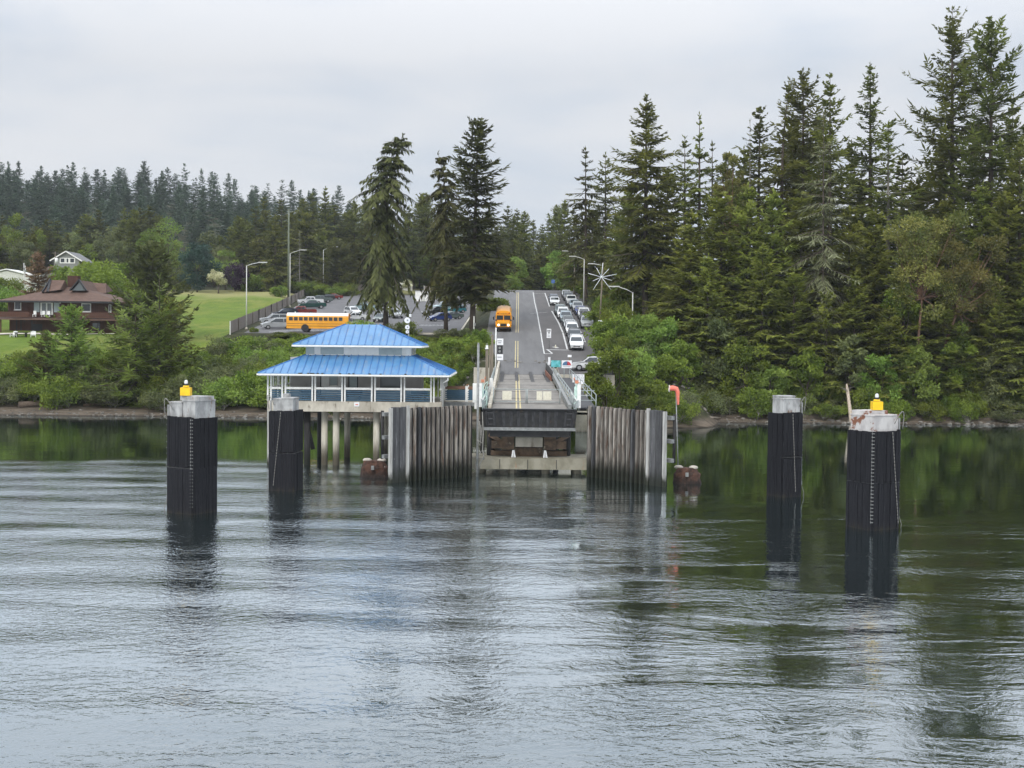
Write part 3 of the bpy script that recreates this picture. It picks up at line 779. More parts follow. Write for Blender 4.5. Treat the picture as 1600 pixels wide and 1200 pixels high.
# ------------------------------------------------------------------ transfer span
XC = 1.40
def span():
    t = thing('transfer_span', 'raised ferry transfer span with a concrete deck and black ribbed apron lip', 'ramp', (XC, 99, 0))
    zf = lambda y: road(y + 99)
    def strip(x0, x1, ys, dz, th, m, name, par=t):
        mb = MB()
        for a, b in zip(ys[:-1], ys[1:]):
            za, zb = zf(a) + dz, zf(b) + dz
            vs = [(x0, a, za - th), (x1, a, za - th), (x1, b, zb - th), (x0, b, zb - th), (x0, a, za), (x1, a, za), (x1, b, zb), (x0, b, zb)]
            mb.add(vs, [(3, 2, 1, 0), (4, 5, 6, 7), (0, 1, 5, 4), (1, 2, 6, 5), (2, 3, 7, 6), (3, 0, 4, 7)])
        return mb.build(name, m, par)
    deck = strip(-2.95, 2.95, [0, 6, 12.03, 18, 24, 30, 36, 42, 48, 56], 0, .35, M['deck'], 'deck')
    strip(-2.95, 2.95, [56.02, 60, 66, 68.2], 0, .35, M['asphalt'], 'approach_deck')
    for y in (6, 12, 22, 33, 44, 55.8):
        mb = MB(); mb.beam((-2.9, y, zf(y) + .012), (2.9, y, zf(y) + .012), .10, .02); mb.build('deck_joint', M['rib'], deck)
    mb = MB()
    for o in (-.20, .10): mb.beam((-.83 + o, .3, zf(.3) + .01), (-.72 + o, 55, zf(55) + .01), .12, .016)
    mb.build('centre_line', M['line_yellow'], t)
    for s in (-1, 1):
        mb = MB(); mb.beam((s * 3.12, .3, zf(0) + .1), (s * 3.12, 67, zf(67) + .15), .26, .5); mb.build('kerb', M['conc'] if s < 0 else M['steel'], t)
    # apron lip
    mb = MB()
    zt, zb = 5.16, 3.78
    mb.prism([(-3.68, -.35, zt), (-3.68, .0, zt), (-3.5, .35, zb), (-3.5, .05, zb)], (0, 0, 0.0001)) if False else None
    vs = [(-3.66, -.30, zt), (3.66, -.30, zt), (3.5, .10, zb), (-3.5, .10, zb), (-3.66, .02, zt), (3.66, .02, zt), (3.5, .42, zb), (-3.5, .42, zb)]
    mb.add(vs, [(0, 3, 2, 1), (4, 5, 6, 7), (0, 1, 5, 4), (3, 7, 6, 2), (0, 4, 7, 3), (1, 2, 6, 5)])
    lip = mb.build('apron_lip', M['dark_steel'], t)
    mb = MB(); mb.box((0, -.22, zt + .045), (7.3, .62, .07)); mb.build('lip_edge', M['black'], lip)
    for i in range(8):
        x = -2.05 + i * 4.1 / 7; mb = MB()
        vs = []
        for (yy, z, hw) in ((-.335, zt - .1, .13), (.055, zb + .05, .115)):
            for a in (-1, 1):
                vs += [(x * (1 if z > 4.5 else .97) + a * hw, yy, z), (x * (1 if z > 4.5 else .97) + a * hw, yy + .12, z)]
        mb.add(vs, [(0, 4, 6, 2), (0, 1, 5, 4), (2, 6, 7, 3), (0, 2, 3, 1), (4, 5, 7, 6)])
        mb.build('rib', M['rib'], lip)
    for s in (-1, 1):
        mb = MB()
        for k in range(3): mb.box((s * 3.08, -.20 + k * .13, zt - .26 - k * .45), (.42, .22, .10))
        mb.beam((s * 3.36, -.28, zt - .1), (s * 3.24, .1, zb + .1), .16, .2); mb.beam((s * 2.78, -.28, zt - .1), (s * 2.7, .1, zb + .1), .14, .2)
        mb.build('step', M['rib'], lip)
    mb = MB(); mb.box((0, .12, zb - .13), (7.1, .34, .24)); mb.build('lower_flange', M['steel'], lip)
    # girders and floor beams
    for x in (-2.55, -.85, .85, 2.55):
        mb = MB(); mb.beam((x, 1.2, zf(1) - 1.05), (x, 66, zf(66) - 1.05), .4, 1.35); mb.build('girder', M['dark_steel'], t)
    mb = MB(); mb.box((0, .75, 3.28), (6.2, .5, .55)); mb.build('end_beam', M['dark_steel'], t)
    return t
span()
def pier():
    t = thing('bearing_pier', 'low stained concrete pier at the waterline under the ramp end', 'pier', (XC, 102.2, 0))
    mb = MB(); mb.box((0, .0, .80), (9.3, 4.0, .82)); mb.box((0, .05, 1.245), (9.2, 3.8, .07)); c = mb.build('pile_cap', M['pier'], t)
    for x in (-2.3, -.1, 2.15):
        mb = MB(); mb.box((x, -2.01, .8), (.05, .03, .74)); mb.build('joint', M['black'], c)
    for x in (-3.8, -1.3, 1.3, 3.8):
        for y in (-1.2, 1.2):
            mb = MB(); mb.cyl((x, y, -2), (x, y, .45), .36, .36, 12); mb.build('pile', M['pier'], t)
    # bearing blocks, cross beams, brackets
    mb = MB(); mb.box((0, -.35, 2.45), (2.15, 1.2, .75)); mb.box((-.35, -.5, 2.93), (1.3, .9, .14)); mb.build('bearing_block', M['conc'], t)
    mb = MB(); mb.box((0, .2, 1.62), (2.2, 1.1, .68)); mb.build('pedestal', M['brown_beam'], t)
    for s in (-1, 1):
        mb = MB(); mb.box((s * 1.65, -.3, 2.35), (.95, 1.1, 1.0)); mb.box((s * 2.55, -.1, 2.2), (.85, .9, .6)); mb.beam((s * 3.2, -.2, 3.0), (s * 1.4, -.3, 2.0), .28, .3)
        mb.build('beam_end', M['brown_beam'], t)
        mb = MB(); mb.box((s * 2.1, .3, 1.5), (1.9, .9, .4)); mb.build('sill_beam', M['brown_beam'], t)
        mb = MB()
        x = s * 1.25
        mb.beam((x - .1, -1.75, 1.3), (x - .02, -1.5, 1.85), .07); mb.beam((x + .16, -1.75, 1.3), (x + .05, -1.5, 1.85), .07); mb.box((x + .03, -1.4, 1.5), (.12, .1, .5))
        mb.build('bracket', M['sign_white'], t)
    for x, y in ((-3.05, .4), (3.05, .6)):
        mb = MB(); mb.cyl((x, y, 1.2), (x, y, 3.6), .32, .32, 12); mb.build('column', M['pile_back'], t)
    for y in (24, 44, 60):
        mb = MB(); mb.box((0, y, road(102 + y) - 1.95), (7.4, .9, .6)); mb.build('bent_cap', M['pier'], t)
        for x in (-3, 0, 3):
            mb = MB(); mb.cyl((x, y, -3), (x, y, road(102 + y) - 2.2), .28, .28, 10); mb.build('pile', M['pile_back'], t)
pier()

# guard rails along the span, one thing per side
def guardrail(label, x, y0, y1, step, m='pale_steel', lean=.0, h=1.1, xo=0.):
    t = thing('guard_rail', label, 'railing', (x, y0, 0), 0)
    n = int((y1 - y0) / step)
    for i in range(n + 1):
        y = i * (y1 - y0) / n; z = road(min(166, y0 + y))
        mb = MB(); mb.cyl((0, y, z - .2), (lean, y, z + h), .045, .045, 6); mb.build('post', M[m], t)
    for k, hh in enumerate((h, h * .66, h * .33)):
        mb = MB(); mb.tube([(lean * hh / h, u * (y1 - y0), road(min(166, y0 + u * (y1 - y0))) + hh) for u in (0, .25, .5, .75, 1)], .04, 6); mb.build('rail', M[m], t)
    return t
guardrail('pale steel guard rail along the shelter side of the ramp', XC - 3.45, 101.2, 152, 4.2)
guardrail('pale steel guard rail along the sign side of the ramp', XC + 3.45, 101.2, 152, 4.2)
# flared end frames
for s, lab in ((-1, 'white slanting kerb panel at the lip end on the shelter side'), (1, 'white slanting kerb panel at the lip end on the stair side')):
    t = thing('flared_panel', lab, 'panel', (XC + s * 3.15, 99.2, 0))
    mb = MB(); mb.add([(s * .35, 0, 5.2), (s * .05, 5.5, 5.35), (s * .25, 5.5, 6.3), (s * .55, 0, 5.9), (s * .45, 0, 5.2), (s * .15, 5.5, 5.35), (s * .35, 5.5, 6.3), (s * .65, 0, 5.9)],
        [(0, 1, 2, 3), (7, 6, 5, 4), (0, 4, 5, 1), (3, 2, 6, 7), (0, 3, 7, 4), (1, 5, 6, 2)])
    mb.build('panel', M['pale_steel'], t)
    mb = MB(); mb.beam((s * .5, 0, 5.9), (s * .3, 5.5, 6.3), .1); mb.build('cap_rail', M['white'], t)
# tall movable kerb plate at the shore end
t = thing('kerb_plate', 'dark kerb plate with rust-red inner face at the shore end of the ramp', 'plate', (XC + 3.0, 140, 0))
mb = MB(); mb.add([(.0, 0, road(140) + .0), (-.35, 12, road(152)), (-.45, 12, road(152) + .95), (-.1, 0, road(140) + .75), (.1, 0, road(140)), (-.25, 12, road(152)), (-.33, 12, road(152) + 1.5), (.05, 0, road(140) + 1.1)], [(0, 3, 2, 1), (4, 5, 6, 7), (0, 1, 5, 4), (3, 7, 6, 2), (0, 4, 7, 3), (1, 2, 6, 5)])
mb.build('plate', M['dark_steel'], t)
mb = MB(); mb.add([(-.14, .2, road(140) + .02), (-.46, 11.5, road(151.5) + .02), (-.55, 11.5, road(151.5) + .75), (-.22, .2, road(140) + .55), (-.04, .2, road(140) + .02), (-.36, 11.5, road(151.5) + .02), (-.47, 11.5, road(151.5) + .75), (-.13, .2, road(140) + .55)], [(0, 3, 2, 1), (4, 5, 6, 7), (0, 1, 5, 4), (3, 7, 6, 2), (0, 4, 7, 3), (1, 2, 6, 5)])
mb.build('kicker', M['kerb_rust'], t)

# barrier gate across the deck
def gate(x0, x1, panels, label, hinge):
    y = 104.6; z = road(y) + .18
    t = thing('barrier_gate', label, 'gate', (0, y, z), 0, 'pale tube gates across the ramp deck')
    h = 1.02
    for zz in (0, h): 
        mb = MB(); mb.cyl((x0, 0, zz), (x1, 0, zz), .035, .035, 6); mb.build('rail', M['pale_steel'], t)
    for x in (x0, x1):
        mb = MB(); mb.cyl((x, 0, -.12 if x != hinge else -.3), (x, 0, h + (.15 if x == hinge else 0)), .045, .045, 6); mb.build('post', M['pale_steel'], t)
    for (a, b) in panels:
        mb = MB(); mb.box(((a + b) / 2, -.05, h * .50), (b - a, .03, .72)); mb.build('sign_panel', M['cream'], t)
gx = lambda px: P(px, 615, 104.6).x
gate(gx(771), gx(822), [(gx(785), gx(799.5))], 'tube gate leaf with one cream panel, shelter half of the deck', gx(771))
gate(gx(824), gx(875), [(gx(838.5), gx(847.5)), (gx(848.7), gx(861.5))], 'tube gate leaf with two cream panels, stair half of the deck', gx(875))

def green_frame(px0, px1, Y, label, flip):
    a, b = P(px0, 620, Y).x, P(px1, 620, Y).x
    z0, z1 = 5.1, 7.25
    t = thing('barricade_frame', label, 'barricade', ((a + b) / 2, Y, 0))
    w = (b - a) / 2
    mb = MB()
    for i in range(5):
        yy = i * .9; mb.cyl((-w * .3 * flip, yy, z0), (-w * .3 * flip, yy, z1 - .12 * i), .03, .03, 6)
    for k in range(5):
        zz = z0 + .15 + k * .45; mb.cyl((-w * .3 * flip, 0, zz), (-w * .3 * flip, 3.6, zz), .025, .025, 6)
    mb.build('bars', M['green_frame'], t)
    mb = MB()
    for k in range(5):
        zz = z0 + .1 + k * .42
        mb.beam((-w * .3, -.04, zz), (w * .75, -.04, zz + .38), .05); mb.beam((w * .75, -.04, zz), (w * .9, .4, zz + .4), .04)
    mb.cyl((w * .8, 0, z0), (w * .35, 0, z1 - .3), .03, .03, 6)
    mb.build('lattice', M['green_frame'], t)
    mb = MB(); mb.box((-w * .8 * flip, -.05, (z0 + z1) / 2 + .05), (.28, .16, z1 - z0 - .3)); mb.build('end_board', M['white'], t)
    mb = MB(); mb.box((-w * .25 * flip, -.05, z1 + .08), (.26, .2, .24)); mb.cyl((.1 * flip, -.05, z1 + .2), (.1 * flip, -.05, z1 + .42), .05, .05, 6); mb.build('cap_block', M['orange_cap'], t)
green_frame(749.5, 762, 99.6, 'pale green barricade frame with orange cap on the shelter side', 1)
green_frame(892, 906, 99.6, 'pale green barricade frame with orange cap on the stair side', -1)
# ------------------------------------------------------------------ terminal shelter
def shelter():
    X0, X1, Y0, Y1 = -20.0, -5.75, 104.6, 115.0
    cx, cy = (X0 + X1) / 2, (Y0 + Y1) / 2
    t = thing('waiting_shelter', 'white ferry waiting shelter on piles under two tiers of blue metal roof', 'shelter', (cx, cy, 0))
    lx = lambda x: x - cx
    ly = lambda y: y - cy
    zd = 5.36
    mb = MB(); mb.box((0, 0, zd - .42), (X1 - X0, Y1 - Y0, .84)); deck = mb.build('deck_slab', M['conc'], t)
    mb = MB(); mb.box((lx(P(557.5, 632, 104.6).x), ly(Y0) - .03, zd - .22), (.42, .04, .34)); s = mb.build('small_notice', M['sign_white'], deck)
    mb = MB(); mb.box((lx(P(557.5, 632, 104.6).x), ly(Y0) - .055, zd - .24), (.22, .01, .08)); mb.build('notice_print', M['red_ink'], s)
    for px in (480, 507, 525, 588, 652):
        x = lx(P(px, 700, 106).x)
        for yy in (106, 113.2):
            mb = MB(); mb.cyl((x, ly(yy), -2), (x, ly(yy), zd - .7), .27, .27, 12); mb.build('pile', M['conc_pile'] if px > 490 else M['pile_back'], t)
    x = lx(P(422, 700, 106).x)
    mb = MB(); mb.box((x, ly(106), 1.6), (.42, .42, 6.2)); mb.build('pile', M['post_white'], t)
    mb = MB(); mb.beam((lx(-17.4), ly(107), 4.3), (lx(-16.6), ly(107), 1.2), .3); mb.build('brace', M['pile_back'], t)
    mb = MB(); mb.box((0, ly(113.2), zd - 1.1), (13.6, .6, .55)); mb.build('cross_beam', M['pile_back'], t)
    # posts in pairs along the front and sides
    fx = [(418.5, 423.5), (441, 446), (488, 492.5), (534.5, 539), (581, 586), (627, 632), (673.5, 678)]
    fpairs = [tuple(lx(P(a, 600, Y0 + .1).x) for a in p) for p in fx]
    zt = 7.95
    for p in fpairs:
        for x in p:
            mb = MB(); mb.box((x, ly(Y0) + .12, (zd + zt) / 2), (.125, .125, zt - zd)); mb.build('post', M['white'], t)
    for s in (0, 1):
        xx = lx(X0) + .1 if s == 0 else lx(X1) - .1
        for k in range(1, 6):
            yy = ly(Y0) + .12 + k * (Y1 - Y0 - .25) / 5
            mb = MB(); mb.box((xx, yy, (zd + zt) / 2), (.125, .125, zt - zd)); mb.build('post', M['white'], t)
    for x in [p[0] for p in fpairs[1:]]:
        mb = MB(); mb.box((x, ly(Y1) - .12, (zd + zt) / 2), (.125, .125, zt - zd)); mb.build('post', M['white'], t)
    # rails and slats between pairs
    zr = 6.42
    xs = [p for p in fpairs]
    for (a, b) in zip(xs[:-1], xs[1:]):
        x0, x1 = a[1] + .075, b[0] - .075
        mb = MB(); mb.box(((x0 + x1) / 2, ly(Y0) + .12, zr), (x1 - x0, .16, .17)); mb.build('top_rail', M['white'], t)
        mb = MB()
        for k in range(5): mb.box(((x0 + x1) / 2, ly(Y0) + .14, zd + .12 + k * .18), (x1 - x0, .04, .115))
        mb.build('rail_slats', M['blue_rail'], t)
    mb = MB()
    for k in range(7): mb.box((fpairs[0][1] + .12 + k * .155, ly(Y0) + 1.6, (zr + zt) / 2), (.05, .05, zt - zr))
    mb.build('screen', M['white'], t)
    for xx, yy0, yy1, nm in ((lx(X0) + .1, ly(Y0), ly(Y1), 'side_rail'), (lx(X1) - .1, ly(Y0), ly(Y0) + 6, 'side_rail')):
        mb = MB(); mb.box((xx, (yy0 + yy1) / 2, zr), (.16, yy1 - yy0 - .4, .16))
        for k in range(5): mb.box((xx, (yy0 + yy1) / 2, zd + .12 + k * .18), (.04, yy1 - yy0 - .4, .06))
        mb.build(nm, M['white'], t)
    mb = MB(); mb.box((lx(X1) - .1, ly(Y0) + .8, (zr + zt) / 2), (.06, 1.2, zt - zr - .2)); mb.build('side_screen', M['offwhite'], t)
    # enclosed room
    RX0, RX1, RY0, RY1 = lx(-18.6), lx(-7.75), ly(107.3), ly(112.4)
    mb = MB(); mb.box(((RX0 + RX1) / 2, (RY0 + RY1) / 2, (zd + 8.9) / 2), (RX1 - RX0, RY1 - RY0, 8.9 - zd)); room = mb.build('room_wall', M['taupe'], t)
    for (a, b, z0, z1, mm, nm) in ((478, 489, 5.4, 7.9, 'taupe', 'door'), (502, 534, 5.75, 7.9, 'offwhite', 'window_board'), (516, 527, 6.6, 7.7, 'pane_light', 'window_pane'), (546, 558, 6.3, 7.75, 'pane_light', 'window_pane'), (594, 626, 6.35, 7.95, 'pane', 'window_pane')):
        x0, x1 = lx(P(a, 600, 107.3).x), lx(P(b, 600, 107.3).x)
        mb = MB(); o = {'door': .03, 'window_board': .03, 'window_pane': .07}[nm]
        mb.box(((x0 + x1) / 2, RY0 - o / 2 - .005, (z0 + z1) / 2), (x1 - x0, o, z1 - z0)); mb.build(nm, M[mm], room)
        mb = MB()
        for xx in (x0 - .04, x1 + .04): mb.box((xx, RY0 - .05, (z0 + z1) / 2), (.08, .09, z1 - z0 + .1))
        mb.build('frame', M['black'] if a in (502, 546) else M['taupe'], room)
    # ceiling of the verandah
    mb = MB(); mb.box((0, 0, zt + .05), (X1 - X0 - .1, Y1 - Y0 - .1, .06)); mb.build('soffit', M['offwhite'], t)
    # lower roof: skirt between the eave and the clerestory
    def tier(x0, x1, y0, y1, z0, ix, iy, z1, name, seamw, nseam, th=.16):
        mb = MB()
        o = [(x0, y0, z0), (x1, y0, z0), (x1, y1, z0), (x0, y1, z0)]; i = [(x0 + ix, y0 + iy, z1), (x1 - ix, y0 + iy, z1), (x1 - ix, y1 - iy, z1), (x0 + ix, y1 - iy, z1)]
        b = [(p[0], p[1], p[2] - th) for p in o]; bi = [(p[0], p[1], p[2] - th) for p in i]
        mb.add(o + i + b + bi, [(0, 1, 5, 4), (1, 2, 6, 5), (2, 3, 7, 6), (3, 0, 4, 7), (8, 12, 13, 9), (9, 13, 14, 10), (10, 14, 15, 11), (11, 15, 12, 8), (0, 8, 9, 1), (1, 9, 10, 2), (2, 10, 11, 3), (3, 11, 8, 0), (4, 5, 6, 7)])
        rf = mb.build(name, M['roof_blue'], t)
        mb = MB(); mb.box(((x0 + x1) / 2, y0 + .55, z0 - .215), (x1 - x0 - .1, .95, .03)); mb.build('bounce_soffit', M['offwhite'], rf)  # white sheet added under the front eave to bounce light onto the walls
        mb = MB()
        def seam(p, q): mb.beam((p[0], p[1], p[2] + .03), (q[0], q[1], q[2] + .03), .05, .07)
        for k in range(4): seam(o[k], i[k])
        for k in range(1, nseam):
            x = x0 + (x1 - x0) * k / nseam
            f = min(1, (x - x0) / ix, (x1 - x) / ix)
            for (yy, s) in ((y0, 1), (y1, -1)): seam((x, yy, z0), (x, yy + s * iy * f, z0 + (z1 - z0) * f))
        m_ = int(nseam * (y1 - y0) / (x1 - x0))
        for k in range(1, m_):
            y = y0 + (y1 - y0) * k / m_
            f = min(1, (y - y0) / iy, (y1 - y) / iy)
            for (xx, s) in ((x0, 1), (x1, -1)): seam((xx, y, z0), (xx + s * ix * f, y, z0 + (z1 - z0) * f))
        mb.build('standing_seam', M['roof_seam'], rf)
        mb = MB()
        for (p, q) in ((o[0], o[1]), (o[1], o[2]), (o[2], o[3]), (o[3], o[0])):
            d = 0.05; off = (0, -d, 0) if p[1] == q[1] == y0 else (0, d, 0) if p[1] == q[1] == y1 else (d, 0, 0) if p[0] == x1 else (-d, 0, 0)
            mb.beam((p[0] + off[0], p[1] + off[1], z0 - .12), (q[0] + off[0], q[1] + off[1], z0 - .12), .09, .13)
        mb.build('gutter', M['offwhite'], rf)
        return rf, i
    ex0, ex1 = lx(-20.62), lx(-5.07)
    lower, inner = tier(ex0, ex1, ly(103.7), ly(115.7), 7.66, 3.35, 3.35, 9.12, 'lower_roof', .05, 26)
    g = random.Random(4); mb = MB()
    for k in range(26):
        u = g.random(); x = inner[0][0] + u * (inner[1][0] - inner[0][0]); mb.ball((x, inner[0][1] - g.uniform(.02, .25), 9.10 - g.uniform(0, .10)), g.uniform(.04, .09), 6, 4, sz=.5)
    for k in range(14):
        x = ex0 + 3 + g.random() * 9; mb.box((x, ly(103.7) - .02, 7.66), (.16, .12, .08))
    mb.build('moss_clumps', mat('roof_moss', (.03, .03, .025), (.05, .05, .035), 8, rough=.95), lower)
    # clerestory
    c = inner; zc0, zc1 = 9.0, 9.86
    kx0, kx1, ky0, ky1 = c[0][0] + .05, c[1][0] - .05, c[0][1] + .05, c[2][1] - .05
    mb = MB(); mb.box(((kx0 + kx1) / 2, (ky0 + ky1) / 2, (zc0 + zc1) / 2), (kx1 - kx0, ky1 - ky0, zc1 - zc0)); cl = mb.build('clerestory', M['offwhite'], t)
    for (a, b) in ((478, 491), (501, 537), (592, 628)):
        x0, x1 = lx(P(a, 548, 107.1).x), lx(P(b, 548, 107.1).x)
        mb = MB(); mb.box(((x0 + x1) / 2, ky0 - .02, 9.48), (x1 - x0, .05, .62)); mb.build('clerestory_window', M['pane_light'], cl)
        mb = MB(); mb.box(((x0 + x1) / 2, ky0 - .03, 9.15), (x1 - x0 + .1, .09, .06)); mb.build('sill', M['white'], cl)
    mb = MB(); mb.box((kx1 + .02, (ky0 + ky1) / 2, 9.48), (.05, 3, .5)); mb.build('clerestory_window', M['pane_light'], cl)
    tier(kx0 - 1.0, kx1 + 1.0, ky0 - .9, ky1 + .9, 10.0, 3.9, (ky1 - ky0) / 2 + .88, 11.72, 'upper_roof', .05, 18)
    # downpipe at the ramp-side corner
    mb = MB(); mb.tube([(ex1 - .15, ly(103.75), 7.45), (ex1 - .1, ly(103.7), 7.25), (ex1 - .55, ly(104.3), 6.95), (lx(X1) + .12, ly(104.6), 6.8), (lx(X1) + .12, ly(104.6), 5.0)], .06, 7); mb.build('downpipe', M['white'], t)
    return lx, ly
shelter()
# benches inside the shelter
def bench(label, px0, px1, y):
    a, b = P(px0, 615, y).x, P(px1, 615, y).x; z = 5.36
    t = thing('bench', label, 'bench', ((a + b) / 2, y, z), 0, 'dark blue benches behind the shelter railing')
    w = b - a
    mb = MB(); mb.box((0, 0, .45), (w, .42, .06)); mb.build('seat', M['blue_dark'], t)
    mb = MB(); mb.box((0, .2, .72), (w, .05, .28)); mb.build('backrest', M['blue_dark'], t)
    for s in (-1, 1):
        mb = MB(); mb.box((s * w * .35, 0, .21), (.08, .4, .42)); mb.build('leg', M['blue_dark'], t)
bench('dark blue bench behind the railing, nearest the slim dolphin', 470, 497, 106.3)
bench('dark blue bench behind the railing in the middle of the shelter', 540, 566, 106.3)
bench('dark blue bench behind the railing at the ramp end of the shelter', 642, 668, 106.3)

# footbridge from the shelter to the ramp
def footbridge():
    t = thing('footbridge', 'short footbridge with blue slat railing and brown handrail beside the shelter', 'footbridge', (-5.7, 108.5, 0))
    L = 3.7; z = 5.3
    mb = MB(); mb.box((L / 2, 1.2, z - .15), (L, 2.4, .3)); mb.build('deck', M['conc'], t)
    mb = MB(); mb.box((L / 2, -.12, z - .25), (L, .12, .34)); mb.build('edge_beam', M['steel'], t)
    for (x0, x1) in ((.05, 1.75), (1.95, 3.65)):
        for yy in (0, 2.4):
            mb = MB()
            for k in range(5): mb.box(((x0 + x1) / 2, yy, z + .14 + k * .17), (x1 - x0, .04, .10))
            mb.build('rail_slats', M['blue_rail'], t)
            mb = MB(); mb.box(((x0 + x1) / 2, yy, z + 1.10), (x1 - x0, .14, .16)); mb.build('handrail', M['rail_brown'], t)
    for x in (1.80, 1.92, 3.7):
        for yy in (-.04, 2.44):
            mb = MB(); mb.box((x, yy, z + .62), (.10, .10, 1.36)); p = mb.build('post', M['white'], t)
            mb = MB(); mb.box((x, yy, z + 1.33), (.11, .11, .08)); mb.build('post_cap', M['rail_brown'], p)
    mb = MB(); mb.box((3.35, -.15, z + .32), (.62, .25, .5)); mb.build('box', M['cream'], t)
    for x in (.6, 3.2):
        mb = MB(); mb.cyl((x, 1.2, -2), (x, 1.2, z - .3), .2, .2, 10); mb.build('pile', M['pile_back'], t)
footbridge()

# catwalk on the sign side of the span
def catwalk():
    t = thing('catwalk', 'railed steel catwalk beside the ramp below the picture signs', 'catwalk', (5.3, 101, 0))
    mb = MB(); 
    zf = lambda y: road(101 + y) - .05
    mb.beam((.75, 0, zf(0)), (.75, 47, zf(47)), 1.3, .12); mb.build('walkway', M['rib'], t)
    for i in range(9):
        y = i * 47 / 8
        mb = MB(); mb.cyl((1.35, y, zf(y) - .2), (1.35, y, zf(y) + 1.1), .04, .04, 6); mb.build('post', M['pale_steel'], t)
    for hh in (1.1, .55):
        mb = MB(); mb.cyl((1.35, 0, zf(0) + hh), (1.35, 47, zf(47) + hh), .035, .035, 6); mb.build('rail', M['pale_steel'], t)
    for y in (2, 8):
        mb = MB(); mb.cyl((.2, y, zf(y)), (.2, y, zf(y) + 1.3), .05, .05, 6); mb.cyl((.2, y, zf(y) + 1.3), (1.35, y, zf(y) + 1.3), .04, .04, 6); mb.cyl((.2, y, zf(y) + .5), (1.35, y, zf(y) + .5), .04, .04, 6)
        mb.build('cross_rail', M['pale_steel'], t)
catwalk()
# stairway with landing
def stairs():
    q = P(910.5, 640, 150); x = q.x
    t = thing('stairway', 'dark brown stairway with a concrete side wall going down beside the ramp', 'stairs', (x, 150, 0))
    n = 18; ztop = 6.55; zbot = 2.35
    for i in range(n):
        y = i * .78; z = zbot + (ztop - zbot) * (i + 1) / n
        mb = MB(); mb.box((-.05, y, z - .05), (1.1, .62, .07)); mb.build('tread', M['brown_beam'], t)
    mb = MB(); mb.beam((-.05, -.2, zbot - .35), (-.05, n * .78, ztop - .45), 1.0, .2); mb.build('underside', M['pile_back'], t)
    mb = MB(); mb.beam((.62, -.3, zbot - .0), (.62, n * .78, ztop - .0), .16, .8); mb.build('side_wall', M['conc'], t)
    mb = MB(); mb.box((.0, -1.6, zbot - .2), (1.9, 2.6, .3)); mb.box((.0, -2.7, zbot - 1.6), (1.9, .4, 3)); mb.build('landing', M['pier'], t)
    mb = MB(); mb.cyl((.4, -1.6, -3), (.4, -1.6, zbot - .2), .3, .3, 10); mb.build('pile', M['pier'], t)
stairs()

# ------------------------------------------------------------------ poles and signs by the ramp
def pole(name, label, cat, px, pyt, Y, zb, r, m, group=None, cap=None, r1=None):
    q = P(px, pyt, Y); t = thing(name, label, cat, (q.x, Y, zb), 0, group)
    mb = MB(); mb.cyl((0, 0, 0), (0, 0, q.z - zb), r, r1 or r, 9); mb.build('shaft', M[m], t)
    return t, q.z - zb
t, h = pole('steel_post', 'tall grey steel post with a coiled hose at the ramp corner', 'post', 747.5, 538, 98.2, -2.0, .095, 'steel')
mb = MB(); mb.cyl((0, 0, h), (0, 0, h + .12), .10, .05, 9); mb.build('cap', M['steel'], t)
mb = MB()
for k in range(3):
    mb.tube([(.05 + .1 * k, -.13, 6.6 - .3 * k), (.12 + .12 * k, -.15, 5.0), (.05 + .16 * k, -.15, 4.2 + .2 * k), (-.04, -.14, 4.9)], .035, 6)
mb.tube([(.35, -.1, 7.0), (.45, -.15, 5.2), (.4, -.2, 4.0), (.5, -.3, 3.6), (.2, -.1, 3.0), (.1, .2, 2.2)], .045, 6)
mb.tube([(.3, .1, 4.0), (-.1, 0, 3.2), (-.2, .1, 2.5)], .03, 6)
mb.tube([(.45, .2, 4.0), (.5, .5, 3.3), (.3, 1.5, 3.25), (-.25, 2.2, 3.27), (-.55, 2.5, 3.27)], .045, 6)
mb.build('hose_loops', M['rope'], t)
t, h = pole('lamp_pole', 'brown wooden pole topped by a white lamp beside the ramp', 'lamp pole', 761, 544, 108, 3, .13, 'wood_pole')
mb = MB(); mb.box((0, -.05, h + .12), (.20, .22, .24)); mb.box((-.02, -.1, h - .02), (.28, .2, .12)); mb.build('lamp', M['white'], t)
mb = MB(); mb.cyl((0, 0, h + .2), (0, 0, h + .42), .04, .03, 6); mb.build('photocell', M['steel'], t)
for px, pyt, Y, lab in ((769.5, 523, 140, 'bare wooden pole between the lamp pole and the signal mast'), (766, 540, 155, 'short wooden pole in the bushes behind the lamp pole')):
    pole('wooden_pole', lab, 'pole', px, pyt, Y, 2, .12, 'wood_pole')
t, h = pole('signal_mast', 'white mast carrying a dark two-lens signal between two white signs', 'traffic signal', 775, 512, 150, 5.5, .07, 'white')
q0 = P(775, 512, 150)
def plate(t, x0, x1, z0, z1, y, m, name, par=None):
    mb = MB(); mb.box(((x0 + x1) / 2, y, (z0 + z1) / 2), (x1 - x0, .04, z1 - z0)); return mb.build(name, m, par or t)
zz = lambda py, px=781, Y=150: P(px, py, Y).z - 5.5
xx = lambda px: P(px, 545, 150).x - q0.x
a = plate(t, xx(776.5), xx(786.3), zz(539), zz(529), -.12, M['sign_white'], 'sign_board')
for i, w in enumerate((.5, .36)): plate(t, .45 - w / 2, .45 + w / 2, zz(532.5 + i * 3) - .05, zz(532.5 + i * 3) + .05, -.145, M['ink'], 'sign_lines', a)
b = plate(t, xx(777), xx(785.5), zz(553), zz(539.6), -.12, M['black'], 'signal_head')
for i in range(2):
    mb = MB(); mb.cyl((.46, -.14, zz(543.5 + i * 5.5)), (.46, -.2, zz(543.5 + i * 5.5)), .15, .15, 10); mb.build('lens', M['steel'], b)
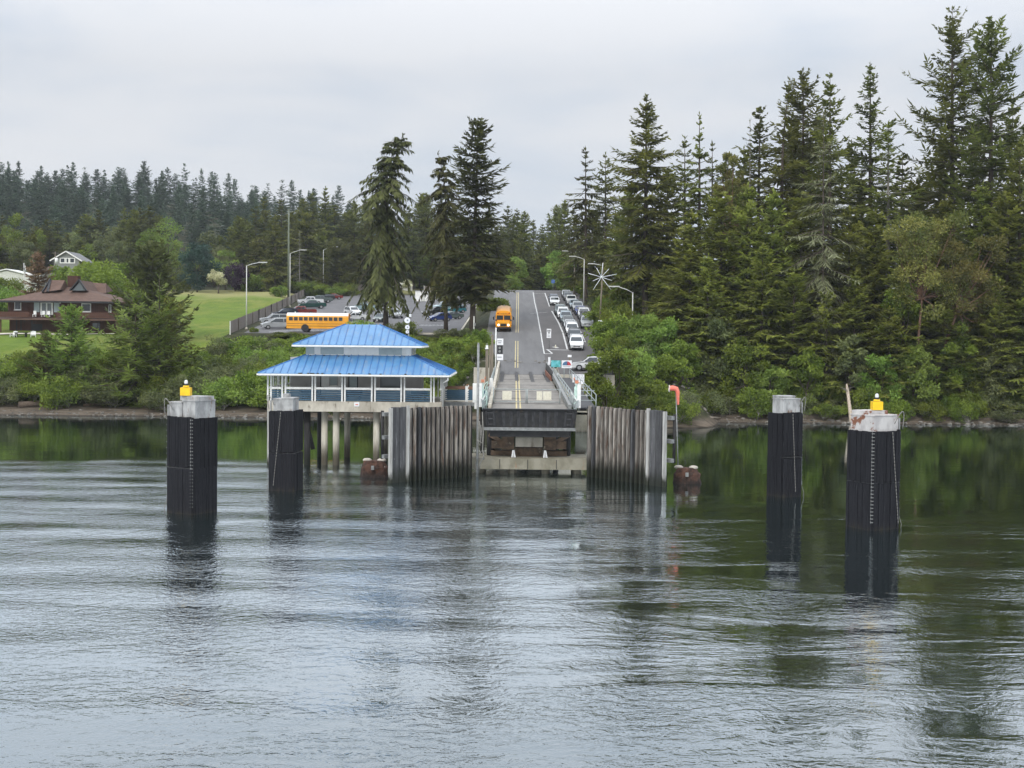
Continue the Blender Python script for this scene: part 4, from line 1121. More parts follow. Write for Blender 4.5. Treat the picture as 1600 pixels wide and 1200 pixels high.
a = plate(t, xx(776.5), xx(786.3), zz(562.5), zz(553.5), -.12, M['sign_white'], 'sign_board')
plate(t, .2, .7, zz(558) - .05, zz(558) + .05, -.145, M['ink'], 'sign_lines', a)
mb = MB(); mb.beam((0, -.06, zz(534)), (.75, -.06, zz(534)), .06); mb.beam((0, -.06, zz(558)), (.75, -.06, zz(558)), .06); mb.build('arm', M['steel'], t)
t = thing('control_cabinet', 'tall white control cabinet standing beside the steel post', 'cabinet', (P(742, 620, 100.5).x, 100.5, 5.1))
mb = MB(); mb.box((0, 0, 1.25), (.34, .4, 1.5)); mb.build('cabinet', M['white'], t)
mb = MB(); mb.box((.12, 0, .3), (.3, .3, .6)); mb.build('plinth', M['offwhite'], t)
mb = MB(); mb.box((0, -.21, 1.3), (.26, .03, 1.2)); mb.build('door', M['offwhite'], t)
t = thing('electric_box', 'small white service box on a post behind the guard rail', 'box', (P(767.5, 602, 118).x, 118, 5.6))
mb = MB(); mb.box((0, 0, .75), (.3, .25, 1.3)); mb.build('box', M['white'], t)
mb = MB(); mb.cyl((0, .1, -.4), (0, .1, .5), .06); mb.build('post', M['steel'], t)

def sign(name, label, px0, px1, py0, py1, Y, zbase, m, posts, pm='steel', postr=.045):
    a, b = P(px0, py1, Y), P(px1, py0, Y); w, h = b.x - a.x, b.z - a.z
    t = thing(name, label, 'sign', ((a.x + b.x) / 2, Y, zbase)); z0 = a.z - zbase
    mb = MB(); mb.box((0, 0, z0 + h / 2), (w, .05, h)); brd = mb.build('board', M[m], t)
    for f in posts:
        mb = MB(); mb.cyl((f * w, .06, 0), (f * w, .06, z0 + h * .7), postr, postr, 7); mb.build('post', M[pm], t)
    return t, brd, w, h, z0
sign('picture_sign', 'teal picture sign on two posts beside the white semicircle sign', 861, 876, 563.2, 573.5, 150, 5.6, 'tsunami', (-.2,), 'pale_steel')
t, brd, w, h, z0 = sign('fire_danger_sign', 'white sign with a blue and red semicircle dial', 877.5, 893.5, 563.2, 575, 150, 5.6, 'sign_white', (-.25,), 'pale_steel')
for k, (a0, a1, mm) in enumerate(((R(180), R(80), 'sign_blue'), (R(80), R(0), 'sign_red'))):
    mb = MB(); cz = z0 + h * .36; rr = w * .42
    n = 10; pts = [(0, -.03, cz)] + [(rr * math.cos(a0 + (a1 - a0) * i / n), -.03, cz + rr * .95 * math.sin(a0 + (a1 - a0) * i / n)) for i in range(n + 1)]
    mb.prism(pts, (0, -.012, 0)); mb.build('dial', M[mm], brd)
mb = MB(); mb.prism([(.02 * w, -.045, z0 + h * .34), (.1 * w, -.045, z0 + h * .42), (.06 * w, -.045, z0 + h * .72)], (0, -.01, 0)); mb.build('pointer', M['black'], brd)
mb = MB(); mb.box((0, -.03, z0 + h * .2), (w * .7, .012, h * .05)); mb.build('print_lines', M['ink'], brd)
t, brd, w, h, z0 = sign('notice_board', 'large white notice board with lines of faded lettering beside the stair', 894.3, 913, 585, 600.2, 138, 4.6, 'sign_white', (-.45, .45), 'steel')
g = random.Random(5); mb = MB()
for row, z in enumerate((.84, .64, .42)):
    x = -w * .38
    while x < w * .36:
        l = w * g.uniform(.04, .09); mb.box((x + l / 2, -.03, z0 + h * z), (l * .8, .012, h * .085)); x += l + (w * .06 if g.random() < .25 else w * .012)
mb.build('print_lines', M['ink'], brd)
mb = MB(); 
for x in (-.12, .02, .16): mb.box((x * w, -.03, z0 + h * .16), (w * .09, .012, h * .14))
mb.build('red_print', M['red_ink'], brd)
sign('small_white_sign', 'narrow white upright sign at the end of the ramp kerb', 856.5, 860, 558, 570, 152, 6.2, 'sign_white', (0,))
sign('small_white_sign', 'small white sign standing above the semicircle dial sign', 887, 893, 554.5, 558, 162, 6.4, 'sign_white', (0,), 'wood_pole', .09)
sign('small_white_sign', 'tiny white plate on the catwalk rail under the teal picture sign', 869, 873.2, 583, 586, 149, 5.6, 'sign_white', (0,))
q = GR(857.5, 545)
t, brd, w, h, z0 = sign('lane_sign', 'white lane sign with two black arrows on a post beside the stop line', 854.2, 861.2, 513.8, 528, q.y, q.z, 'sign_white', (.08,), 'steel')
mb = MB()
for s, lean in ((-.22, .10), (.20, -.06)):
    mb.beam((s * w + lean * w * 1.6, -.035, z0 + h * .48), (s * w, -.035, z0 + h * .74), w * .13, .012)
    mb.prism([(s * w - w * .2, -.03, z0 + h * .74), (s * w + w * .2, -.03, z0 + h * .74), (s * w, -.03, z0 + h * .94)], (0, -.012, 0))
mb.build('arrows', M['black'], brd)
mb = MB()
for z in (.32, .18): mb.box((0, -.03, z0 + h * z), (w * .66, .012, h * .055))
mb.build('print_lines', M['ink'], brd)
q = GR(868, 543); t = thing('traffic_marker', 'small pale marker lying by the stop line behind the lane sign', 'marker', (q.x, q.y, q.z))
mb = MB(); mb.cyl((0, 0, 0.02), (0, 0, .10), .3, .26, 12); mb.cyl((0, 0, .1), (0, 0, .38), .10, .07, 8); mb.build('base', M['cream'], t)
t, brd, w, h, z0 = sign('small_white_sign', 'white square sign with a dark symbol above the bushes by the holding lanes', 934.5, 941.3, 500.5, 508.7, 186, 9.0, 'sign_white', (0,), 'steel')
mb = MB(); mb.box((0, -.03, z0 + h * .5), (w * .16, .012, h * .5)); mb.build('symbol', M['ink'], brd)
t = thing('information_board', 'white framed information board half hidden in the bushes below the square sign', 'sign', (P(937.5, 516, 185).x, 185, 9))
a = P(932.5, 520, 185); b = P(943.2, 511, 185)
for s in (-1, 1):
    mb = MB(); mb.cyl((s * (b.x - a.x) / 2, 0, -.5), (s * (b.x - a.x) / 2, 0, b.z - 9), .06, .06, 6); mb.build('post', M['white'], t)
mb = MB(); mb.box((0, 0, (a.z + b.z) / 2 - 9), ((b.x - a.x) * .9, .06, b.z - a.z)); mb.build('board', M['pane_light'], t)
q = G(864, 452)
sign('blue_road_sign', 'small blue road sign at the top of the hill', 861.5, 867, 437, 442.5, 296, 21.8, 'far_blue', (0,))
t = thing('round_disc_post', 'thin post carrying three white round discs behind the shelter', 'sign post', (P(637.5, 520, 118).x, 118, 4))
for (py, rpx) in ((500.5, 4.6), (511.3, 3.6), (518.5, 2.6)):
    q = P(636.5, py, 118); r = rpx * 118 / F
    mb = MB(); mb.cyl((q.x - t.location.x, -.08, q.z - 4), (q.x - t.location.x, -.02, q.z - 4), r, r, 16); d = mb.build('disc', M['sign_white'], t)
    mb = MB(); mb.cyl((q.x - t.location.x + .02, -.1, q.z - 4), (q.x - t.location.x + .02, -.085, q.z - 4), r * .3, r * .3, 10); mb.build('disc_hub', M['ink'], d)
mb = MB(); mb.cyl((0.06, 0, 0), (0.06, 0, P(637, 496, 118).z - 4), .05, .05, 8); mb.build('post', M['steel'], t)
mb = MB(); q = P(641, 493, 118); mb.box((q.x - t.location.x, .05, q.z - 4), (.2, .2, .28)); mb.build('bracket', M['white'], t)

# windsock
q = P(1056, 640, 97); qt = P(1052, 607, 97)
t = thing('windsock', 'orange windsock hanging slack from a pole behind the wing wall', 'windsock', (qt.x + .1, 97, -1.5))
mb = MB(); mb.cyl((.45, 0, 0), (.1, 0, qt.z + 1.5), .05, .04, 8); mb.build('pole', M['steel'], t)
z = qt.z + 1.5
pts = [(-.42, -.1, z + .0), (-.15, -.1, z + .03), (.12, -.1, z - .03), (.22, -.1, z - .25), (.25, -.1, z - .65), (.28, -.1, z - 1.22)]
mb = MB(); mb.tube(pts, [.20, .20, .19, .16, .12, .07], 12, caps=False); mb.build('sock', M['windsock'], t)
mb = MB(); mb.tube([(-.42 + .0, -.1 + .25 * math.cos(a), z + .25 * math.sin(a)) for a in np.linspace(0, 2 * math.pi, 17)], .025, 5); mb.build('hoop', M['white'], t)

# ------------------------------------------------------------------ street lamps
def lamp(label, bpx, bpy_, tpx, tpy, apx, apy, group, m='lamp_post', base=None):
    b = base or G(bpx, bpy_); Y = b.y
    top = P(tpx, tpy, Y); arm = P(apx, apy, Y)
    t = thing('street_lamp', label, 'street lamp', tuple(b), 0, group)
    h = top.z - b.z; dx = arm.x - top.x; dz = arm.z - top.z
    mb = MB(); mb.cyl((0, 0, -.3), (0, 0, h), .11, .075, 9); mb.build('pole', M[m], t)
    mb = MB(); mb.cyl((0, 0, 0), (0, 0, .35), .22, .2, 9); mb.build('base', M['conc'], t)
    mb = MB(); mb.tube([(0, 0, h - .05), (dx * .3, 0, h + dz * .45), (dx * .8, 0, h + dz * .98)], .06, 7); mb.build('arm', M[m], t)
    mb = MB(); mb.box((dx * .98, 0, h + dz), (abs(dx) * .45 + .3, .32, .16)); hd = mb.build('lamp_head', M[m], t)
    mb = MB(); mb.box((dx * 1.02, 0, h + dz - .1), (.5, .24, .05)); mb.build('lens', M['lamp_clear'], hd)
GL = 'street lamps along the parking lot fence'
lamp('street lamp at the near end of the parking lot fence by the meadow', 385, 515, 385.5, 415, 411, 410, GL)
lamp('street lamp behind the parked pickups, beside the tall utility pole', 453, 480, 452.5, 396, 473, 390.5, GL)
lamp('street lamp at the far end of the parking lot by the brown pine', 505, 460, 504.8, 390.5, 523, 385.5, GL)
GL = 'street lamps along the hill road'
lamp('street lamp rising from the bushes nearest the big fir trunk', 988, 515, 987.5, 457, 958, 447.5, GL, base=Vector((P(988, 515, 192).x, 192, ground(P(988, 515, 192).x, 192))))
lamp('street lamp over the holding lanes just behind the star decoration', 912, 470, 912.5, 405, 894, 400.5, GL, base=Vector((P(912, 470, 240).x, 240, ground(P(912, 470, 240).x, 240))))
lamp('street lamp far up the hill at the crest of the road', 896.5, 456, 896.8, 396, 882, 392, GL, base=Vector((P(896.5, 456, 285).x, 285, ground(P(896.5, 456, 285).x, 285))))
# star decoration on its pole
Y = 197; b = P(936.5, 500, Y); zb = ground(b.x, Y); q = P(939.7, 433, Y)
t = thing('star_decoration', 'white eight-armed star decoration mounted on a wooden pole by the holding lanes', 'star', (q.x, Y, zb))
ptop = P(942.5, 410, Y)
mb = MB(); mb.cyl((b.x - q.x, .15, -.3), (ptop.x - q.x, .15, ptop.z - zb), .16, .12, 9); mb.build('pole', M['wood_pole'], t)
for (ex, ey) in ((942, 411), (951.5, 420), (963.5, 428.3), (956.5, 438.5), (955, 453), (927, 452.5), (926.3, 439), (918.8, 427), (932, 418.5)):
    e = P(ex, ey, Y); mb = MB(); mb.tube([(0, 0, q.z - zb), (e.x - q.x, 0, e.z - zb)], .045, 6); mb.build('arm', M['star_white'], t)
mb = MB(); mb.ball((0, -.03, q.z - zb), .16, 10, 6); mb.build('hub', M['star_white'], t)
a0, a1 = P(940, 414.5, Y), P(923, 412, Y)
mb = MB(); mb.tube([(a0.x - q.x, .1, a0.z - zb), (a1.x - q.x + .4, .1, a1.z - zb + .02)], .05, 6); mb.box((a1.x - q.x, .1, a1.z - zb), (.8, .25, .12)); mb.build('lamp_arm', M['lamp_post'], t)
a0, a1 = P(928, 411.5, Y), P(912.5, 404.5, 240)
# utility poles
def upole(label, px, pyb, pyt, Y, r=.17, cross=False, m='wood_pole', box=False):
    b = P(px, pyb, Y); zb = ground(b.x, Y); h = P(px, pyt, Y).z - zb
    t = thing('utility_pole', label, 'utility pole', (b.x, Y, zb))
    mb = MB(); mb.cyl((0, 0, -.5), (0, 0, h), r, r * .75, 9); mb.build('shaft', M[m], t)
    if cross:
        mb = MB(); mb.box((0, -.15, h - .4), (1.6, .1, .12)); mb.build('cross_arm', M[m], t)
    else:
        mb = MB(); mb.box((.12, -.1, h - 1.3), (.25, .25, .5)); mb.build('fitting', M['steel'], t)
    if box:
        mb = MB(); mb.cyl((.3, -.15, h - 2.8), (.3, -.15, h - 1.5), .34, .34, 10); mb.build('transformer', M['white'], t)
M['green_pole'] = mat('grey_green_pole', (.15, .17, .12), (.11, .125, .09), 2, (4, 4, .4), .9)
upole('very tall grey-green utility pole above the parking lot trees', 450.5, 470, 327, 330, .28, m='green_pole')
upole('utility pole with a white transformer in front of the grey gabled house', 86.5, 440, 393, 300, .16, True, box=True)
upole('thin pale pole beside the white shed roof', 37.5, 440, 411, 300, .12, m='lamp_post')
upole('second thin pale pole just right of the first by the white shed roof', 39.5, 440, 415, 303, .12, m='lamp_post')
upole('slim wooden pole behind the queue at the top of the hill', 897.5, 458, 418, 280, .14)
upole('pale wooden pole on the verge left of the coming school bus', 740.5, 522, 494, 200, .13, m='lamp_post')

# ------------------------------------------------------------------ fences
def fence(label, pts, h, board=.24, m='fence'):
    p0 = pts[0]; t = thing('board_fence', label, 'fence', (p0[0], p0[1], 0))
    g = random.Random(3); mb = MB()
    tot = []
    for (a, b) in zip(pts[:-1], pts[1:]):
        d = math.hypot(b[0] - a[0], b[1] - a[1]); n = max(1, int(d / board)); ang = math.atan2(b[1] - a[1], b[0] - a[0])
        for i in range(n):
            u = (i + .5) / n; x, y = a[0] + (b[0] - a[0]) * u, a[1] + (b[1] - a[1]) * u; z = ground(x, y)
            mb.box((x - p0[0], y - p0[1], z + h / 2 - .05 + g.uniform(-.02, .02)), (board * .95, .03, h), ang + g.uniform(-.05, .05))
        tot.append((a, b, d))
    mb.build('boards', M[m], t)
    for (a, b, d) in tot:
        n = max(1, int(d / 9))
        for i in range(n + 1):
            u = i / n; x, y = a[0] + (b[0] - a[0]) * u, a[1] + (b[1] - a[1]) * u; z = ground(x, y)
            mb = MB(); mb.box((x - p0[0] + .08, y - p0[1], z + h / 2), (.16, .16, h + .2)); mb.build('post', M['wood_pole' if i % 3 else 'lamp_post'], t)
    return t
fpts = [(lotx(y) - .6, float(y)) for y in (203, 222, 240, 262, 285, 310, 335, 358, 376)]
fence('weathered board fence climbing between the meadow and the parking lot', fpts, 2.0)
fence('brown board fence across the far end of the parking lot', [(lotx(377) + 3, 379.), (-45., 380.), (-36., 380.)], 2.0)
fence('low pale fence panel behind the drooping fir at the lot end', [(-36., 382.), (-30., 382.)], 2.2, m='lamp_post')
fence('low grey fence between the lot hut and the road trees', [(-26.5, 381.), (-16., 381.)], 1.8)
# lot hut
q = onz(659, 471, lambda x, y: lot(y))
t = thing('enclosure_hut', 'small white hut at the far end of the parking lot', 'hut', (q.x, q.y, lot(q.y)))
mb = MB(); mb.box((0, 0, 1.35), (3.2, 2.6, 2.7)); mb.build('wall', M['offwhite'], t)
mb = MB(); mb.box((0, 0, 2.78), (3.6, 3.0, .14)); mb.build('roof', M['grey_roof'], t)
mb = MB(); mb.box((.55, -1.32, 1.1), (.9, .05, 2.1)); mb.build('door', M['lamp_post'], t)
mb = MB(); mb.box((-1.63, .2, 1.5), (.05, .5, .6)); mb.build('window', M['black'], t)
# ------------------------------------------------------------------ vehicles (front towards -Y)
CARS = {}
PAINT = {}
def cpaint(k):
    c = {'white': (.70, .71, .71), 'silver': (.42, .44, .45), 'grey': (.16, .17, .18), 'dark': (.035, .04, .045), 'black': (.012, .012, .014), 'navy': (.02, .03, .06), 'blue': (.025, .05, .20), 'red': (.20, .025, .02),
         'green': (.012, .06, .05), 'teal': (.03, .16, .19), 'lightblue': (.32, .45, .48), 'greygreen': (.10, .13, .12), 'silverblue': (.28, .34, .38)}[k]
    if k not in PAINT: PAINT[k] = paint('car_paint_' + k, c)
    return PAINT[k]
OUT = {
    'sedan': ([(-2.30, .34), (-2.30, .62), (-2.1, .76), (-1.0, .93), (-.30, 1.40), (.15, 1.46), (.75, 1.42), (1.55, 1.02), (2.2, .98), (2.32, .62), (2.28, .34)], .90, (3, 4, 6, 7), .33, (-1.42, 1.38)),
    'suv': ([(-2.32, .36), (-2.32, .72), (-2.15, .93), (-1.12, 1.06), (-.42, 1.60), (.2, 1.70), (1.75, 1.66), (2.22, 1.10), (2.33, .68), (2.30, .36)], .94, (3, 4, 6, 7), .36, (-1.45, 1.40)),
    'hatchback': ([(-2.02, .34), (-2.02, .66), (-1.85, .82), (-1.05, .98), (-.20, 1.46), (.3, 1.53), (1.45, 1.45), (1.92, 1.0), (2.02, .62), (2.0, .34)], .88, (3, 4, 6, 7), .32, (-1.28, 1.25)),
    'van': ([(-2.50, .36), (-2.50, .70), (-2.3, .90), (-1.55, 1.06), (-.55, 1.66), (.1, 1.76), (2.1, 1.72), (2.46, 1.10), (2.52, .66), (2.5, .36)], .97, (3, 4, 6, 7), .34, (-1.6, 1.45)),
    'pickup': ([(-2.75, .46), (-2.75, .88), (-2.6, 1.06), (-1.45, 1.16), (-.80, 1.72), (-.4, 1.79), (.70, 1.77), (.95, 1.22), (2.72, 1.20), (2.77, .80), (2.74, .46)], .96, (3, 4, 6, 7), .40, (-1.75, 1.65)),
}
def car_master(kind):
    o, w, (wb, wt, rt, rb), wr, axles = OUT[kind]
    t = thing('parked_car' if kind != 'pickup' else 'pickup_truck', 'car', 'car')
    zb, zt = o[wb][1], max(p[1] for p in o); ym = max(abs(p[0]) for p in o)
    def hw(y, z):
        f = 1 - .10 * (abs(y) / ym) ** 5
        f *= 1 if z <= zb else 1 - .20 * (z - zb) / (zt - zb)
        return w * f * (.95 if z < .5 else 1)
    # finer outline so that the nose and tail round off
    pts = []
    for a, b in zip(o[:-1], o[1:]): pts += [(a[0] + (b[0] - a[0]) * k / 3, a[1] + (b[1] - a[1]) * k / 3) for k in range(3)]
    pts.append(o[-1])
    mb = MB(); n = len(pts)
    zlow = pts[0][1]
    vs = [(-hw(y, z), y, z) for y, z in pts] + [(hw(y, z), y, z) for y, z in pts] + [(-hw(y, z) * .96, y, (z * .55 + zlow * .45)) for y, z in pts][:0]
    fs = [(i, i + 1, n + i + 1, n + i) for i in range(n - 1)] + [(n - 1, 0, n, 2 * n - 1)]
    mb.add(vs, fs, 0, False)
    mb.add([vs[i] for i in range(n)], [tuple(reversed(range(n)))], 0); mb.add([vs[n + i] for i in range(n)], [tuple(range(n))], 0)
    if kind == 'pickup':
        mb.box((0, 1.82, 1.205), (1.55, 1.55, .02))
    mb.build('body', cpaint('silver'), t)
    def quad(a, b, name, sgn, inset=.86):
        (ya, za), (yb, zb_) = o[a], o[b]
        ys = [ya + (yb - ya) * k for k in (.1, .93)]; zs = [za + (zb_ - za) * k for k in (.1, .93)]
        off = Vector((0, -(zb_ - za), (yb - ya) )).normalized() * .015
        if off.z < 0: off = -off
        mb = MB(); mb.poly([Vector((s * hw(y, z) * inset, y, z)) + off for (s, y, z) in ((-1, ys[0], zs[0]), (1, ys[0], zs[0]), (1, ys[1], zs[1]), (-1, ys[1], zs[1]))])
        mb.build(name, M['car_glass'], t)
    quad(wb, wt, 'windscreen', 1); quad(rb, rt, 'rear_window', 1)
    ymid = (o[wt][0] + o[rt][0]) / 2
    zlo, zhi = zb + .06, zt - .13
    yl = lambda a, b, z: o[a][0] + (o[b][0] - o[a][0]) * min(1, max(0, (z - o[a][1]) / (o[b][1] - o[a][1] + 1e-6)))
    for s in (-1, 1):
        for (f0, f1) in (('w', ymid - .05), (ymid + .05, 'r')):
            P4 = []
            for z, first in ((zlo, True), (zhi, False)):
                a = yl(wb, wt, z) + .18 if f0 == 'w' else f0
                b = yl(rb, rt, z) - .18 if f1 == 'r' else f1
                P4.append((a, b, z))
            (a0, b0, z0), (a1, b1, z1) = P4
            mb = MB(); q = [(s * (hw(y, z) + .012), y, z) for y, z in ((a0, z0), (b0, z0), (b1, z1), (a1, z1))]
            mb.poly(q if s > 0 else q[::-1]); mb.build('side_window', M['car_glass'], t)
    for ya in axles:
        for s in (-1, 1):
            mb = MB(); mb.cyl((s * (w - .22), ya, wr), (s * (w + .015), ya, wr), wr, wr, 16); wh = mb.build('wheel', M['tyre'], t)
            mb = MB(); mb.cyl((s * (w + .0), ya, wr), (s * (w + .025), ya, wr), wr * .62, wr * .58, 12); mb.build('rim', M['rim'], wh)
    f = o[1]; r = o[-2]
    for s in (-1, 1):
        mb = MB(); mb.box((s * w * .66, f[0] + .06, f[1] + .04), (w * .38, .2, .16)); mb.build('headlight', M['lamp_clear'], t)
        mb = MB(); mb.box((s * w * .72, r[0] - .05, r[1] + .15), (w * .26, .16, .22)); mb.build('taillight', M['lamp_red'], t)
        mb = MB(); mb.box((s * (w + .08), o[wb][0] + .42, zb + .10), (.18, .12, .14)); mb.build('mirror', M['black'], t)
    mb = MB(); mb.box((0, f[0] + .02, f[1] - .06), (w * .95, .1, .14)); mb.box((0, f[0] + .04, .40), (w * 1.5, .12, .12)); mb.build('grille', M['black'], t)
    mb = MB(); mb.box((0, f[0] - .03, f[1] - .20), (.36, .03, .12)); mb.build('number_plate', M['sign_white'], t)
    mb = MB(); mb.box((0, 0, .33), (w * 1.6, ym * 1.7, .16)); mb.build('underbody', M['black'], t)
    if kind == 'suv':
        mb = MB()
        for s in (-1, 1): mb.cyl((s * w * .68, -.1, 1.72), (s * w * .68, 1.6, 1.70), .025, .025, 5)
        mb.build('roof_rails', M['black'], t)
    return t
USED = set()
def car(kind, color, loc, rz, label, group, slope=0., cat=None):
    if kind not in CARS: CARS[kind] = car_master(kind)
    m = CARS[kind]
    if kind in USED: t = copy_tree(m)
    else: t = m; USED.add(kind)
    t.location = loc; t.rotation_mode = 'QUATERNION'   # follow the slope whatever the heading
    from mathutils import Quaternion
    t.rotation_quaternion = Quaternion((1, 0, 0), slope) @ Quaternion((0, 0, 1), rz)
    t['label'] = label; t['group'] = group
    t['category'] = cat or {'sedan': 'car', 'suv': 'car', 'hatchback': 'car', 'van': 'van', 'pickup': 'pickup'}[kind]
    for ch in t.children:
        if ch.name.startswith('body'):
            ch.material_slots[0].link = 'OBJECT'; ch.material_slots[0].material = cpaint(color)
    return t
QG = 'cars queued in the holding lanes'
def queue(kind, color, Yf, x, label):
    y = Yf + 2.3; s = math.atan2(road(y + 1.5) - road(y - 1.5), 3)
    t = car(kind, color, (x, y, road(y) + .03), R(rnd.uniform(-1.2, 1.2)), label, QG, s)
    t.scale = (1.04, 1.10, 1.06); return t
col1 = [('suv', 'white', 179, 9.0, 'white SUV first in line beside the stop line, its bonnet by the bushes'), ('suv', 'dark', 185.3, 9.05, 'dark SUV directly behind the white SUV at the stop line'),
        ('suv', 'white', 191.8, 8.95, 'white-roofed car two behind the first white SUV in the near lane'), ('sedan', 'silver', 198.2, 8.95, 'silver sedan fourth from the stop line in the near lane'),
        ('hatchback', 'greygreen', 204.5, 8.9, 'grey hatchback between a silver sedan and a blue-grey car in the near lane'), ('suv', 'silverblue', 211, 8.8, 'blue-grey SUV in the near lane, just below the white-roofed van'),
        ('van', 'white', 217.4, 8.6, 'white-roofed van near the back of the close-packed near lane'), ('suv', 'greygreen', 223.9, 8.35, 'silver-green SUV last in the close-packed near lane, before the gap'),
        ('sedan', 'white', 246.5, 8.1, 'white car with dark windscreen alone at the head of the short upper group'), ('hatchback', 'navy', 253.5, 8.1, 'dark blue hatchback behind the white car in the short upper group')]
for a in col1: queue(*a)
col2 = [('pickup', 'silver', 201.5, 11.75, 'silver pickup nearest the bushes at the front of the far lane'), ('suv', 'dark', 209.2, 12.0, 'dark grey SUV directly behind the silver pickup in the far lane'),
        ('van', 'white', 217, 12.1, 'white van third in the far lane, below the star pole'), ('sedan', 'blue', 224.5, 11.9, 'blue sedan in the far lane just above the white van'),
        ('suv', 'silver', 231.5, 11.8, 'silver SUV in the far lane beside the gap in the near lane'), ('hatchback', 'silverblue', 238.5, 11.5, 'pale hatchback in the far lane behind the silver SUV'),
        ('pickup', 'white', 247.5, 11.3, 'white pickup in the far lane beside the upper white car'), ('suv', 'grey', 258, 11.2, 'grey SUV second from the top of the far lane'), ('sedan', 'silver', 268, 11.2, 'silver sedan at the very top of the far lane')]
for a in col2: queue(*a)
Y = 161; q = P(895, 570, Y)
car('suv', 'white', (q.x + 2.35, Y, 6.3 + .11 * (Y - 157) + .02), R(-90), 'white SUV parked side-on behind the dial sign, half hidden by the bushes', 'cars parked by the ramp', 0)

LG = 'cars parked in the parking lot'
SL = math.atan(.07)
def lotcar(kind, color, px, py, rz, label, dy=0):
    q = onz(px, py, lambda x, y: lot(y)); y = q.y + dy
    return car(kind, color, (q.x, y, lot(y) + .04), R(rz), label, LG, SL)
lotcar('van', 'silver', 434, 514, -70, 'silver minivan parked beside the yellow bus, nose to the fence')
lotcar('suv', 'silver', 429, 506, -70, 'silver car mostly hidden behind the silver minivan')
lotcar('suv', 'navy', 446, 496.5, -72, 'dark navy SUV behind the silver cars, by the board fence')
lotcar('pickup', 'red', 470, 493.5, -72, 'red pickup tail showing between the navy SUV and the bus roof')
lotcar('pickup', 'green', 488, 482.5, -70, 'dark green pickup parked at the lot edge with white wheels showing')
lotcar('pickup', 'white', 485, 476, -70, 'white pickup immediately behind the dark green pickup')
lotcar('pickup', 'greygreen', 500, 473.5, -68, 'grey-green pickup behind the white pickup')
lotcar('hatchback', 'dark', 510, 469.5, -72, 'dark hatchback between the grey-green pickup and the small red car')
lotcar('sedan', 'red', 520, 468, -72, 'small dark red car farthest along the fence row')
lotcar('suv', 'white', 551, 493, 30, 'white SUV in the middle of the lot above the bus roof')
lotcar('sedan', 'white', 553, 501, -78, 'white car just behind the yellow bus roof')
lotcar('pickup', 'lightblue', 567, 487, -75, 'pale pickup behind the white SUV in the middle of the lot')
lotcar('van', 'white', 603, 494, 15, 'white van behind the trunk of the bent-topped fir')
lotcar('sedan', 'greygreen', 595, 503, -10, 'grey-green sedan in front of the white van by the bent-topped fir')
lotcar('suv', 'silver', 618, 497, 20, 'silver SUV just right of the white van under the fir branches')
lotcar('suv', 'black', 678, 493.5, -45, 'black SUV parked left of the thin fir trunk')
lotcar('hatchback', 'blue', 687, 502, -58, 'bright blue hatchback in front of the black SUV')
lotcar('van', 'lightblue', 694, 485, -60, 'pale blue van hidden behind the thin fir in the lot')
lotcar('sedan', 'greygreen', 704, 499, -60, 'dark grey-green sedan behind the bright blue hatchback')
lotcar('hatchback', 'teal', 712, 489, -70, 'teal hatchback by the kerb nearest the tallest centre fir')

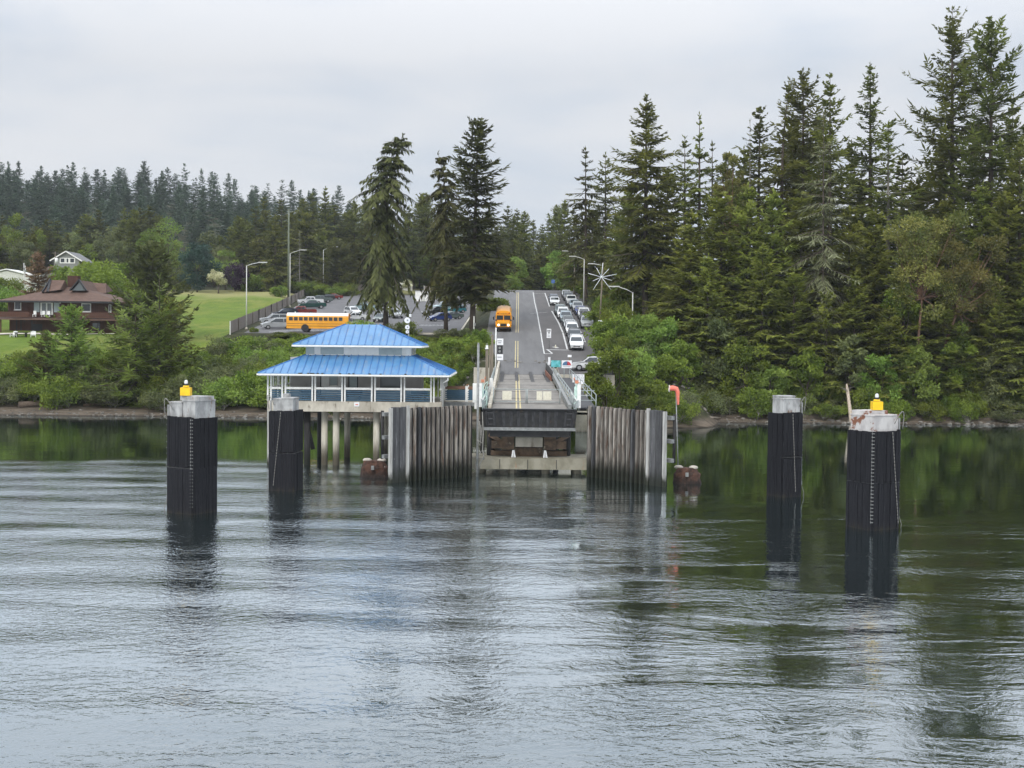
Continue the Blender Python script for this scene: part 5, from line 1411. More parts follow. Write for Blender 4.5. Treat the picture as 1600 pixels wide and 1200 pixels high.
# ------------------------------------------------------------------ school buses
def text_mesh(s, size, matl, parent, loc, rot, name='lettering'):
    cu = bpy.data.curves.new(name, 'FONT'); cu.body = s; cu.size = size; cu.align_x = 'CENTER'; cu.align_y = 'CENTER'; cu.extrude = .004
    tmp = bpy.data.objects.new(name + '_tmp', cu); COL.objects.link(tmp)
    dg = bpy.context.evaluated_depsgraph_get(); me = bpy.data.meshes.new_from_object(tmp.evaluated_get(dg))
    bpy.data.objects.remove(tmp); bpy.data.curves.remove(cu)
    me.materials.clear(); me.materials.append(matl)
    o = link(name, me, parent, loc); o.rotation_euler = rot; return o
def bus(label, loc, rz, roofm, slope, lit):
    t = thing('school_bus', label, 'school bus', loc)
    t.rotation_mode = 'QUATERNION'
    from mathutils import Quaternion
    t.rotation_quaternion = Quaternion((1, 0, 0), slope) @ Quaternion((0, 0, 1), rz)
    yb, yr = -3.6, 6.4
    sec = [(-1.22, .55), (-1.24, 1.2), (-1.22, 2.35), (-1.16, 2.62), (-.95, 2.9), (-.5, 3.05), (.5, 3.05), (.95, 2.9), (1.16, 2.62), (1.22, 2.35), (1.24, 1.2), (1.22, .55)]
    mb = MB(); mb.prism([(x, yb, z) for x, z in sec], (0, yr - yb, 0)); mb.build('body', M['bus_yellow'], t)
    mb = MB(); rs = [(-1.19, 2.60), (-.97, 2.92), (-.5, 3.075), (.5, 3.075), (.97, 2.92), (1.19, 2.60)]
    mb.prism([(x, yb + .05, z) for x, z in rs], (0, yr - yb - .1, 0)); mb.build('roof', roofm, t)
    hs = [(-1.02, .6), (-1.04, 1.15), (-.92, 1.46), (-.6, 1.58), (.6, 1.58), (.92, 1.46), (1.04, 1.15), (1.02, .6)]
    h2 = [(x * .93, z * .94 + .02) for x, z in hs]; n = len(hs)
    mb = MB(); mb.add([(x, yb, z) for x, z in hs] + [(x, yb - 1.75, z) for x, z in h2], [(i, n + i, n + (i + 1) % n, (i + 1) % n) for i in range(n)] + [tuple(n + i for i in range(n))]); hood = mb.build('hood', M['bus_yellow'], t)
    mb = MB(); mb.box((0, yb - 1.76, 1.05), (.95, .06, .42))
    for k in range(5): mb.box((0, yb - 1.80, .9 + k * .075), (.9, .03, .02))
    mb.build('grille', M['dark_steel'], hood)
    for s in (-1, 1):
        mb = MB(); mb.cyl((s * .74, yb - 1.74, 1.05), (s * .74, yb - 1.80, 1.05), .17, .16, 12); mb.build('headlight', M['lamp_lit'] if lit else M['lamp_clear'], hood)
        mb = MB(); mb.box((s * .74, yb - 1.76, .82), (.22, .05, .1)); mb.build('turn_lamp', M['lamp_amber'], hood)
        mb = MB(); mb.box((s * 1.03, yb - .95, .8), (.30, 1.25, .5)); mb.build('mudguard', M['bus_yellow'], hood)
        mb = MB(); mb.poly([(s * .06, yb - .012, 1.66), (s * 1.08, yb - .012, 1.66), (s * 1.06, yb - .012, 2.36), (s * .06, yb - .012, 2.36)][::s]); mb.build('windscreen', M['car_glass'], t)
        for k, mm in ((.62, 'lamp_amber'), (.86, 'lamp_red')):
            mb = MB(); mb.cyl((s * k, yb - .06, 2.66), (s * k, yb + .02, 2.66), .10, .10, 10); mb.build('warning_lamp', M[mm], t)
        mb = MB(); mb.cyl((s * 1.2, yb - .1, 2.3), (s * 1.55, yb - .45, 2.15), .025, .025, 5); mb.box((s * 1.52, yb - .45, 1.95), (.2, .1, .45)); mb.cyl((s * .98, yb - 1.6, 1.4), (s * 1.1, yb - 1.85, 1.75), .02, .02, 5); mb.ball((s * 1.1, yb - 1.85, 1.8), .14, 8, 5); mb.build('mirror', M['black'], t)
    mb = MB(); mb.box((0, yb - 1.88, .6), (2.3, .2, .3)); mb.build('bumper', M['black'], t)
    mb = MB(); mb.box((0, yr + .06, .62), (2.35, .2, .3)); mb.build('bumper', M['black'], t)
    mb = MB(); mb.box((0, yb - .05, 2.68), (1.05, .1, .24)); cap = mb.build('destination_panel', M['bus_yellow'], t)
    text_mesh('SCHOOL BUS', .17, M['black'], cap, (0, yb - .105, 2.68), (R(90), 0, 0))
    nwin = 11
    for s in (-1, 1):
        for k in range(nwin):
            y0 = yb + .95 + k * .80
            mb = MB(); mb.box((s * 1.225, y0 + .33, 2.10), (.04, .62, .58)); wd = mb.build('window', M['car_glass'], t)
            mb = MB(); mb.box((s * 1.235, y0 + .33, 2.10), (.03, .62, .035)); mb.build('sash', M['black'], wd)
        for z in (1.72, 1.32, .95):
            mb = MB(); mb.box((s * 1.245, (yb + yr) / 2, z), (.03, yr - yb - .1, .05)); mb.build('rub_rail', M['black'] if z != 1.72 else M['bus_yellow'], t)
        o = text_mesh('SCHOOL DISTRICT', .22, M['black'], t, (s * 1.262, 1.0, 1.52), (R(90), 0, R(90 * s)))  if False else None
        for ya in (yb - .95, 3.4):
            mb = MB(); mb.cyl((s * .85, ya, .5), (s * 1.21, ya, .5), .5, .5, 18); wh = mb.build('wheel', M['tyre'], t)
            mb = MB(); mb.cyl((s * 1.20, ya, .5), (s * 1.24, ya, .5), .28, .24, 12); mb.build('rim', M['rim'], wh)
            mb = MB(); mb.cyl((s * 1.18, ya, .62), (s * 1.252, ya, .62), .62, .62, 18); 
            if ya > 0: mb.build('wheel_arch', M['black'], t)
        mb = MB(); mb.box((s * .95, yr + .02, 1.5), (.3, .05, .3)); mb.build('taillight', M['lamp_red'], t)
    for (x0, x1) in ((-1.0, -.35), (.35, 1.0), (-.3, .3)):
        mb = MB(); mb.box(((x0 + x1) / 2, yr + .02, 2.05), (x1 - x0, .05, .6)); mb.build('rear_window', M['car_glass'], t)
    mb = MB(); mb.cyl((0, 5.2, 3.05), (0, 5.2, 3.3), .08, .06, 8); mb.build('roof_beacon', M['lamp_clear'], t)
    if lit:
        mb = MB(); mb.box((1.15, yb + .1, 2.75), (.1, .1, .1)); 
    return t
y = 196 + 5.4; q = GR(786.5, 519)
bus('yellow school bus driving down the hill road with headlights lit', (q.x, q.y + 5.4, road(q.y + 5.4) + .03), 0, M['bus_yellow'], math.atan2(road(206) - road(198), 8), True)
a = onz(447, 519.5, lambda x, y: lot(y))
bus('yellow school bus with a white roof parked side-on behind the shelter roof', (a.x + 6.45, a.y + 1.2, lot(a.y + 1.2) + .05), R(90), M['bus_white'], math.atan(.07) * 0, False)

# ------------------------------------------------------------------ houses
def brown_house():
    Y = 222; cx = P(95, 480, Y).x; gz = ground(cx, Y) - .1
    t = thing('brown_house', 'dark red-brown two-storey house with a hipped roof and triangular dormers', 'house', (cx, Y + 6.5, gz))
    Z = lambda py, px=95: P(px, py, Y).z - gz
    X = lambda px: P(px, 480, Y).x - cx
    ze = Z(470.5); zp = Z(446.5); zb = Z(497); w0, w1 = X(15), X(185)
    mb = MB()
    # upper storey: octagon-like plan
    def octo(hw, d0, d1, z0, z1, mb, cut=.22):
        c = hw * cut; pl = [(-hw + c, d0), (hw - c, d0), (hw, d0 + c * 1.4), (hw, d1 - c), (hw - c, d1), (-hw + c, d1), (-hw, d1 - c), (-hw, d0 + c * 1.4)]
        mb.prism([(x, y, z0) for x, y in pl], (0, 0, z1 - z0))
    hw = (w1 - w0) / 2
    octo(hw, -6.5, 8, zb + .2, ze + .1, mb, .05)
    mb.build('upper_wall', M['house'], t)
    mb = MB(); mb.box((0, .6, (zb) / 2), (hw * 2 - .4, 12.6, zb + .1)); low = mb.build('lower_wall', M['house'], t)
    mb = MB()
    mb.box((X(55), -5.74, .8), (1.8, .07, 1.6)); mb.build('cellar_door', M['black'], low)
    for px in (23, 30, 47):
        mb = MB(); mb.box((X(px), -5.72, zb / 2 - .1), (.16, .06, zb - .5)); mb.build('batten', M['black'], low)
    mb = MB(); mb.box((X(146), -5.72, zb * .55), (.8, .06, .8)); mb.build('window', M['pane'], low)
    mb = MB(); mb.box((X(151.5), -5.72, zb * .5), (.5, .06, 1.3)); mb.build('window', M['car_glass'], low)
    # hip roof with broad eaves
    e = [(X(2), -8.2, ze), (X(190), -8.2, ze), (X(190), 9.5, ze), (X(2), 9.5, ze)]
    p = [(X(84), -1.2, zp), (X(110), -1.2, zp), (X(110), 2, zp), (X(84), 2, zp)]
    b = [(x, y, z - .3) for x, y, z in e]
    mb = MB(); mb.add(e + p + b, [(0, 1, 5, 4), (1, 2, 6, 5), (2, 3, 7, 6), (3, 0, 4, 7), (4, 5, 6, 7), (0, 8, 9, 1), (1, 9, 10, 2), (2, 10, 11, 3), (3, 11, 8, 0), (11, 10, 9, 8)])
    roof = mb.build('roof', M['shingle'], t)
    mb = MB(); mb.beam((e[0][0], -8.25, ze - .18), (e[1][0], -8.25, ze - .18), .08, .3); mb.build('fascia', M['black'], roof)
    # dormers
    for (xa, xt, xb, yf, yback, zl, zt2, face) in ((X(61), X(65.5), X(71), -3.6, 2.5, Z(452), Z(436), -1), (X(103), X(117.5), X(129), -4.4, 2.5, Z(453), Z(436.5), 0)):
        mb = MB()
        if face == 0:
            mb.add([(xa, yf, zl), (xb, yf, zl), (xt, yf, zt2), (xa, yback, zl), (xb, yback, zl), (xt, yback, zt2)], [(0, 2, 5, 3), (1, 4, 5, 2), (0, 3, 4, 1)]); d = mb.build('dormer_roof', M['shingle'], roof)
            mb = MB(); mb.beam((xa, yf - .1, zl), (xt, yf - .1, zt2 + .05), .5, .22); mb.beam((xb, yf - .1, zl), (xt, yf - .1, zt2 + .05), .5, .22); mb.build('dormer_verge', M['black'], roof)
            mb = MB(); mb.add([(xa + .3, yf + .05, zl), (xb - .3, yf + .05, zl), (xt, yf + .05, zt2 - .35)], [(0, 1, 2)]); mb.build('dormer_window', M['pane'], roof)
        else:
            # ridge runs sideways: gable faces the left
            x1 = X(88)
            mb.add([(xa, -4.6, zl - .5), (xt, -2.2, zt2), (xa, .2, zl), (x1 - .0, -4.6, zl), (x1, -2.2, zt2), (x1, .2, zl)], [(0, 3, 4, 1), (1, 4, 5, 2), (0, 1, 2), (3, 5, 4)]); mb.build('dormer_roof', M['shingle'], roof)
            mb = MB(); mb.beam((xa - .05, -4.7, zl - .5), (xt - .05, -2.2, zt2 + .05), .22, .5); mb.beam((xa + .8, -4.65, zl - .4), (xt - .05, -2.25, zt2 + .0), .4, .25); mb.build('dormer_verge', M['black'], roof)
    mb = MB(); x0, x1 = X(118), X(141)
    mb.add([(x0, 1.5, Z(453)), (x1 + .2, 1.5, Z(455)), (x0 - .2, 3.5, Z(437.5)), (x1 - .4, 3.5, Z(438.5)), (x0, 5.5, Z(450)), (x1 + .2, 5.5, Z(450))], [(0, 1, 3, 2), (2, 3, 5, 4), (1, 5, 3), (0, 2, 4)]); mb.build('rear_gable', M['shingle'], roof)
    mb = MB(); mb.box(((X(89) + X(105)) / 2, -.4, (Z(447) + Z(428.5)) / 2), (X(105) - X(89), 1.6, Z(428.5) - Z(447)))
    for i in range(6): mb.box((X(89) + .2 + i * .3, -1.22, (Z(447) + Z(428.5)) / 2), (.06, .05, Z(428.5) - Z(447) - .06))
    mb.build('chimney_screen', M['house'], roof)
    # windows of the upper storey
    yf = -6.52
    def win(px0, px1, py0, py1, fr=.12):
        x0, x1, z0, z1 = X(px0), X(px1), Z(py1), Z(py0)
        mb = MB(); mb.box(((x0 + x1) / 2, yf - .05, (z0 + z1) / 2), (x1 - x0, .1, z1 - z0)); f = mb.build('window', M['white'], t)
        mb = MB(); mb.box(((x0 + x1) / 2, yf - .12, (z0 + z1) / 2), (x1 - x0 - 2 * fr, .06, z1 - z0 - 2 * fr)); mb.build('pane', M['car_glass'], f)
        mb = MB(); mb.box(((x0 + x1) / 2, yf - .16, z0), (x1 - x0 + .1, .16, .14)); mb.build('sill', M['white'], f)
    win(23, 33.5, 472, 485); win(127.5, 142.5, 473.5, 487, .16); win(170, 174, 475, 487)
    for (a, c) in ((53.5, 62), (84.5, 93)):
        x0, x1 = X(a), X(c); mb = MB(); mb.box(((x0 + x1) / 2, yf - .05, (Z(472) + Z(488)) / 2), (x1 - x0, .1, Z(472) - Z(488))); mb.build('side_light', M['pane_light'], t)
    x0, x1 = X(63.5), X(83); mb = MB(); mb.box(((x0 + x1) / 2, yf - .06, (Z(472) + Z(492)) / 2), (x1 - x0, .12, Z(472) - Z(492))); dr = mb.build('french_door', M['white'], t)
    for (a, c) in ((66, 72), (74.5, 80.5)):
        mb = MB(); mb.box(((X(a) + X(c)) / 2, yf - .14, (Z(474) + Z(491)) / 2), (X(c) - X(a), .06, Z(474) - Z(491))); mb.build('pane', M['pane'], dr)
    mb = MB(); mb.ball((X(94.5), yf - .2, Z(473)), .16, 8, 6); mb.build('wall_lamp', M['white'], t)
    # balcony skirt and rail
    mb = MB(); mb.add([(X(-6), -8.6, zb - .25), (X(192), -8.6, zb - .25), (X(192), -6.4, zb + .15), (X(-6), -6.4, zb + .15), (X(-6), -8.6, zb - .4), (X(192), -8.6, zb - .4), (X(192), -6.4, zb - .3), (X(-6), -6.4, zb - .3)], [(0, 1, 2, 3), (7, 6, 5, 4), (0, 4, 5, 1), (1, 5, 6, 2), (3, 2, 6, 7), (0, 3, 7, 4)])
    mb.build('balcony_floor', M['shingle'], t)
    for (a, c) in ((-6, 52), (94, 192)):
        mb = MB(); mb.box(((X(a) + X(c)) / 2, -8.3, zb + .55), (X(c) - X(a), .08, .9)); mb.build('balcony_rail', M['house'], t)
    for px in (7, 100, 188):
        mb = MB(); mb.box((X(px), -8.2, zb / 2 - .2), (.22, .22, zb)); mb.build('balcony_post', M['house'], t)
    # chair frames on the balcony
    for i, px in enumerate((57.5, 71, 79)):
        c = thing('garden_chair', ['white chair on the balcony under the left side window', 'white chair on the balcony before the french door', 'white chair on the balcony at the right of the french door'][i], 'chair', (cx + X(px), Y + 6.5 - 7.6, gz + zb + .15), 0, 'white chairs on the balcony')
        mb = MB(); mb.box((0, 0, .42), (.5, .5, .06)); mb.build('seat', M['white'], c)
        mb = MB(); mb.box((0, .25, .75), (.5, .06, .6)); mb.build('backrest', M['white'], c)
        for sx in (-1, 1):
            mb = MB(); mb.box((sx * .23, 0, .2), (.06, .5, .4)); mb.build('leg', M['white'], c)
brown_house()
q = G(22, 526)
tb = None
for px, py, lab in ((21, 527, 'white lawn chair left of the dark table on the house lawn'), (52, 527, 'white lawn chair right of the dark table on the house lawn')):
    q = G(px, py); c = thing('lawn_chair', lab, 'chair', tuple(q), R(-15 if px < 30 else 20), 'white lawn chairs')
    mb = MB(); mb.add([(-.35, -.35, .42), (.35, -.35, .42), (.33, .35, .25), (-.33, .35, .25)], [(0, 1, 2, 3)]); mb.box((0, 0, .3), (.66, .6, .06)); mb.build('seat', M['white'], c)
    mb = MB()
    for k in range(5): mb.beam((-.28 + k * .14, .3, .28), (-.34 + k * .17, .62, 1.08 - .05 * abs(k - 2)), .125, .03)
    mb.build('backrest', M['white'], c)
    for s in (-1, 1):
        mb = MB(); mb.box((s * .4, -.05, .58), (.14, .8, .04)); mb.box((s * .38, -.35, .28), (.08, .1, .56)); mb.box((s * .38, .3, .26), (.08, .1, .52)); mb.build('arm', M['white'], c)
q = G(33, 526.5); c = thing('lawn_table', 'dark low table between the two white lawn chairs', 'table', tuple(q))
mb = MB(); mb.box((0, 0, .72), (2.1, 1.0, .1)); mb.build('tabletop', M['black'], c)
for s in (-1, 1):
    mb = MB(); mb.box((s * .8, 0, .34), (.12, .8, .68)); mb.build('leg', M['black'], c)
# gravel path before the house
def path():
    mb = MB(); pts = []
    a = G(0, 522.5); b = G(62, 522)
    mb2 = [(a.x - 30, a.y), (a.x, a.y), (b.x, b.y), (b.x + 14, b.y)]
    ribbon(mb, dense(mb2, 2), 1.6, lambda y: 0, 0)
    me = tag(mb.build('garden_path', M['conc']), kind='structure')
    for v in me.data.vertices: v.co.z = ground(v.co.x, v.co.y) + .12
path()
def grey_house():
    Y = 352; c = P(104, 410, Y); gz = ground(c.x, Y)
    t = thing('grey_house', 'grey house with a white-trimmed front gable half hidden behind a round green tree', 'house', (c.x, Y, gz))
    Z = lambda py: P(104, py, Y).z - gz
    X = lambda px: P(px, 410, Y).x - c.x
    zt, ze = Z(393.5), Z(404.5); hw = X(124) - X(104)
    mb = MB(); mb.prism([(-hw, 0, 0), (hw, 0, 0), (hw, 0, ze), (0, 0, zt - .2), (-hw, 0, ze)], (0, 10, 0)); mb.build('wall', M['grey_siding'], t)
    mb = MB()
    for s in (-1, 1): mb.prism([(s * (hw + .9), -.6, ze - .75), (0, -.6, zt), (0, -.6, zt + .22), (s * (hw + .9), -.6, ze - .5)][::s], (0, 11.2, 0))
    rf = mb.build('roof', M['grey_roof'], t)
    mb = MB()
    for s in (-1, 1): mb.beam((s * (hw + .9), -.64, ze - .6), (0, -.64, zt + .12), .07, .3)
    mb.build('verge', M['white'], rf)
    mb = MB(); mb.prism([(-hw - .1, -1.6, ze - 2.4), (-hw - 4.6, -1.6, ze - 3.9), (-hw - 4.6, -1.6, ze - 4.2), (-hw - .1, -1.6, ze - 2.7)], (0, 9, 0)); mb.build('side_roof', M['grey_roof'], t)
    mb = MB(); mb.box((-hw - 2.2, 3, (ze - 4) / 2), (4.2, 8, ze - 4)); mb.build('side_wall', M['grey_siding'], t)
    for (a, b_) in ((94.5, 101.5), (103.7, 107.5), (109.5, 116.5)):
        mb = MB(); mb.box(((X(a) + X(b_)) / 2, -.05, (Z(403) + Z(411.5)) / 2), (X(b_) - X(a) + .3, .1, Z(403) - Z(411.5))); f = mb.build('window', M['white'], t)
        mb = MB(); mb.box(((X(a) + X(b_)) / 2, -.12, (Z(404) + Z(410)) / 2), (X(b_) - X(a) - .2, .06, Z(404) - Z(410))); mb.build('pane', M['car_glass'], f)
grey_house()
def white_shed():
    Y = 320; c = P(16, 430, Y); gz = ground(c.x, Y)
    t = thing('white_shed', 'pale shed with a low white gable roof behind the bushes left of the brown house', 'shed', (c.x, Y, gz))
    Z = lambda py: P(16, py, Y).z - gz
    zt, ze = Z(421.5), Z(429); hw = 5.0
    mb = MB(); mb.prism([(-hw, 0, 0), (hw, 0, 0), (hw, 0, ze - .2), (-.8, 0, zt - .2), (-hw, 0, ze + .3)], (0, 7, 0)); mb.build('wall', M['lamp_post'], t)
    mb = MB()
    mb.prism([(hw + .3, -.4, ze - .25), (-.8, -.4, zt), (-.8, -.4, zt + .25), (hw + .3, -.4, ze)], (0, 7.8, 0)); mb.prism([(-.8, -.4, zt), (-hw - .3, -.4, ze + .25), (-hw - .3, -.4, ze + .5), (-.8, -.4, zt + .25)], (0, 7.8, 0)); mb.build('roof', M['white'], t)
    mb = MB(); mb.box((1.6, -.04, zt * .5), (1.1, .08, 1.2)); mb.build('window', M['pane'], t)
white_shed()
q = G(347, 447); t = thing('wooden_railing', 'short weathered railing under the cream-flowered tree at the meadow edge', 'railing', tuple(q))
for x in (-4.5, -1.5, 1.5, 4.5):
    mb = MB(); mb.box((x, 0, .8), (.2, .2, 1.9)); mb.build('post', M['fence'], t)
for z in (1.6, .95):
    mb = MB(); mb.box((0, -.12, z), (9.4, .08, .2)); mb.build('rail', M['fence'], t)

# ------------------------------------------------------------------ beach things
def log(label, px0, py0, px1, py1, r, m='drift', branch=False):
    zf = lambda x, y: max(ground(x, y), 0.0)
    a, b = onz(px0, py0, zf, 150), onz(px1, py1, zf, 150)
    t = thing('drift_log', label, 'log', (a.x, a.y, 0), 0, 'logs on the beach')
    d = b - a; up = Vector((0, 0, r * .8))
    mb = MB(); mb.tube([Vector((0, 0, a.z)) + up, Vector((0, 0, a.z)) + d * .35 + up + Vector((0, 0, .05)), Vector((0, 0, a.z)) + d + up], [r, r * .95, r * .8], 9); mb.build('trunk', M[m], t)
    if branch:
        mb = MB()
        for k in range(3): mb.tube([d * (.45 + .04 * k) + up + Vector((0, 0, a.z)), d * (.5 + .05 * k) + up + Vector((0, -.2, a.z + 1.3 + .2 * k))], [.07, .02], 5)
        mb.build('branch', M['bark_grey'], t)
log('big pale-ended drift log lying on the beach below the brown house', 29, 637, 80, 634, .45, branch=True)
log('small pale drift log on the beach below the young firs', 130, 635, 165, 632.5, .18)
log('thin bleached log lying on the beach beside the windsock', 1078, 654, 1125, 654, .14, 'bare_wood')
t = thing('leaning_snag', 'bleached bare tree trunk leaning out of the wood over the water', 'dead tree', (P(1331, 660, 167).x, 167, -.4))
b = P(1331, 660, 167); mb = MB(); pts = [(0, 0, 0)] + [tuple(P(px, py, Yy) - Vector((b.x, 167, -.4))) for px, py, Yy in ((1330, 657, 167.2), (1325, 615, 169), (1323.5, 606, 169.6), (1323, 600, 169.8))]
mb.tube(pts, [.30, .27, .22, .18, .1], 8); mb.build('trunk', M['bare_wood'], t)
mb = MB()
for k in range(5): mb.tube([Vector(pts[2]).lerp(Vector(pts[3]), k / 5), Vector(pts[2]).lerp(Vector(pts[3]), k / 5) + Vector((rnd.uniform(-1.2, 1.2), -.5, rnd.uniform(.2, .9)))], [.05, .015], 4)
mb.build('branch', M['bark_grey'], t)

# stones and wrack along the tide line: far too many to count
def beach_stones():
    g = random.Random(21); mb = MB()
    for i in range(900):
        x = g.uniform(-80, 80); y = 166.6 + abs(g.gauss(0, 1.5))
        if y > 172: continue
        z = ground(x, y); r = g.choice((.06, .08, .10, .13, .18, .30 if x > 30 else .2))
        n = 5; vs = []
        for k, (zz, f) in enumerate(((-.5, .9), (.25, 1.0), (.7, .45))):
            for j in range(n):
                a = 6.283 * j / n + k * .5; rr = r * f * g.uniform(.75, 1.2); vs.append((x + rr * 1.3 * math.cos(a), y + rr * math.sin(a), z + zz * r))
        mb.add(vs, [(k * n + j, k * n + (j + 1) % n, (k + 1) * n + (j + 1) % n, (k + 1) * n + j) for k in range(2) for j in range(n)] + [tuple(2 * n + j for j in range(n))])
    tag(mb.build('beach_stones', mat('beach_stone', (.24, .22, .19), (.07, .065, .055), 1.1, rough=.9)), 'loose stones and wrack scattered along the tide line of the beach', 'stones', kind='stuff')
beach_stones()
# ------------------------------------------------------------------ trees that stand on their own
def grow_to(px, pyt, Y, base_px=None):
    b = P(base_px if base_px is not None else px, 500, Y); x = b.x; z = ground(x, Y) - .2
    top = P(px, pyt, Y)
    return Vector((x, Y, z)), top.z - z, top.x - x
def fir(label, px, pyt, Y, hw, seed, base_px=None, name='fir_tree', cat='fir tree', group=None, bark='bark', **kw):
    loc, H, dx = grow_to(px, pyt, Y, base_px)
    Rr = hw / F * Y
    if 'lean' not in kw and 'bend' not in kw: kw['lean'] = (dx, 0)
    n = kw.pop('n', max(20, int(H * (1 - kw.get('cb', .12)) / .85)))
    made = conifer(seed, H, Rr, n=n, **kw)
    return plant(name, label, cat, loc, made, bark, group=group)

GC = 'tall trees between the parking lot and the hill road'
fir('tall drooping fir with its top bent over to the side, behind the shelter roof', 626, 210, 209, 52, 11, 603, group=GC, cb=.27, droop=.85, stiff=-.14, hang=1.2, leaf=.55, gap=.12, shape=.42, bend=(3.0, 0), lean=(-.4, 0), ragged=.5, per=9, matl=M['fir_deep'], tr=1.05)
fir('thinner drooping fir in the middle of the three tall trees beside the lot', 681, 237, 212, 42, 12, 697, group=GC, cb=.29, droop=.85, stiff=-.14, hang=1.2, leaf=.5, gap=.22, shape=.45, bend=(-1.3, 0), lean=(-.3, 0), ragged=.5, per=8, matl=M['pine'], tr=.85)
fir('tallest and densest dark fir standing at the left edge of the hill road', 747, 188, 204, 48, 13, 738, group=GC, cb=.16, droop=.3, leaf=.6, gap=.06, shape=.42, ragged=.45, per=9, matl=M['fir_deep'], tr=1.1, dens=1.1)

GR_ = 'big firs of the wood right of the hill road'
W = [  # label, px, top, Y, half width, seed, options
    ('sparse half-dead fir leading the wood at the edge of the hill road', 915, 232, 250, 36, 21, dict(cb=.25, droop=.55, hang=.3, gap=.32, shape=.75, bare=.35, matl=M['pine'])),
    ('slim fir between the half-dead fir and the great broad fir', 946, 240, 246, 30, 22, dict(cb=.15, droop=.35, gap=.15, shape=.6, thin=.2, matl=M['fir_dark'])),
    ('great broad fir with a bare lower trunk right behind the street lamp', 1010, 150, 204, 62, 23, dict(base_px=1008, cb=.26, droop=.35, hang=.3, gap=.1, shape=.72, ragged=.36, per=8, tr=1.1)),
    ('fir with a dead bare pointed top right of the great broad fir', 1093, 178, 199, 50, 24, dict(cb=.10, droop=.42, hang=.5, gap=.15, shape=.95, thin=.35, bare=.55)),
    ('shorter pointed fir close beside the dead-topped fir on its road side', 1070, 216, 212, 34, 25, dict(cb=.15, droop=.3, gap=.22, shape=.7, thin=.2, matl=M['fir_dark'])),
    ('thin-topped fir close beside the dead-topped fir on its far side from the road', 1113, 222, 215, 34, 26, dict(cb=.2, droop=.3, gap=.3, shape=.8, thin=.4, matl=M['fir_dark'])),
    ('fir with a leaning ragged top, first of the four clustered tall tops', 1218, 128, 200, 52, 27, dict(cb=.12, droop=.34, gap=.16, shape=.8, ragged=.4, bend=(1.0, 0), lean=(0, 0))),
    ('broad-topped fir, second of the four clustered tall tops', 1255, 110, 206, 52, 28, dict(cb=.2, droop=.22, gap=.2, shape=.6, stiff=.12, ragged=.4, matl=M['fir_dark'])),
    ('fir with layered branches, third of the four clustered tall tops', 1297, 116, 190, 52, 29, dict(cb=.12, droop=.25, gap=.2, shape=.62, ragged=.42)),
    ('conical fir with airy layered branches between the cluster and the giant pair', 1360, 100, 203, 52, 30, dict(cb=.15, droop=.30, gap=.22, shape=.72, stiff=.1, ragged=.42, matl=M['fir_dark'])),
    ('lower fir with a bare grey mid trunk right of the conical airy fir', 1388, 190, 192, 44, 31, dict(cb=.36, droop=.28, gap=.28, shape=.6, ragged=.45, bark='bark_grey')),
    ('giant fir with the highest top and long level branches', 1488, 14, 196, 78, 32, dict(cb=.18, droop=.30, gap=.30, shape=.66, thin=.10, ragged=.5, stiff=.12, per=6, leaf=.6, matl=M['fir_dark'], tr=1.0)),
    ('giant dark fir with upswept top branches at the right of the highest fir', 1549, 34, 186, 66, 33, dict(cb=.16, droop=.24, gap=.22, shape=.5, ragged=.5, stiff=.14, per=6, leaf=.6, matl=M['fir_dark'])),
    ('dense fir at the right edge below the giant pair', 1594, 220, 178, 46, 34, dict(cb=.08, droop=.35, hang=.3, gap=.12, shape=.7)),
]
for lab, px, pt, Y, hw, sd, kw in W:
    fir(lab, px, pt, Y, hw * 1.12, sd, group=GR_, **kw)
# snag tops and the lichen-grey dead tree
fir('dead lichen-grey conifer with bare drooping branches in front of the dark firs', 1287, 176, 179, 44, 41, name='dead_tree', cat='dead tree', bark='bark', cb=.10, droop=.6, hang=.6, gap=.4, shape=.4, bare=0, thin=.35, ragged=.7, leaf=.22, per=6, n=54, dens=1.1, matl=M['lichen'], tr=.5)
fir('thin bare snag spike standing above the wood left of the clustered tops', 1172, 188, 205, 10, 42, name='dead_tree', cat='dead tree', bark='bark_grey', cb=.3, gap=.8, leaf=.25, n=24, per=3, matl=M['lichen'], tr=.5)
fir('small dead grey spire behind the parked cars in front of the lot trees', 468, 362, 378, 14, 43, name='dead_tree', cat='dead tree', bark='bark_grey', cb=.1, droop=.2, gap=.3, leaf=.24, n=30, per=4, dens=.6, matl=M['lichen'])
# rusty-brown dying conifer by the brown house
fir('reddish-brown dying conifer behind the brown house', 60, 395, 250, 27, 44, name='dead_tree', cat='dead tree', cb=.05, droop=.15, gap=.08, leaf=.5, per=8, shape=.6, matl=M['fir_brown'])
# young firs at the left shore
GY = 'young firs on the left shore'
fir('bright young fir in front of the brown house', 112, 478, 178, 62, 51, group=GY, name='young_fir', cb=.03, droop=.18, gap=.06, shape=.85, leaf=.5, per=7, ragged=.35, stiff=.12, matl=M['fir_young'])
fir('taller broad young fir with its foot on the beach right of the brown house', 212, 440, 176, 82, 52, group=GY, name='young_fir', cb=.03, droop=.2, gap=.08, shape=1.05, leaf=.45, per=8, ragged=.38, stiff=.12, matl=M['fir_young'])
fir('slender young fir with a bare wispy leader beside the broad young fir', 249, 430, 179, 52, 53, group=GY, name='young_fir', cb=.05, droop=.2, gap=.18, shape=.9, leaf=.45, per=6, thin=.4, bare=.2, ragged=.4, stiff=.12, matl=M['fir_young'])
fir('dark grey-green small fir just left of the bright young fir', 72, 520, 180, 40, 54, group=GY, name='young_fir', cb=.04, droop=.2, gap=.1, shape=.7, leaf=.5, matl=M['fir_dark'])
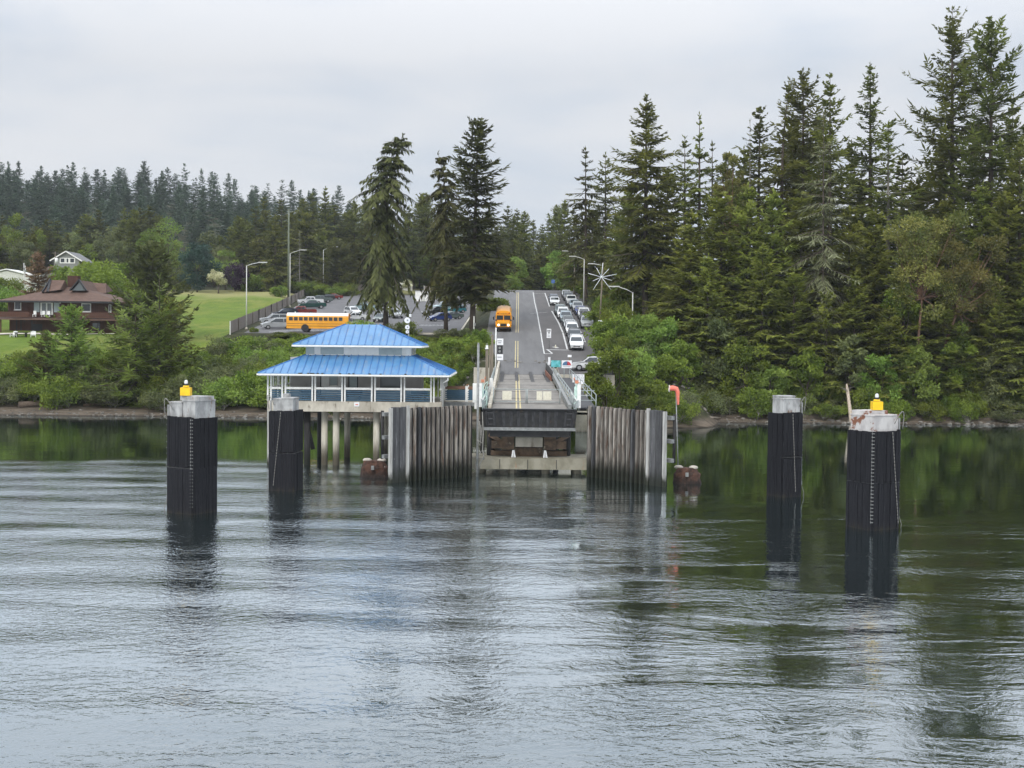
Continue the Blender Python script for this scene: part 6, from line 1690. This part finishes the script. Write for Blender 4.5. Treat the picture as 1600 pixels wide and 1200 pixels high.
fir('bushy fir at the end of the meadow beside the young firs', 268, 470, 184, 40, 55, group=GY, name='young_fir', cb=.05, droop=.1, gap=.1, shape=.6, leaf=.5, ragged=.4, stiff=.15, matl=M['fir'])
# dark round pine behind them
fir('dark broad blunt-topped pine rising behind the young firs at the meadow edge', 238, 383, 212, 56, 61, name='pine_tree', cat='pine tree', cb=.05, droop=.12, gap=.05, shape=.62, leaf=.55, per=9, ragged=.3, stiff=.15, matl=M['fir_deep'])
# the meadow's far edge
def bl(name, label, cat, px, pyt, Y, hw, seed, matl, low=.15, K=24, Mn=120, leaf=.5, bark='bark', group=None, base_px=None, r0=.2, **kw):
    loc, H, dx = grow_to(px, pyt, Y, base_px)
    return plant(name, label, cat, loc, broadleaf(seed, H, hw / F * Y, low, K, Mn, leaf, M[matl], r0, **kw), bark, group=group)
bl('leafy_tree', 'big round light green tree in front of the grey gabled house', 'tree', 158, 403, 262, 48, 62, 'alder', .05, 40, 200, .55)
bl('leafy_tree', 'smaller round green tree beside the big round tree by the grey house', 'tree', 124, 411, 290, 32, 63, 'alder', .05, 24, 160, .55)
bl('leafy_tree', 'green bushy tree hiding the front of the white shed', 'tree', 14, 432, 290, 34, 633, 'alder', .0, 26, 150, .5)
bl('leafy_tree', 'low green bushy tree behind the left end of the brown house roof', 'tree', -8, 446, 262, 34, 634, 'alder_bright', .0, 24, 140, .5)
bl('leafy_tree', 'small green tree below the grey house, right of the dying conifer', 'tree', 90, 413, 300, 24, 631, 'alder', .05, 20, 150, .55)
bl('leafy_tree', 'small green tree at the foot of the big round tree by the meadow', 'tree', 200, 432, 280, 22, 632, 'alder', .05, 18, 140, .5)
bl('blue_spruce', 'dark blue-green rounded conifer at the far edge of the meadow', 'tree', 308, 368, 345, 29, 64, 'blue_spruce', .02, 36, 220, .55)
bl('plum_tree', 'dark purple-leaved tree at the far edge of the meadow', 'tree', 367, 412, 352, 22, 65, 'plum', .1, 22, 150, .5)
bl('flowering_tree', 'cream-flowered small tree over the wooden railing at the meadow edge', 'tree', 341, 421, 342, 16, 66, 'blossom', .3, 16, 110, .42)
bl('flowering_tree', 'cream-flowered bush at the far end of the lot behind the bent-topped fir', 'tree', 634, 437, 383, 12, 67, 'blossom', .2, 12, 90, .42)
for i, (px, pt, Y, hw, mt, lab) in enumerate([
    (262, 340, 380, 32, 'alder_bright', 'tall pale green leafy tree above the dark round pine'), (288, 372, 372, 24, 'alder_bright', 'pale green leafy tree just left of the blue-green conifer'),
    (335, 354, 382, 28, 'willow', 'grey-green leafy tree behind the blue-green conifer'), (285, 420, 350, 16, 'alder', 'low green tree at the meadow edge left of the blue-green conifer'),
    (166, 345, 381, 26, 'willow', 'pale leafy tree among the dark firs above the grey house'), (122, 352, 382, 20, 'willow', 'grey-green leafy tree among the firs left of the pale one'),
    (18, 328, 384, 24, 'alder', 'light green leafy tree among the firs near the picture edge hill'), (395, 430, 355, 20, 'alder', 'low green tree beside the purple tree at the meadow edge'),
    (588, 372, 400, 26, 'alder_bright', 'yellow-green leafy tree left of the bent-topped fir crown'), (655, 405, 395, 30, 'alder', 'green leafy tree between the bent-topped fir and the thin fir'),
    (628, 395, 402, 24, 'alder_bright', 'yellow-green leafy tree right behind the bent-topped fir'), (722, 400, 390, 24, 'alder', 'green leafy tree between the thin fir and the tallest dark fir'),
    (808, 392, 335, 15, 'alder_bright', 'yellow-green leafy tree at the left verge at the top of the hill road'), (866, 390, 330, 22, 'alder_bright', 'light green leafy tree at the right verge at the top of the hill road'),
    (886, 395, 318, 20, 'alder', 'green leafy tree beside the light green one at the top of the road'), (540, 395, 405, 24, 'alder', 'green leafy tree behind the brown pine at the lot end'),
    (800, 432, 318, 12, 'alder_bright', 'low bright bush at the left verge at the road crest'), (770, 470, 235, 22, 'alder', 'green bush under the tallest dark fir beside the school bus'), (905, 430, 300, 20, 'alder', 'green roadside tree behind the crest street lamp'),
    (925, 440, 262, 24, 'alder', 'green roadside tree below the half-dead fir'), (948, 452, 235, 22, 'willow', 'grey-green bush behind the star pole'), (968, 432, 222, 24, 'alder', 'tall green bush left of the great broad fir trunk')]):
    bl('leafy_tree', lab, 'tree', px, pt, Y, hw, 700 + i, mt, .03, 26, 130, .55)
fir('brown-green low-branched pine at the end of the parking lot', 527, 378, 376, 34, 71, name='pine_tree', cat='pine tree', cb=.12, droop=.15, gap=.12, shape=.45, leaf=.7, matl=M['pine'])
fir('slim light green spruce beside the tall utility pole', 430, 338, 350, 24, 72, name='spruce_tree', cat='spruce', cb=.04, droop=.4, hang=.5, gap=.12, shape=.7, leaf=.6)
fir('broad cedar behind the parked pickups left of the lot lamps', 478, 335, 385, 42, 73, name='cedar_tree', cat='cedar', cb=.03, droop=.5, hang=.5, gap=.08, shape=.5, leaf=.7)
fir('drooping cedar left of the tall utility pole', 405, 372, 362, 34, 74, name='cedar_tree', cat='cedar', cb=.03, droop=.45, hang=.4, gap=.08, shape=.6, leaf=.65)

# madrones at the right shore
def madrone(label, px, pt, Y, hw, bpx, seed):
    loc, H, dx = grow_to(px, pt, Y, bpx)
    g = np.random.default_rng(seed); Wd = hw / F * Y
    PP, DD, SS, LL, WW, TT = [], [], [], [], [], []
    tb = MB(); top = Vector((dx * .55, 0, H * .55))
    tb.tube([(0, 0, -.3), (dx * .12, .1, H * .25), tuple(top)], [.26, .2, .16], 7)
    for k in range(46):
        a = g.uniform(0, 6.28); c = np.array([dx * .9 + math.cos(a) * Wd * g.uniform(.2, 1), math.sin(a) * Wd * .8 * g.uniform(.1, 1), H * g.uniform(.45, .97)])
        mid = Vector(top).lerp(Vector(c), .5) + Vector(g.normal(0, .4, 3))
        tb.tube([top, mid, Vector(c)], [.12, .07, .02], 5, caps=False)
        n = int(g.uniform(220, 340)); v = g.normal(0, 1, (n, 3)); v /= np.linalg.norm(v, axis=1)[:, None]
        pos = c + v * (Wd * .30 * g.random((n, 1)) ** .5) * np.array([1, 1, .7])
        PP.append(pos); DD.append(v + g.normal(0, .5, (n, 3))); SS.append(g.normal(0, 1, (n, 3))); LL.append(g.uniform(.22, .46, n)); WW.append(g.uniform(.12, .25, n)); TT.append(g.uniform(0, .9) + g.normal(0, .2, n))
    me = leafmesh('crown', *[np.concatenate(a) for a in (PP, DD, SS, LL, WW, TT)], M['madrone'])
    plant('madrone_tree', label, 'tree', loc, (me, tb), 'bark_red', group='orange-leaved madrones in the wood')
madrone('orange-tinged madrone with a curving red trunk below the giant firs', 1450, 328, 173.5, 60, 1432, 81)
madrone('leaning orange-tinged madrone right of the curving-trunked one', 1525, 366, 173.5, 46, 1462, 82)
madrone('small orange-brown madrone top against the sky left of the clustered firs', 1140, 232, 196, 22, 1150, 83)

# ------------------------------------------------------------------ trees built once and copied
def proto(seed, H, Rr, name, **kw):
    made = conifer(seed, H, Rr, **kw); t = thing(name, 'x', 'fir tree')
    link('crown', made[0], t); made[1].build('trunk', M[kw.get('bark') or 'bark'], t); t['_H'] = H; t['_R'] = Rr
    return t
PM = [proto(101, 30, 4.6, 'fir_tree', cb=.08, n=36, per=8, droop=.35, gap=.12, shape=.62, leaf=.65, hang=.3, ragged=.4),
      proto(102, 30, 4.0, 'fir_tree', cb=.18, n=32, per=7, droop=.25, gap=.2, shape=.7, leaf=.62, ragged=.45, matl=M['fir_dark']),
      proto(103, 30, 5.2, 'fir_tree', cb=.05, n=36, per=8, droop=.45, gap=.12, shape=.75, leaf=.65, hang=.5, ragged=.4),
      proto(104, 30, 3.6, 'fir_tree', cb=.12, n=34, per=7, droop=.3, gap=.15, shape=.55, leaf=.6, ragged=.45, matl=M['fir_dark']),
      proto(105, 30, 4.4, 'fir_tree', cb=.06, n=34, per=8, droop=.2, gap=.1, shape=.5, leaf=.65, ragged=.4, stiff=.1)]
PM += [proto(106, 30, 4.8, 'fir_tree', cb=.03, n=34, per=9, droop=.38, gap=.1, shape=.55, leaf=.62, hang=.35, ragged=.45, matl=M['fir_mid']),
       proto(107, 30, 4.4, 'fir_tree', cb=.06, n=32, per=8, droop=.28, gap=.15, shape=.5, leaf=.62, ragged=.5, matl=M['fir_mid'])]
FRESH = set()
def mid(k, px, pyt, Y, hw, label, group):
    loc, H, dx = grow_to(px, pyt, Y); m = PM[k]; sx = hw / F * Y / m['_R']; sc = (sx, sx, H / m['_H'])
    if k not in FRESH:
        FRESH.add(k); t = m; t.location = loc; t.scale = sc; t.rotation_euler = (0, 0, rnd.uniform(0, 6.28)); t['label'] = label; t['group'] = group
    else: t = copy_tree(m, None, loc, rnd.uniform(0, 6.28), sc, label, group)
    return t
# wood right of the road, second rank and understorey
L1 = 'dark fir filling the dense wood right of the hill road, behind the big firs'
G1 = 'firs filling the wood right of the road'
for i, (px, pt, Y, hw) in enumerate([(1040, 262, 222, 34), (1130, 255, 224, 34), (1158, 232, 214, 36), (1182, 170, 222, 36), (1235, 190, 220, 38), (1275, 180, 226, 38), (1325, 225, 222, 38), (1342, 268, 212, 36), (1405, 245, 222, 38), (1430, 282, 205, 40), (1465, 215, 215, 38),
        (1520, 190, 215, 42), (1575, 150, 210, 40), (1608, 240, 205, 40), (985, 290, 224, 34), (965, 330, 235, 28), (940, 350, 262, 26), (1030, 320, 232, 32), (902, 345, 285, 22), (925, 330, 275, 24), (1640, 190, 200, 44)]):
    mid(i % 5, px, pt, Y, hw * 1.2, L1, G1)
L2 = 'lower green fir with its branches near the beach at the front of the right-hand wood'
G2 = 'front firs above the right beach'
for i, (px, pt, Y, hw) in enumerate([(1078, 330, 184, 44), (1125, 300, 186, 44), (1165, 290, 183, 42), (1205, 300, 181, 42), (1250, 300, 186, 44), (1325, 325, 181, 42), (1365, 330, 184, 44), (1412, 400, 176, 38), (1475, 310, 184, 44), (1530, 290, 181, 44), (1572, 300, 177, 44), (1105, 400, 177, 36),
        (1190, 385, 176, 38), (1240, 420, 175, 36), (1335, 430, 175, 34), (1390, 480, 172.5, 34), (1480, 470, 174, 34), (1555, 430, 173, 34), (1610, 400, 173, 40), (1060, 400, 188, 34), (1035, 420, 196, 30)]):
    mid((5, 6, 5)[i % 3], px, pt, Y, hw * 1.15, L2, G2)
# forest wall behind the parking lot
L3 = 'tall fir in the forest wall behind the parking lot'
G3 = 'forest wall behind the parking lot'
xs = [380, 398, 416, 436, 452, 470, 490, 508, 522, 541, 556, 572, 592, 640, 655, 668, 690, 712, 728, 760, 778, 792, 808]
for i, px in enumerate(xs):
    pt = float(np.interp(px, [380, 440, 520, 600, 700, 760, 810], [328, 312, 308, 318, 312, 325, 332])) + rnd.uniform(-16, 26)
    mid(i % 5, px + rnd.uniform(-4, 4), pt, rnd.uniform(398, 440), rnd.uniform(20, 29), L3, G3)
for i, px in enumerate([388, 425, 462, 500, 548, 575, 610, 645, 680, 715, 745, 775]):
    mid((i * 3) % 5, px, 352 + rnd.uniform(-14, 18), rnd.uniform(388, 398), rnd.uniform(20, 27), 'shorter fir in the front rank of the forest wall behind the parking lot', 'front rank of the forest wall')
# trees closing the road at its top
for i, (px, pt, Y, hw) in enumerate([(818, 330, 350, 20), (832, 345, 400, 18), (846, 350, 430, 18), (856, 335, 420, 18), (868, 322, 400, 18), (880, 312, 360, 20), (895, 325, 330, 20), (825, 372, 380, 16), (840, 380, 395, 16), (852, 385, 385, 16), (862, 372, 372, 16), (800, 340, 352, 20), (812, 362, 345, 16), (873, 360, 352, 18), (845, 398, 372, 18), (834, 400, 368, 18)]):
    mid(i % 5, px, pt, Y, hw, 'dark fir closing the view at the top of the hill road', 'firs at the top of the road')
# left middle distance above the houses
L4 = 'tall dark fir in the wood behind the grey house and the meadow'
G4 = 'wood behind the meadow'
for i, px in enumerate([-12, 6, 22, 40, 58, 74, 90, 106, 122, 138, 152, 168, 182, 196, 210, 222, 236, 250, 358, 372, 386, 318, 345]):
    pt = float(np.interp(px, [0, 60, 120, 180, 220, 250, 320, 380], [345, 338, 345, 330, 318, 345, 390, 345])) + rnd.uniform(-14, 26)
    mid((i * 2 + 1) % 5, px + rnd.uniform(-3, 3), pt, rnd.uniform(385, 425), rnd.uniform(19, 26), L4, G4)
for i, px in enumerate([4, 30, 52, 78, 100, 126, 150, 176, 204, 228]):
    mid((i * 2) % 5, px, 376 + rnd.uniform(-14, 14), rnd.uniform(368, 384), rnd.uniform(16, 22), 'shorter dark fir at the foot of the wood behind the grey house', 'foot of the wood behind the meadow')

# far hillside forest: single meshes, copied
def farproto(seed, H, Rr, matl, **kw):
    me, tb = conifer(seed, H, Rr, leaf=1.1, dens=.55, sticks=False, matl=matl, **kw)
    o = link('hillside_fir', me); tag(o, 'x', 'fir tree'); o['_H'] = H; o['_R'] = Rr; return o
PF = [farproto(201, 28, 4.6, M['fir_hazed'], n=30, per=6, cb=.1, droop=.3, gap=.12, shape=.6, ragged=.4), farproto(202, 28, 4.0, M['fir_hazed'], n=30, per=6, cb=.15, droop=.3, gap=.15, shape=.7, ragged=.45),
      farproto(203, 28, 5.0, M['fir_hazed'], n=30, per=6, cb=.08, droop=.35, gap=.1, shape=.55, ragged=.4), farproto(204, 28, 3.6, M['fir_hazed'], n=30, per=5, cb=.2, droop=.25, gap=.25, shape=.7, ragged=.5, thin=.2)]
FF = set()
def far(k, x, y, H, w, label, group):
    m = PF[k]; loc = (x, y, ground(x, y) - .3); sc = (w / m['_R'], w / m['_R'], H / m['_H'])
    if k in FF: o = m.copy(); COL.objects.link(o)
    else: FF.add(k); o = m
    o.location = loc; o.scale = sc; o.rotation_euler = (0, 0, rnd.uniform(0, 6.28)); o['label'] = label; o['group'] = group
FARN = 0
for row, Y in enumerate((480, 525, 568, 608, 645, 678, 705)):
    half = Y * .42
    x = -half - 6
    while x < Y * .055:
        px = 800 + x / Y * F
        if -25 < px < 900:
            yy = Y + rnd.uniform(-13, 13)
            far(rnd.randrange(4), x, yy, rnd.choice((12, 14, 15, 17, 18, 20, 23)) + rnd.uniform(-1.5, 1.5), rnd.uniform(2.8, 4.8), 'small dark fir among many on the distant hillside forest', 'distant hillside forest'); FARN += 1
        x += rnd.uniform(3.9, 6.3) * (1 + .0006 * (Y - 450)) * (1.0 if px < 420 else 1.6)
print('FAR', FARN)

# ------------------------------------------------------------------ shrubs: built once per kind and copied
def shproto(seed, matl, name='shrub', H=4., Wd=3., leaf=.34, K=24, Mn=120, **kw):
    me, tb = broadleaf(seed, H, Wd, .0, K, Mn, leaf, M[matl], .06, fork=.12, stems=3, **kw)
    t = thing(name, 'x', 'shrub'); link('crown', me, t); tb.build('stems', M['bark_grey'], t); return t
PS = [shproto(301, 'alder', K=30, Mn=150), shproto(302, 'alder', K=26, Mn=150, leaf=.3), shproto(303, 'willow', K=26, Mn=140, leaf=.3), shproto(304, 'alder_bright', K=26, Mn=140, leaf=.32), shproto(305, 'willow', K=18, Mn=80, leaf=.26, open_=.6), shproto(306, 'alder', K=30, Mn=160, leaf=.38)]
SF = set()
def shrub(k, x, y, H, Wd, label, group, z=None, name=None):
    m = PS[k]; loc = (x, y, (ground(x, y) if z is None else z) - .15); sc = (Wd / 3, Wd / 3 * rnd.uniform(.85, 1.15), H / 4)
    if k in SF: t = copy_tree(m, None, loc, rnd.uniform(0, 6.28), sc, label, group)
    else: SF.add(k); t = m; t.location = loc; t.scale = sc; t['label'] = label; t['group'] = group
    return t
def thicket(x0, x1, y0, y1, n, hr, wr, kinds, label, group, zc=None):
    for i in range(n):
        u = (i + rnd.random()) / n; x = x0 + (x1 - x0) * u; y = y0 + (y1 - y0) * ((i * .618) % 1)
        h = rnd.uniform(*hr)
        if zc: h = max(.9, min(h, zc - ground(x, y) + rnd.uniform(-.3, .3)))
        shrub(rnd.choice(kinds), x, y, h, rnd.uniform(*wr), label, group)
thicket(-76, -46, 170.8, 190, 26, (3.0, 5.2), (2.6, 3.8), [0, 1, 2, 5], 'leafy shrub on the left bank below the brown house lawn', 'thicket below the brown house', 8.7)
thicket(-47, -22, 170.8, 203, 46, (3.0, 4.8), (2.6, 3.8), [0, 1, 2, 3, 4, 5], 'leafy shrub in the thicket between the young firs and the blue-roofed shelter', 'thicket left of the shelter', 10.9)
thicket(-24, -5.5, 170.8, 202, 40, (3.0, 4.6), (2.4, 3.4), [0, 1, 3, 5, 0], 'leafy green shrub on the bank behind the blue-roofed shelter', 'thicket behind the shelter', 11.2)
thicket(-7.5, -4.4, 168, 186, 12, (2.0, 3.2), (1.4, 1.9), [0, 1, 3], 'green shrub crowding the left edge of the road above the ramp', 'shrubs at the road edge')
for (px, y, h, w, lab) in ((636, 203.5, 2.4, 2.0, 'small green shrub at the lot edge behind the round disc post'), (560, 203.5, 2.4, 2.6, 'bright shrub at the lot edge above the shelter ridge'), (575, 202, 2.9, 2.6, 'tall bright shrub at the foot of the bent-topped fir'), (615, 203, 2.2, 2.2, 'grey-green shrub between the bent-topped fir and the disc post'), (700, 202.5, 1.6, 2.2, 'low pale shrub at the foot of the thin fir'), (735, 201, 1.7, 2.0, 'low pale shrub at the foot of the tallest dark fir'), (397, 206, .9, .8, 'dark small shrub by the nearest lot lamp'), (436, 330, 3.0, 2.4, 'dark small shrub beside the fence beyond the lot lamp')):
    shrub({'b': 3, 't': 3, 'g': 2, 'l': 2, 'd': 5, 's': 0}[lab[0]], P(px, 500, y).x, y, h, w, lab, 'single shrubs at the lot edge')
# big alders right of the ramp
for i, (px, pt, Y, hw, lab) in enumerate([(1000, 478, 178, 34, 'tall bright alder beside the nearest street lamp, right of the ramp'), (955, 490, 174, 36, 'rounded alder beside the square sign right of the ramp'), (1035, 486, 176, 38, 'rounded alder between the street lamp and the windsock'), (932, 552, 163.5, 24, 'low leafy alder nearest the stairway'), (985, 545, 166, 38, 'broad leafy alder low over the wing wall'), (1045, 560, 167.5, 32, 'leafy alder behind the windsock pole'), (1010, 590, 162, 34, 'low leafy alder just above the right wing wall'), (950, 596, 160, 30, 'low dark leafy alder between the stairway and the right wing wall')]):
    bl('alder_tree', lab, 'tree', px, pt, Y, hw, 900 + i, 'alder' if i not in (0, 2, 4) else 'alder_bright', .0, 30, 170, .4, group='alders right of the ramp', r0=.14, stems=2, fork=.2)
thicket(14, 24, 169.5, 174, 12, (2.4, 4.0), (1.8, 2.6), [0, 4, 2], 'leafy shrub at the water edge between the stairway and the windsock', 'shrubs behind the right wing wall')
thicket(21, 70, 168.4, 175, 44, (1.8, 4.2), (1.8, 3.0), [0, 1, 4, 2, 5], 'shrub at the foot of the right-hand wood along the beach', 'shrubs along the right beach')
thicket(14.5, 26, 180, 215, 22, (3, 5.5), (2.2, 3.2), [0, 1, 5], 'shrub under the great broad fir beside the holding lanes', 'undergrowth beside the holding lanes')
thicket(15.5, 20, 215, 300, 16, (3, 5), (2, 3), [0, 1, 2, 5], 'shrub on the verge right of the queued cars', 'verge shrubs beside the queue')
thicket(5.9, 9.6, 154.6, 156.6, 7, (2.2, 4.2), (.9, 1.3), [1, 0, 5], 'green shrub under the picture signs beside the ramp', 'shrubs under the picture signs')
for i, (px, pt, Y, hw, lab) in enumerate([(934, 553, 155.6, 27, 'leafy alder hiding the tail of the side-on white SUV'), (968, 528, 157, 32, 'taller leafy alder right behind the alder at the side-on SUV')]):
    bl('alder_tree', lab, 'tree', px, pt, Y, hw, 920 + i, 'alder', .0, 32, 180, .38, group='alders right of the ramp', r0=.12, stems=2, fork=.2)
thicket(10.5, 22, 155.5, 162, 12, (2, 3.4), (1.8, 2.6), [0, 1, 4], 'leafy shrub on the low bank behind the right wing wall', 'shrubs behind the right wing wall foot')
thicket(-112, -76, 228, 300, 16, (3, 5.5), (3, 4), [0, 1, 3], 'green bush behind the brown house', 'bushes behind the brown house')
thicket(-78, -45, 361, 372, 16, (2.5, 4.5), (2.5, 3.6), [0, 1, 5], 'green bush along the far edge of the meadow', 'bushes at the meadow far edge')

# broad-leaved trees mixed into the front of the right-hand wood
for i, (px, pt, Y, hw, mt, lab) in enumerate([
    (1075, 520, 172, 30, 'alder', 'green leafy tree behind the windsock at the corner of the wood'), (1120, 470, 176, 34, 'willow', 'grey-green leafy tree in the wood just right of the windsock'), (1165, 520, 172.5, 32, 'alder', 'green leafy tree above the beach left of the plain-capped dolphin'),
    (1205, 560, 170.5, 28, 'alder_bright', 'yellow-green low tree behind the plain-capped slim dolphin'), (1262, 540, 171.5, 30, 'alder', 'green leafy tree just right of the plain-capped slim dolphin'), (1378, 545, 171, 30, 'alder_bright', 'yellow-green low tree behind the rust-capped dolphin'),
    (1430, 530, 171.5, 36, 'alder_bright', 'bright green overhanging tree just right of the rust-capped dolphin'), (1500, 500, 173, 32, 'alder', 'green leafy tree under the leaning madrone'), (1560, 520, 172, 30, 'willow', 'grey-green leafy tree near the right end of the beach'), (1410, 420, 175, 34, 'alder', 'tall green leafy tree just left of the curving madrone'), (1330, 520, 172, 24, 'willow', 'grey-green leafy tree behind the leaning bleached snag')]):
    bl('leafy_tree', lab, 'tree', px, pt, Y, hw, 960 + i, mt, .02, 30, 170, .42, group='leafy trees in the right-hand wood', r0=.14)
fir('light green fir hiding the foot of the lichen-grey dead tree', 1292, 455, 173.5, 38, 980, group=G2, cb=.05, droop=.35, hang=.3, gap=.1, shape=.6, leaf=.5, per=8, ragged=.45, matl=M['fir_mid'])

for i, (px, pt, Y, hw, mt, lab) in enumerate([(-6, 372, 366, 18, 'alder', 'green leafy tree in the wood above the white shed'), (38, 368, 368, 18, 'willow', 'grey-green leafy tree in the wood between the white shed and the grey house'), (60, 350, 383, 20, 'alder', 'green leafy tree in the wood above the dying conifer'),
    (138, 372, 368, 18, 'alder', 'green leafy tree in the wood right above the grey house'), (186, 366, 370, 20, 'willow', 'grey-green leafy tree in the wood above the big round tree'), (232, 352, 378, 22, 'alder', 'green leafy tree in the wood left of the tall pale green one'), (352, 385, 368, 18, 'alder_bright', 'bright leafy tree behind the purple tree'), (412, 410, 372, 20, 'alder', 'green leafy tree in the wood left of the tall utility pole')]):
    bl('leafy_tree', lab, 'tree', px, pt, Y, hw, 1000 + i, mt, .03, 24, 120, .55, group='leafy trees in the wood behind the meadow')
print('FAR', FARN)

for i, (px, pt, Y, hw) in enumerate([(1655, 300, 178, 44), (1690, 250, 190, 46), (1735, 320, 180, 46), (1780, 270, 192, 46), (1660, 120, 205, 48), (1720, 170, 210, 48)]):
    mid((5, 6, 1)[i % 3], px, pt, Y, hw, 'fir continuing the right-hand wood beyond the giant pair', 'firs beyond the giant pair')
thicket(70, 95, 168.6, 175, 14, (2.4, 4.2), (2, 3), [0, 1, 2, 5], 'shrub at the foot of the wood beyond the giant pair', 'shrubs beyond the giant pair')
EXPO = 0.22
HAZE = .00012
# ------------------------------------------------------------------ sky, sun, camera
def world():
    w = bpy.data.worlds.new('World'); SC.world = w; w.use_nodes = True
    nt = w.node_tree; nodes, links = nt.nodes, nt.links; nodes.clear()
    out = nodes.new('ShaderNodeOutputWorld'); bg = nodes.new('ShaderNodeBackground'); links.new(bg.outputs[0], out.inputs[0])
    sky = nodes.new('ShaderNodeTexSky'); sky.sky_type = 'NISHITA'; sky.sun_disc = False
    sky.sun_elevation = SUN_EL; sky.sun_rotation = SUN_AZ; sky.air_density = 1.2; sky.dust_density = 3
    tc = nodes.new('ShaderNodeTexCoord'); v = tc.outputs['Generated']
    sep = nodes.new('ShaderNodeSeparateXYZ'); links.new(v, sep.inputs[0])
    # overcast layer: brighter overhead than near the horizon, in soft rolls
    el = mrange(nt, sep.outputs[2], .20, .75, 0, 1, 'LINEAR')
    n1 = noise(nt, v, 2.2, 5, .5, (1, 1, 3.0), .4); n2 = noise(nt, v, 5.0, 4, .5, (1, 1, 4), .2)
    k = mth(nt, 'ADD', mth(nt, 'MULTIPLY', n1, .7), mth(nt, 'MULTIPLY', n2, .3))
    cl = mixc(nt, mrange(nt, k, .36, .60), SKY_DARK, SKY_LIGHT)
    g = mth(nt, 'MULTIPLY_ADD', el, SKY_RISE, 1.0)
    sc = nodes.new('ShaderNodeVectorMath'); sc.operation = 'SCALE'; links.new(cl, sc.inputs[0]); links.new(g, sc.inputs[3])
    thin = mrange(nt, k, .30, .60, .16, .05)
    links.new(mixc(nt, thin, sc.outputs[0], sky.outputs[0]), bg.inputs['Color'])
    bg.inputs['Strength'].default_value = .085
SUN_EL, SUN_AZ = R(40), R(200)
SKY_DARK, SKY_LIGHT, SKY_RISE = (6.2, 6.95, 8.05), (8.0, 8.2, 8.6), 1.8
world()
sl = bpy.data.lights.new('sun', 'SUN'); sl.energy = 1.5; sl.angle = R(14); sl.color = (1, .97, .92)
so = bpy.data.objects.new('sun', sl); COL.objects.link(so)
d = Vector((math.sin(SUN_AZ) * math.cos(SUN_EL), math.cos(SUN_AZ) * math.cos(SUN_EL), math.sin(SUN_EL)))
so.rotation_euler = d.to_track_quat('Z', 'Y').to_euler(); so.location = (0, 0, 120)

cd = bpy.data.cameras.new('camera'); co = bpy.data.objects.new('camera', cd); COL.objects.link(co)
cd.sensor_fit = 'HORIZONTAL'; cd.sensor_width = 36; cd.lens = F / 1600 * 36; cd.clip_end = 6000; cd.clip_start = .5
mtx = Matrix((( RT.x, UP.x, -FWD.x, CAM.x), (RT.y, UP.y, -FWD.y, CAM.y), (RT.z, UP.z, -FWD.z, CAM.z), (0, 0, 0, 1)))
co.matrix_world = mtx
SC.camera = co
SC.view_settings.view_transform = 'Standard'; SC.view_settings.look = 'None'; SC.view_settings.exposure = EXPO; SC.view_settings.gamma = 1
SC.cycles.max_bounces = 6; SC.cycles.diffuse_bounces = 3; SC.cycles.glossy_bounces = 3; SC.cycles.transparent_max_bounces = 6; SC.cycles.transmission_bounces = 3
SC.cycles.use_denoising = True; SC.cycles.denoiser = 'OPENIMAGEDENOISE'; SC.cycles.denoising_input_passes = 'RGB_ALBEDO_NORMAL'; SC.cycles.denoising_prefilter = 'ACCURATE'
SC.cycles.volume_bounces = 0

# the humid morning air
mb = MB(); mb.box((0, 560, 62), (2860, 1960, 140))
hm = bpy.data.materials.new('haze'); hm.use_nodes = True; nt = hm.node_tree; nt.nodes.clear()
pv = nt.nodes.new('ShaderNodeVolumePrincipled'); pv.inputs['Color'].default_value = (.86, .91, .97, 1); pv.inputs['Density'].default_value = HAZE; pv.inputs['Anisotropy'].default_value = .2
ho = nt.nodes.new('ShaderNodeOutputMaterial'); nt.links.new(pv.outputs[0], ho.inputs['Volume'])
tag(mb.build('haze', hm), kind='stuff')
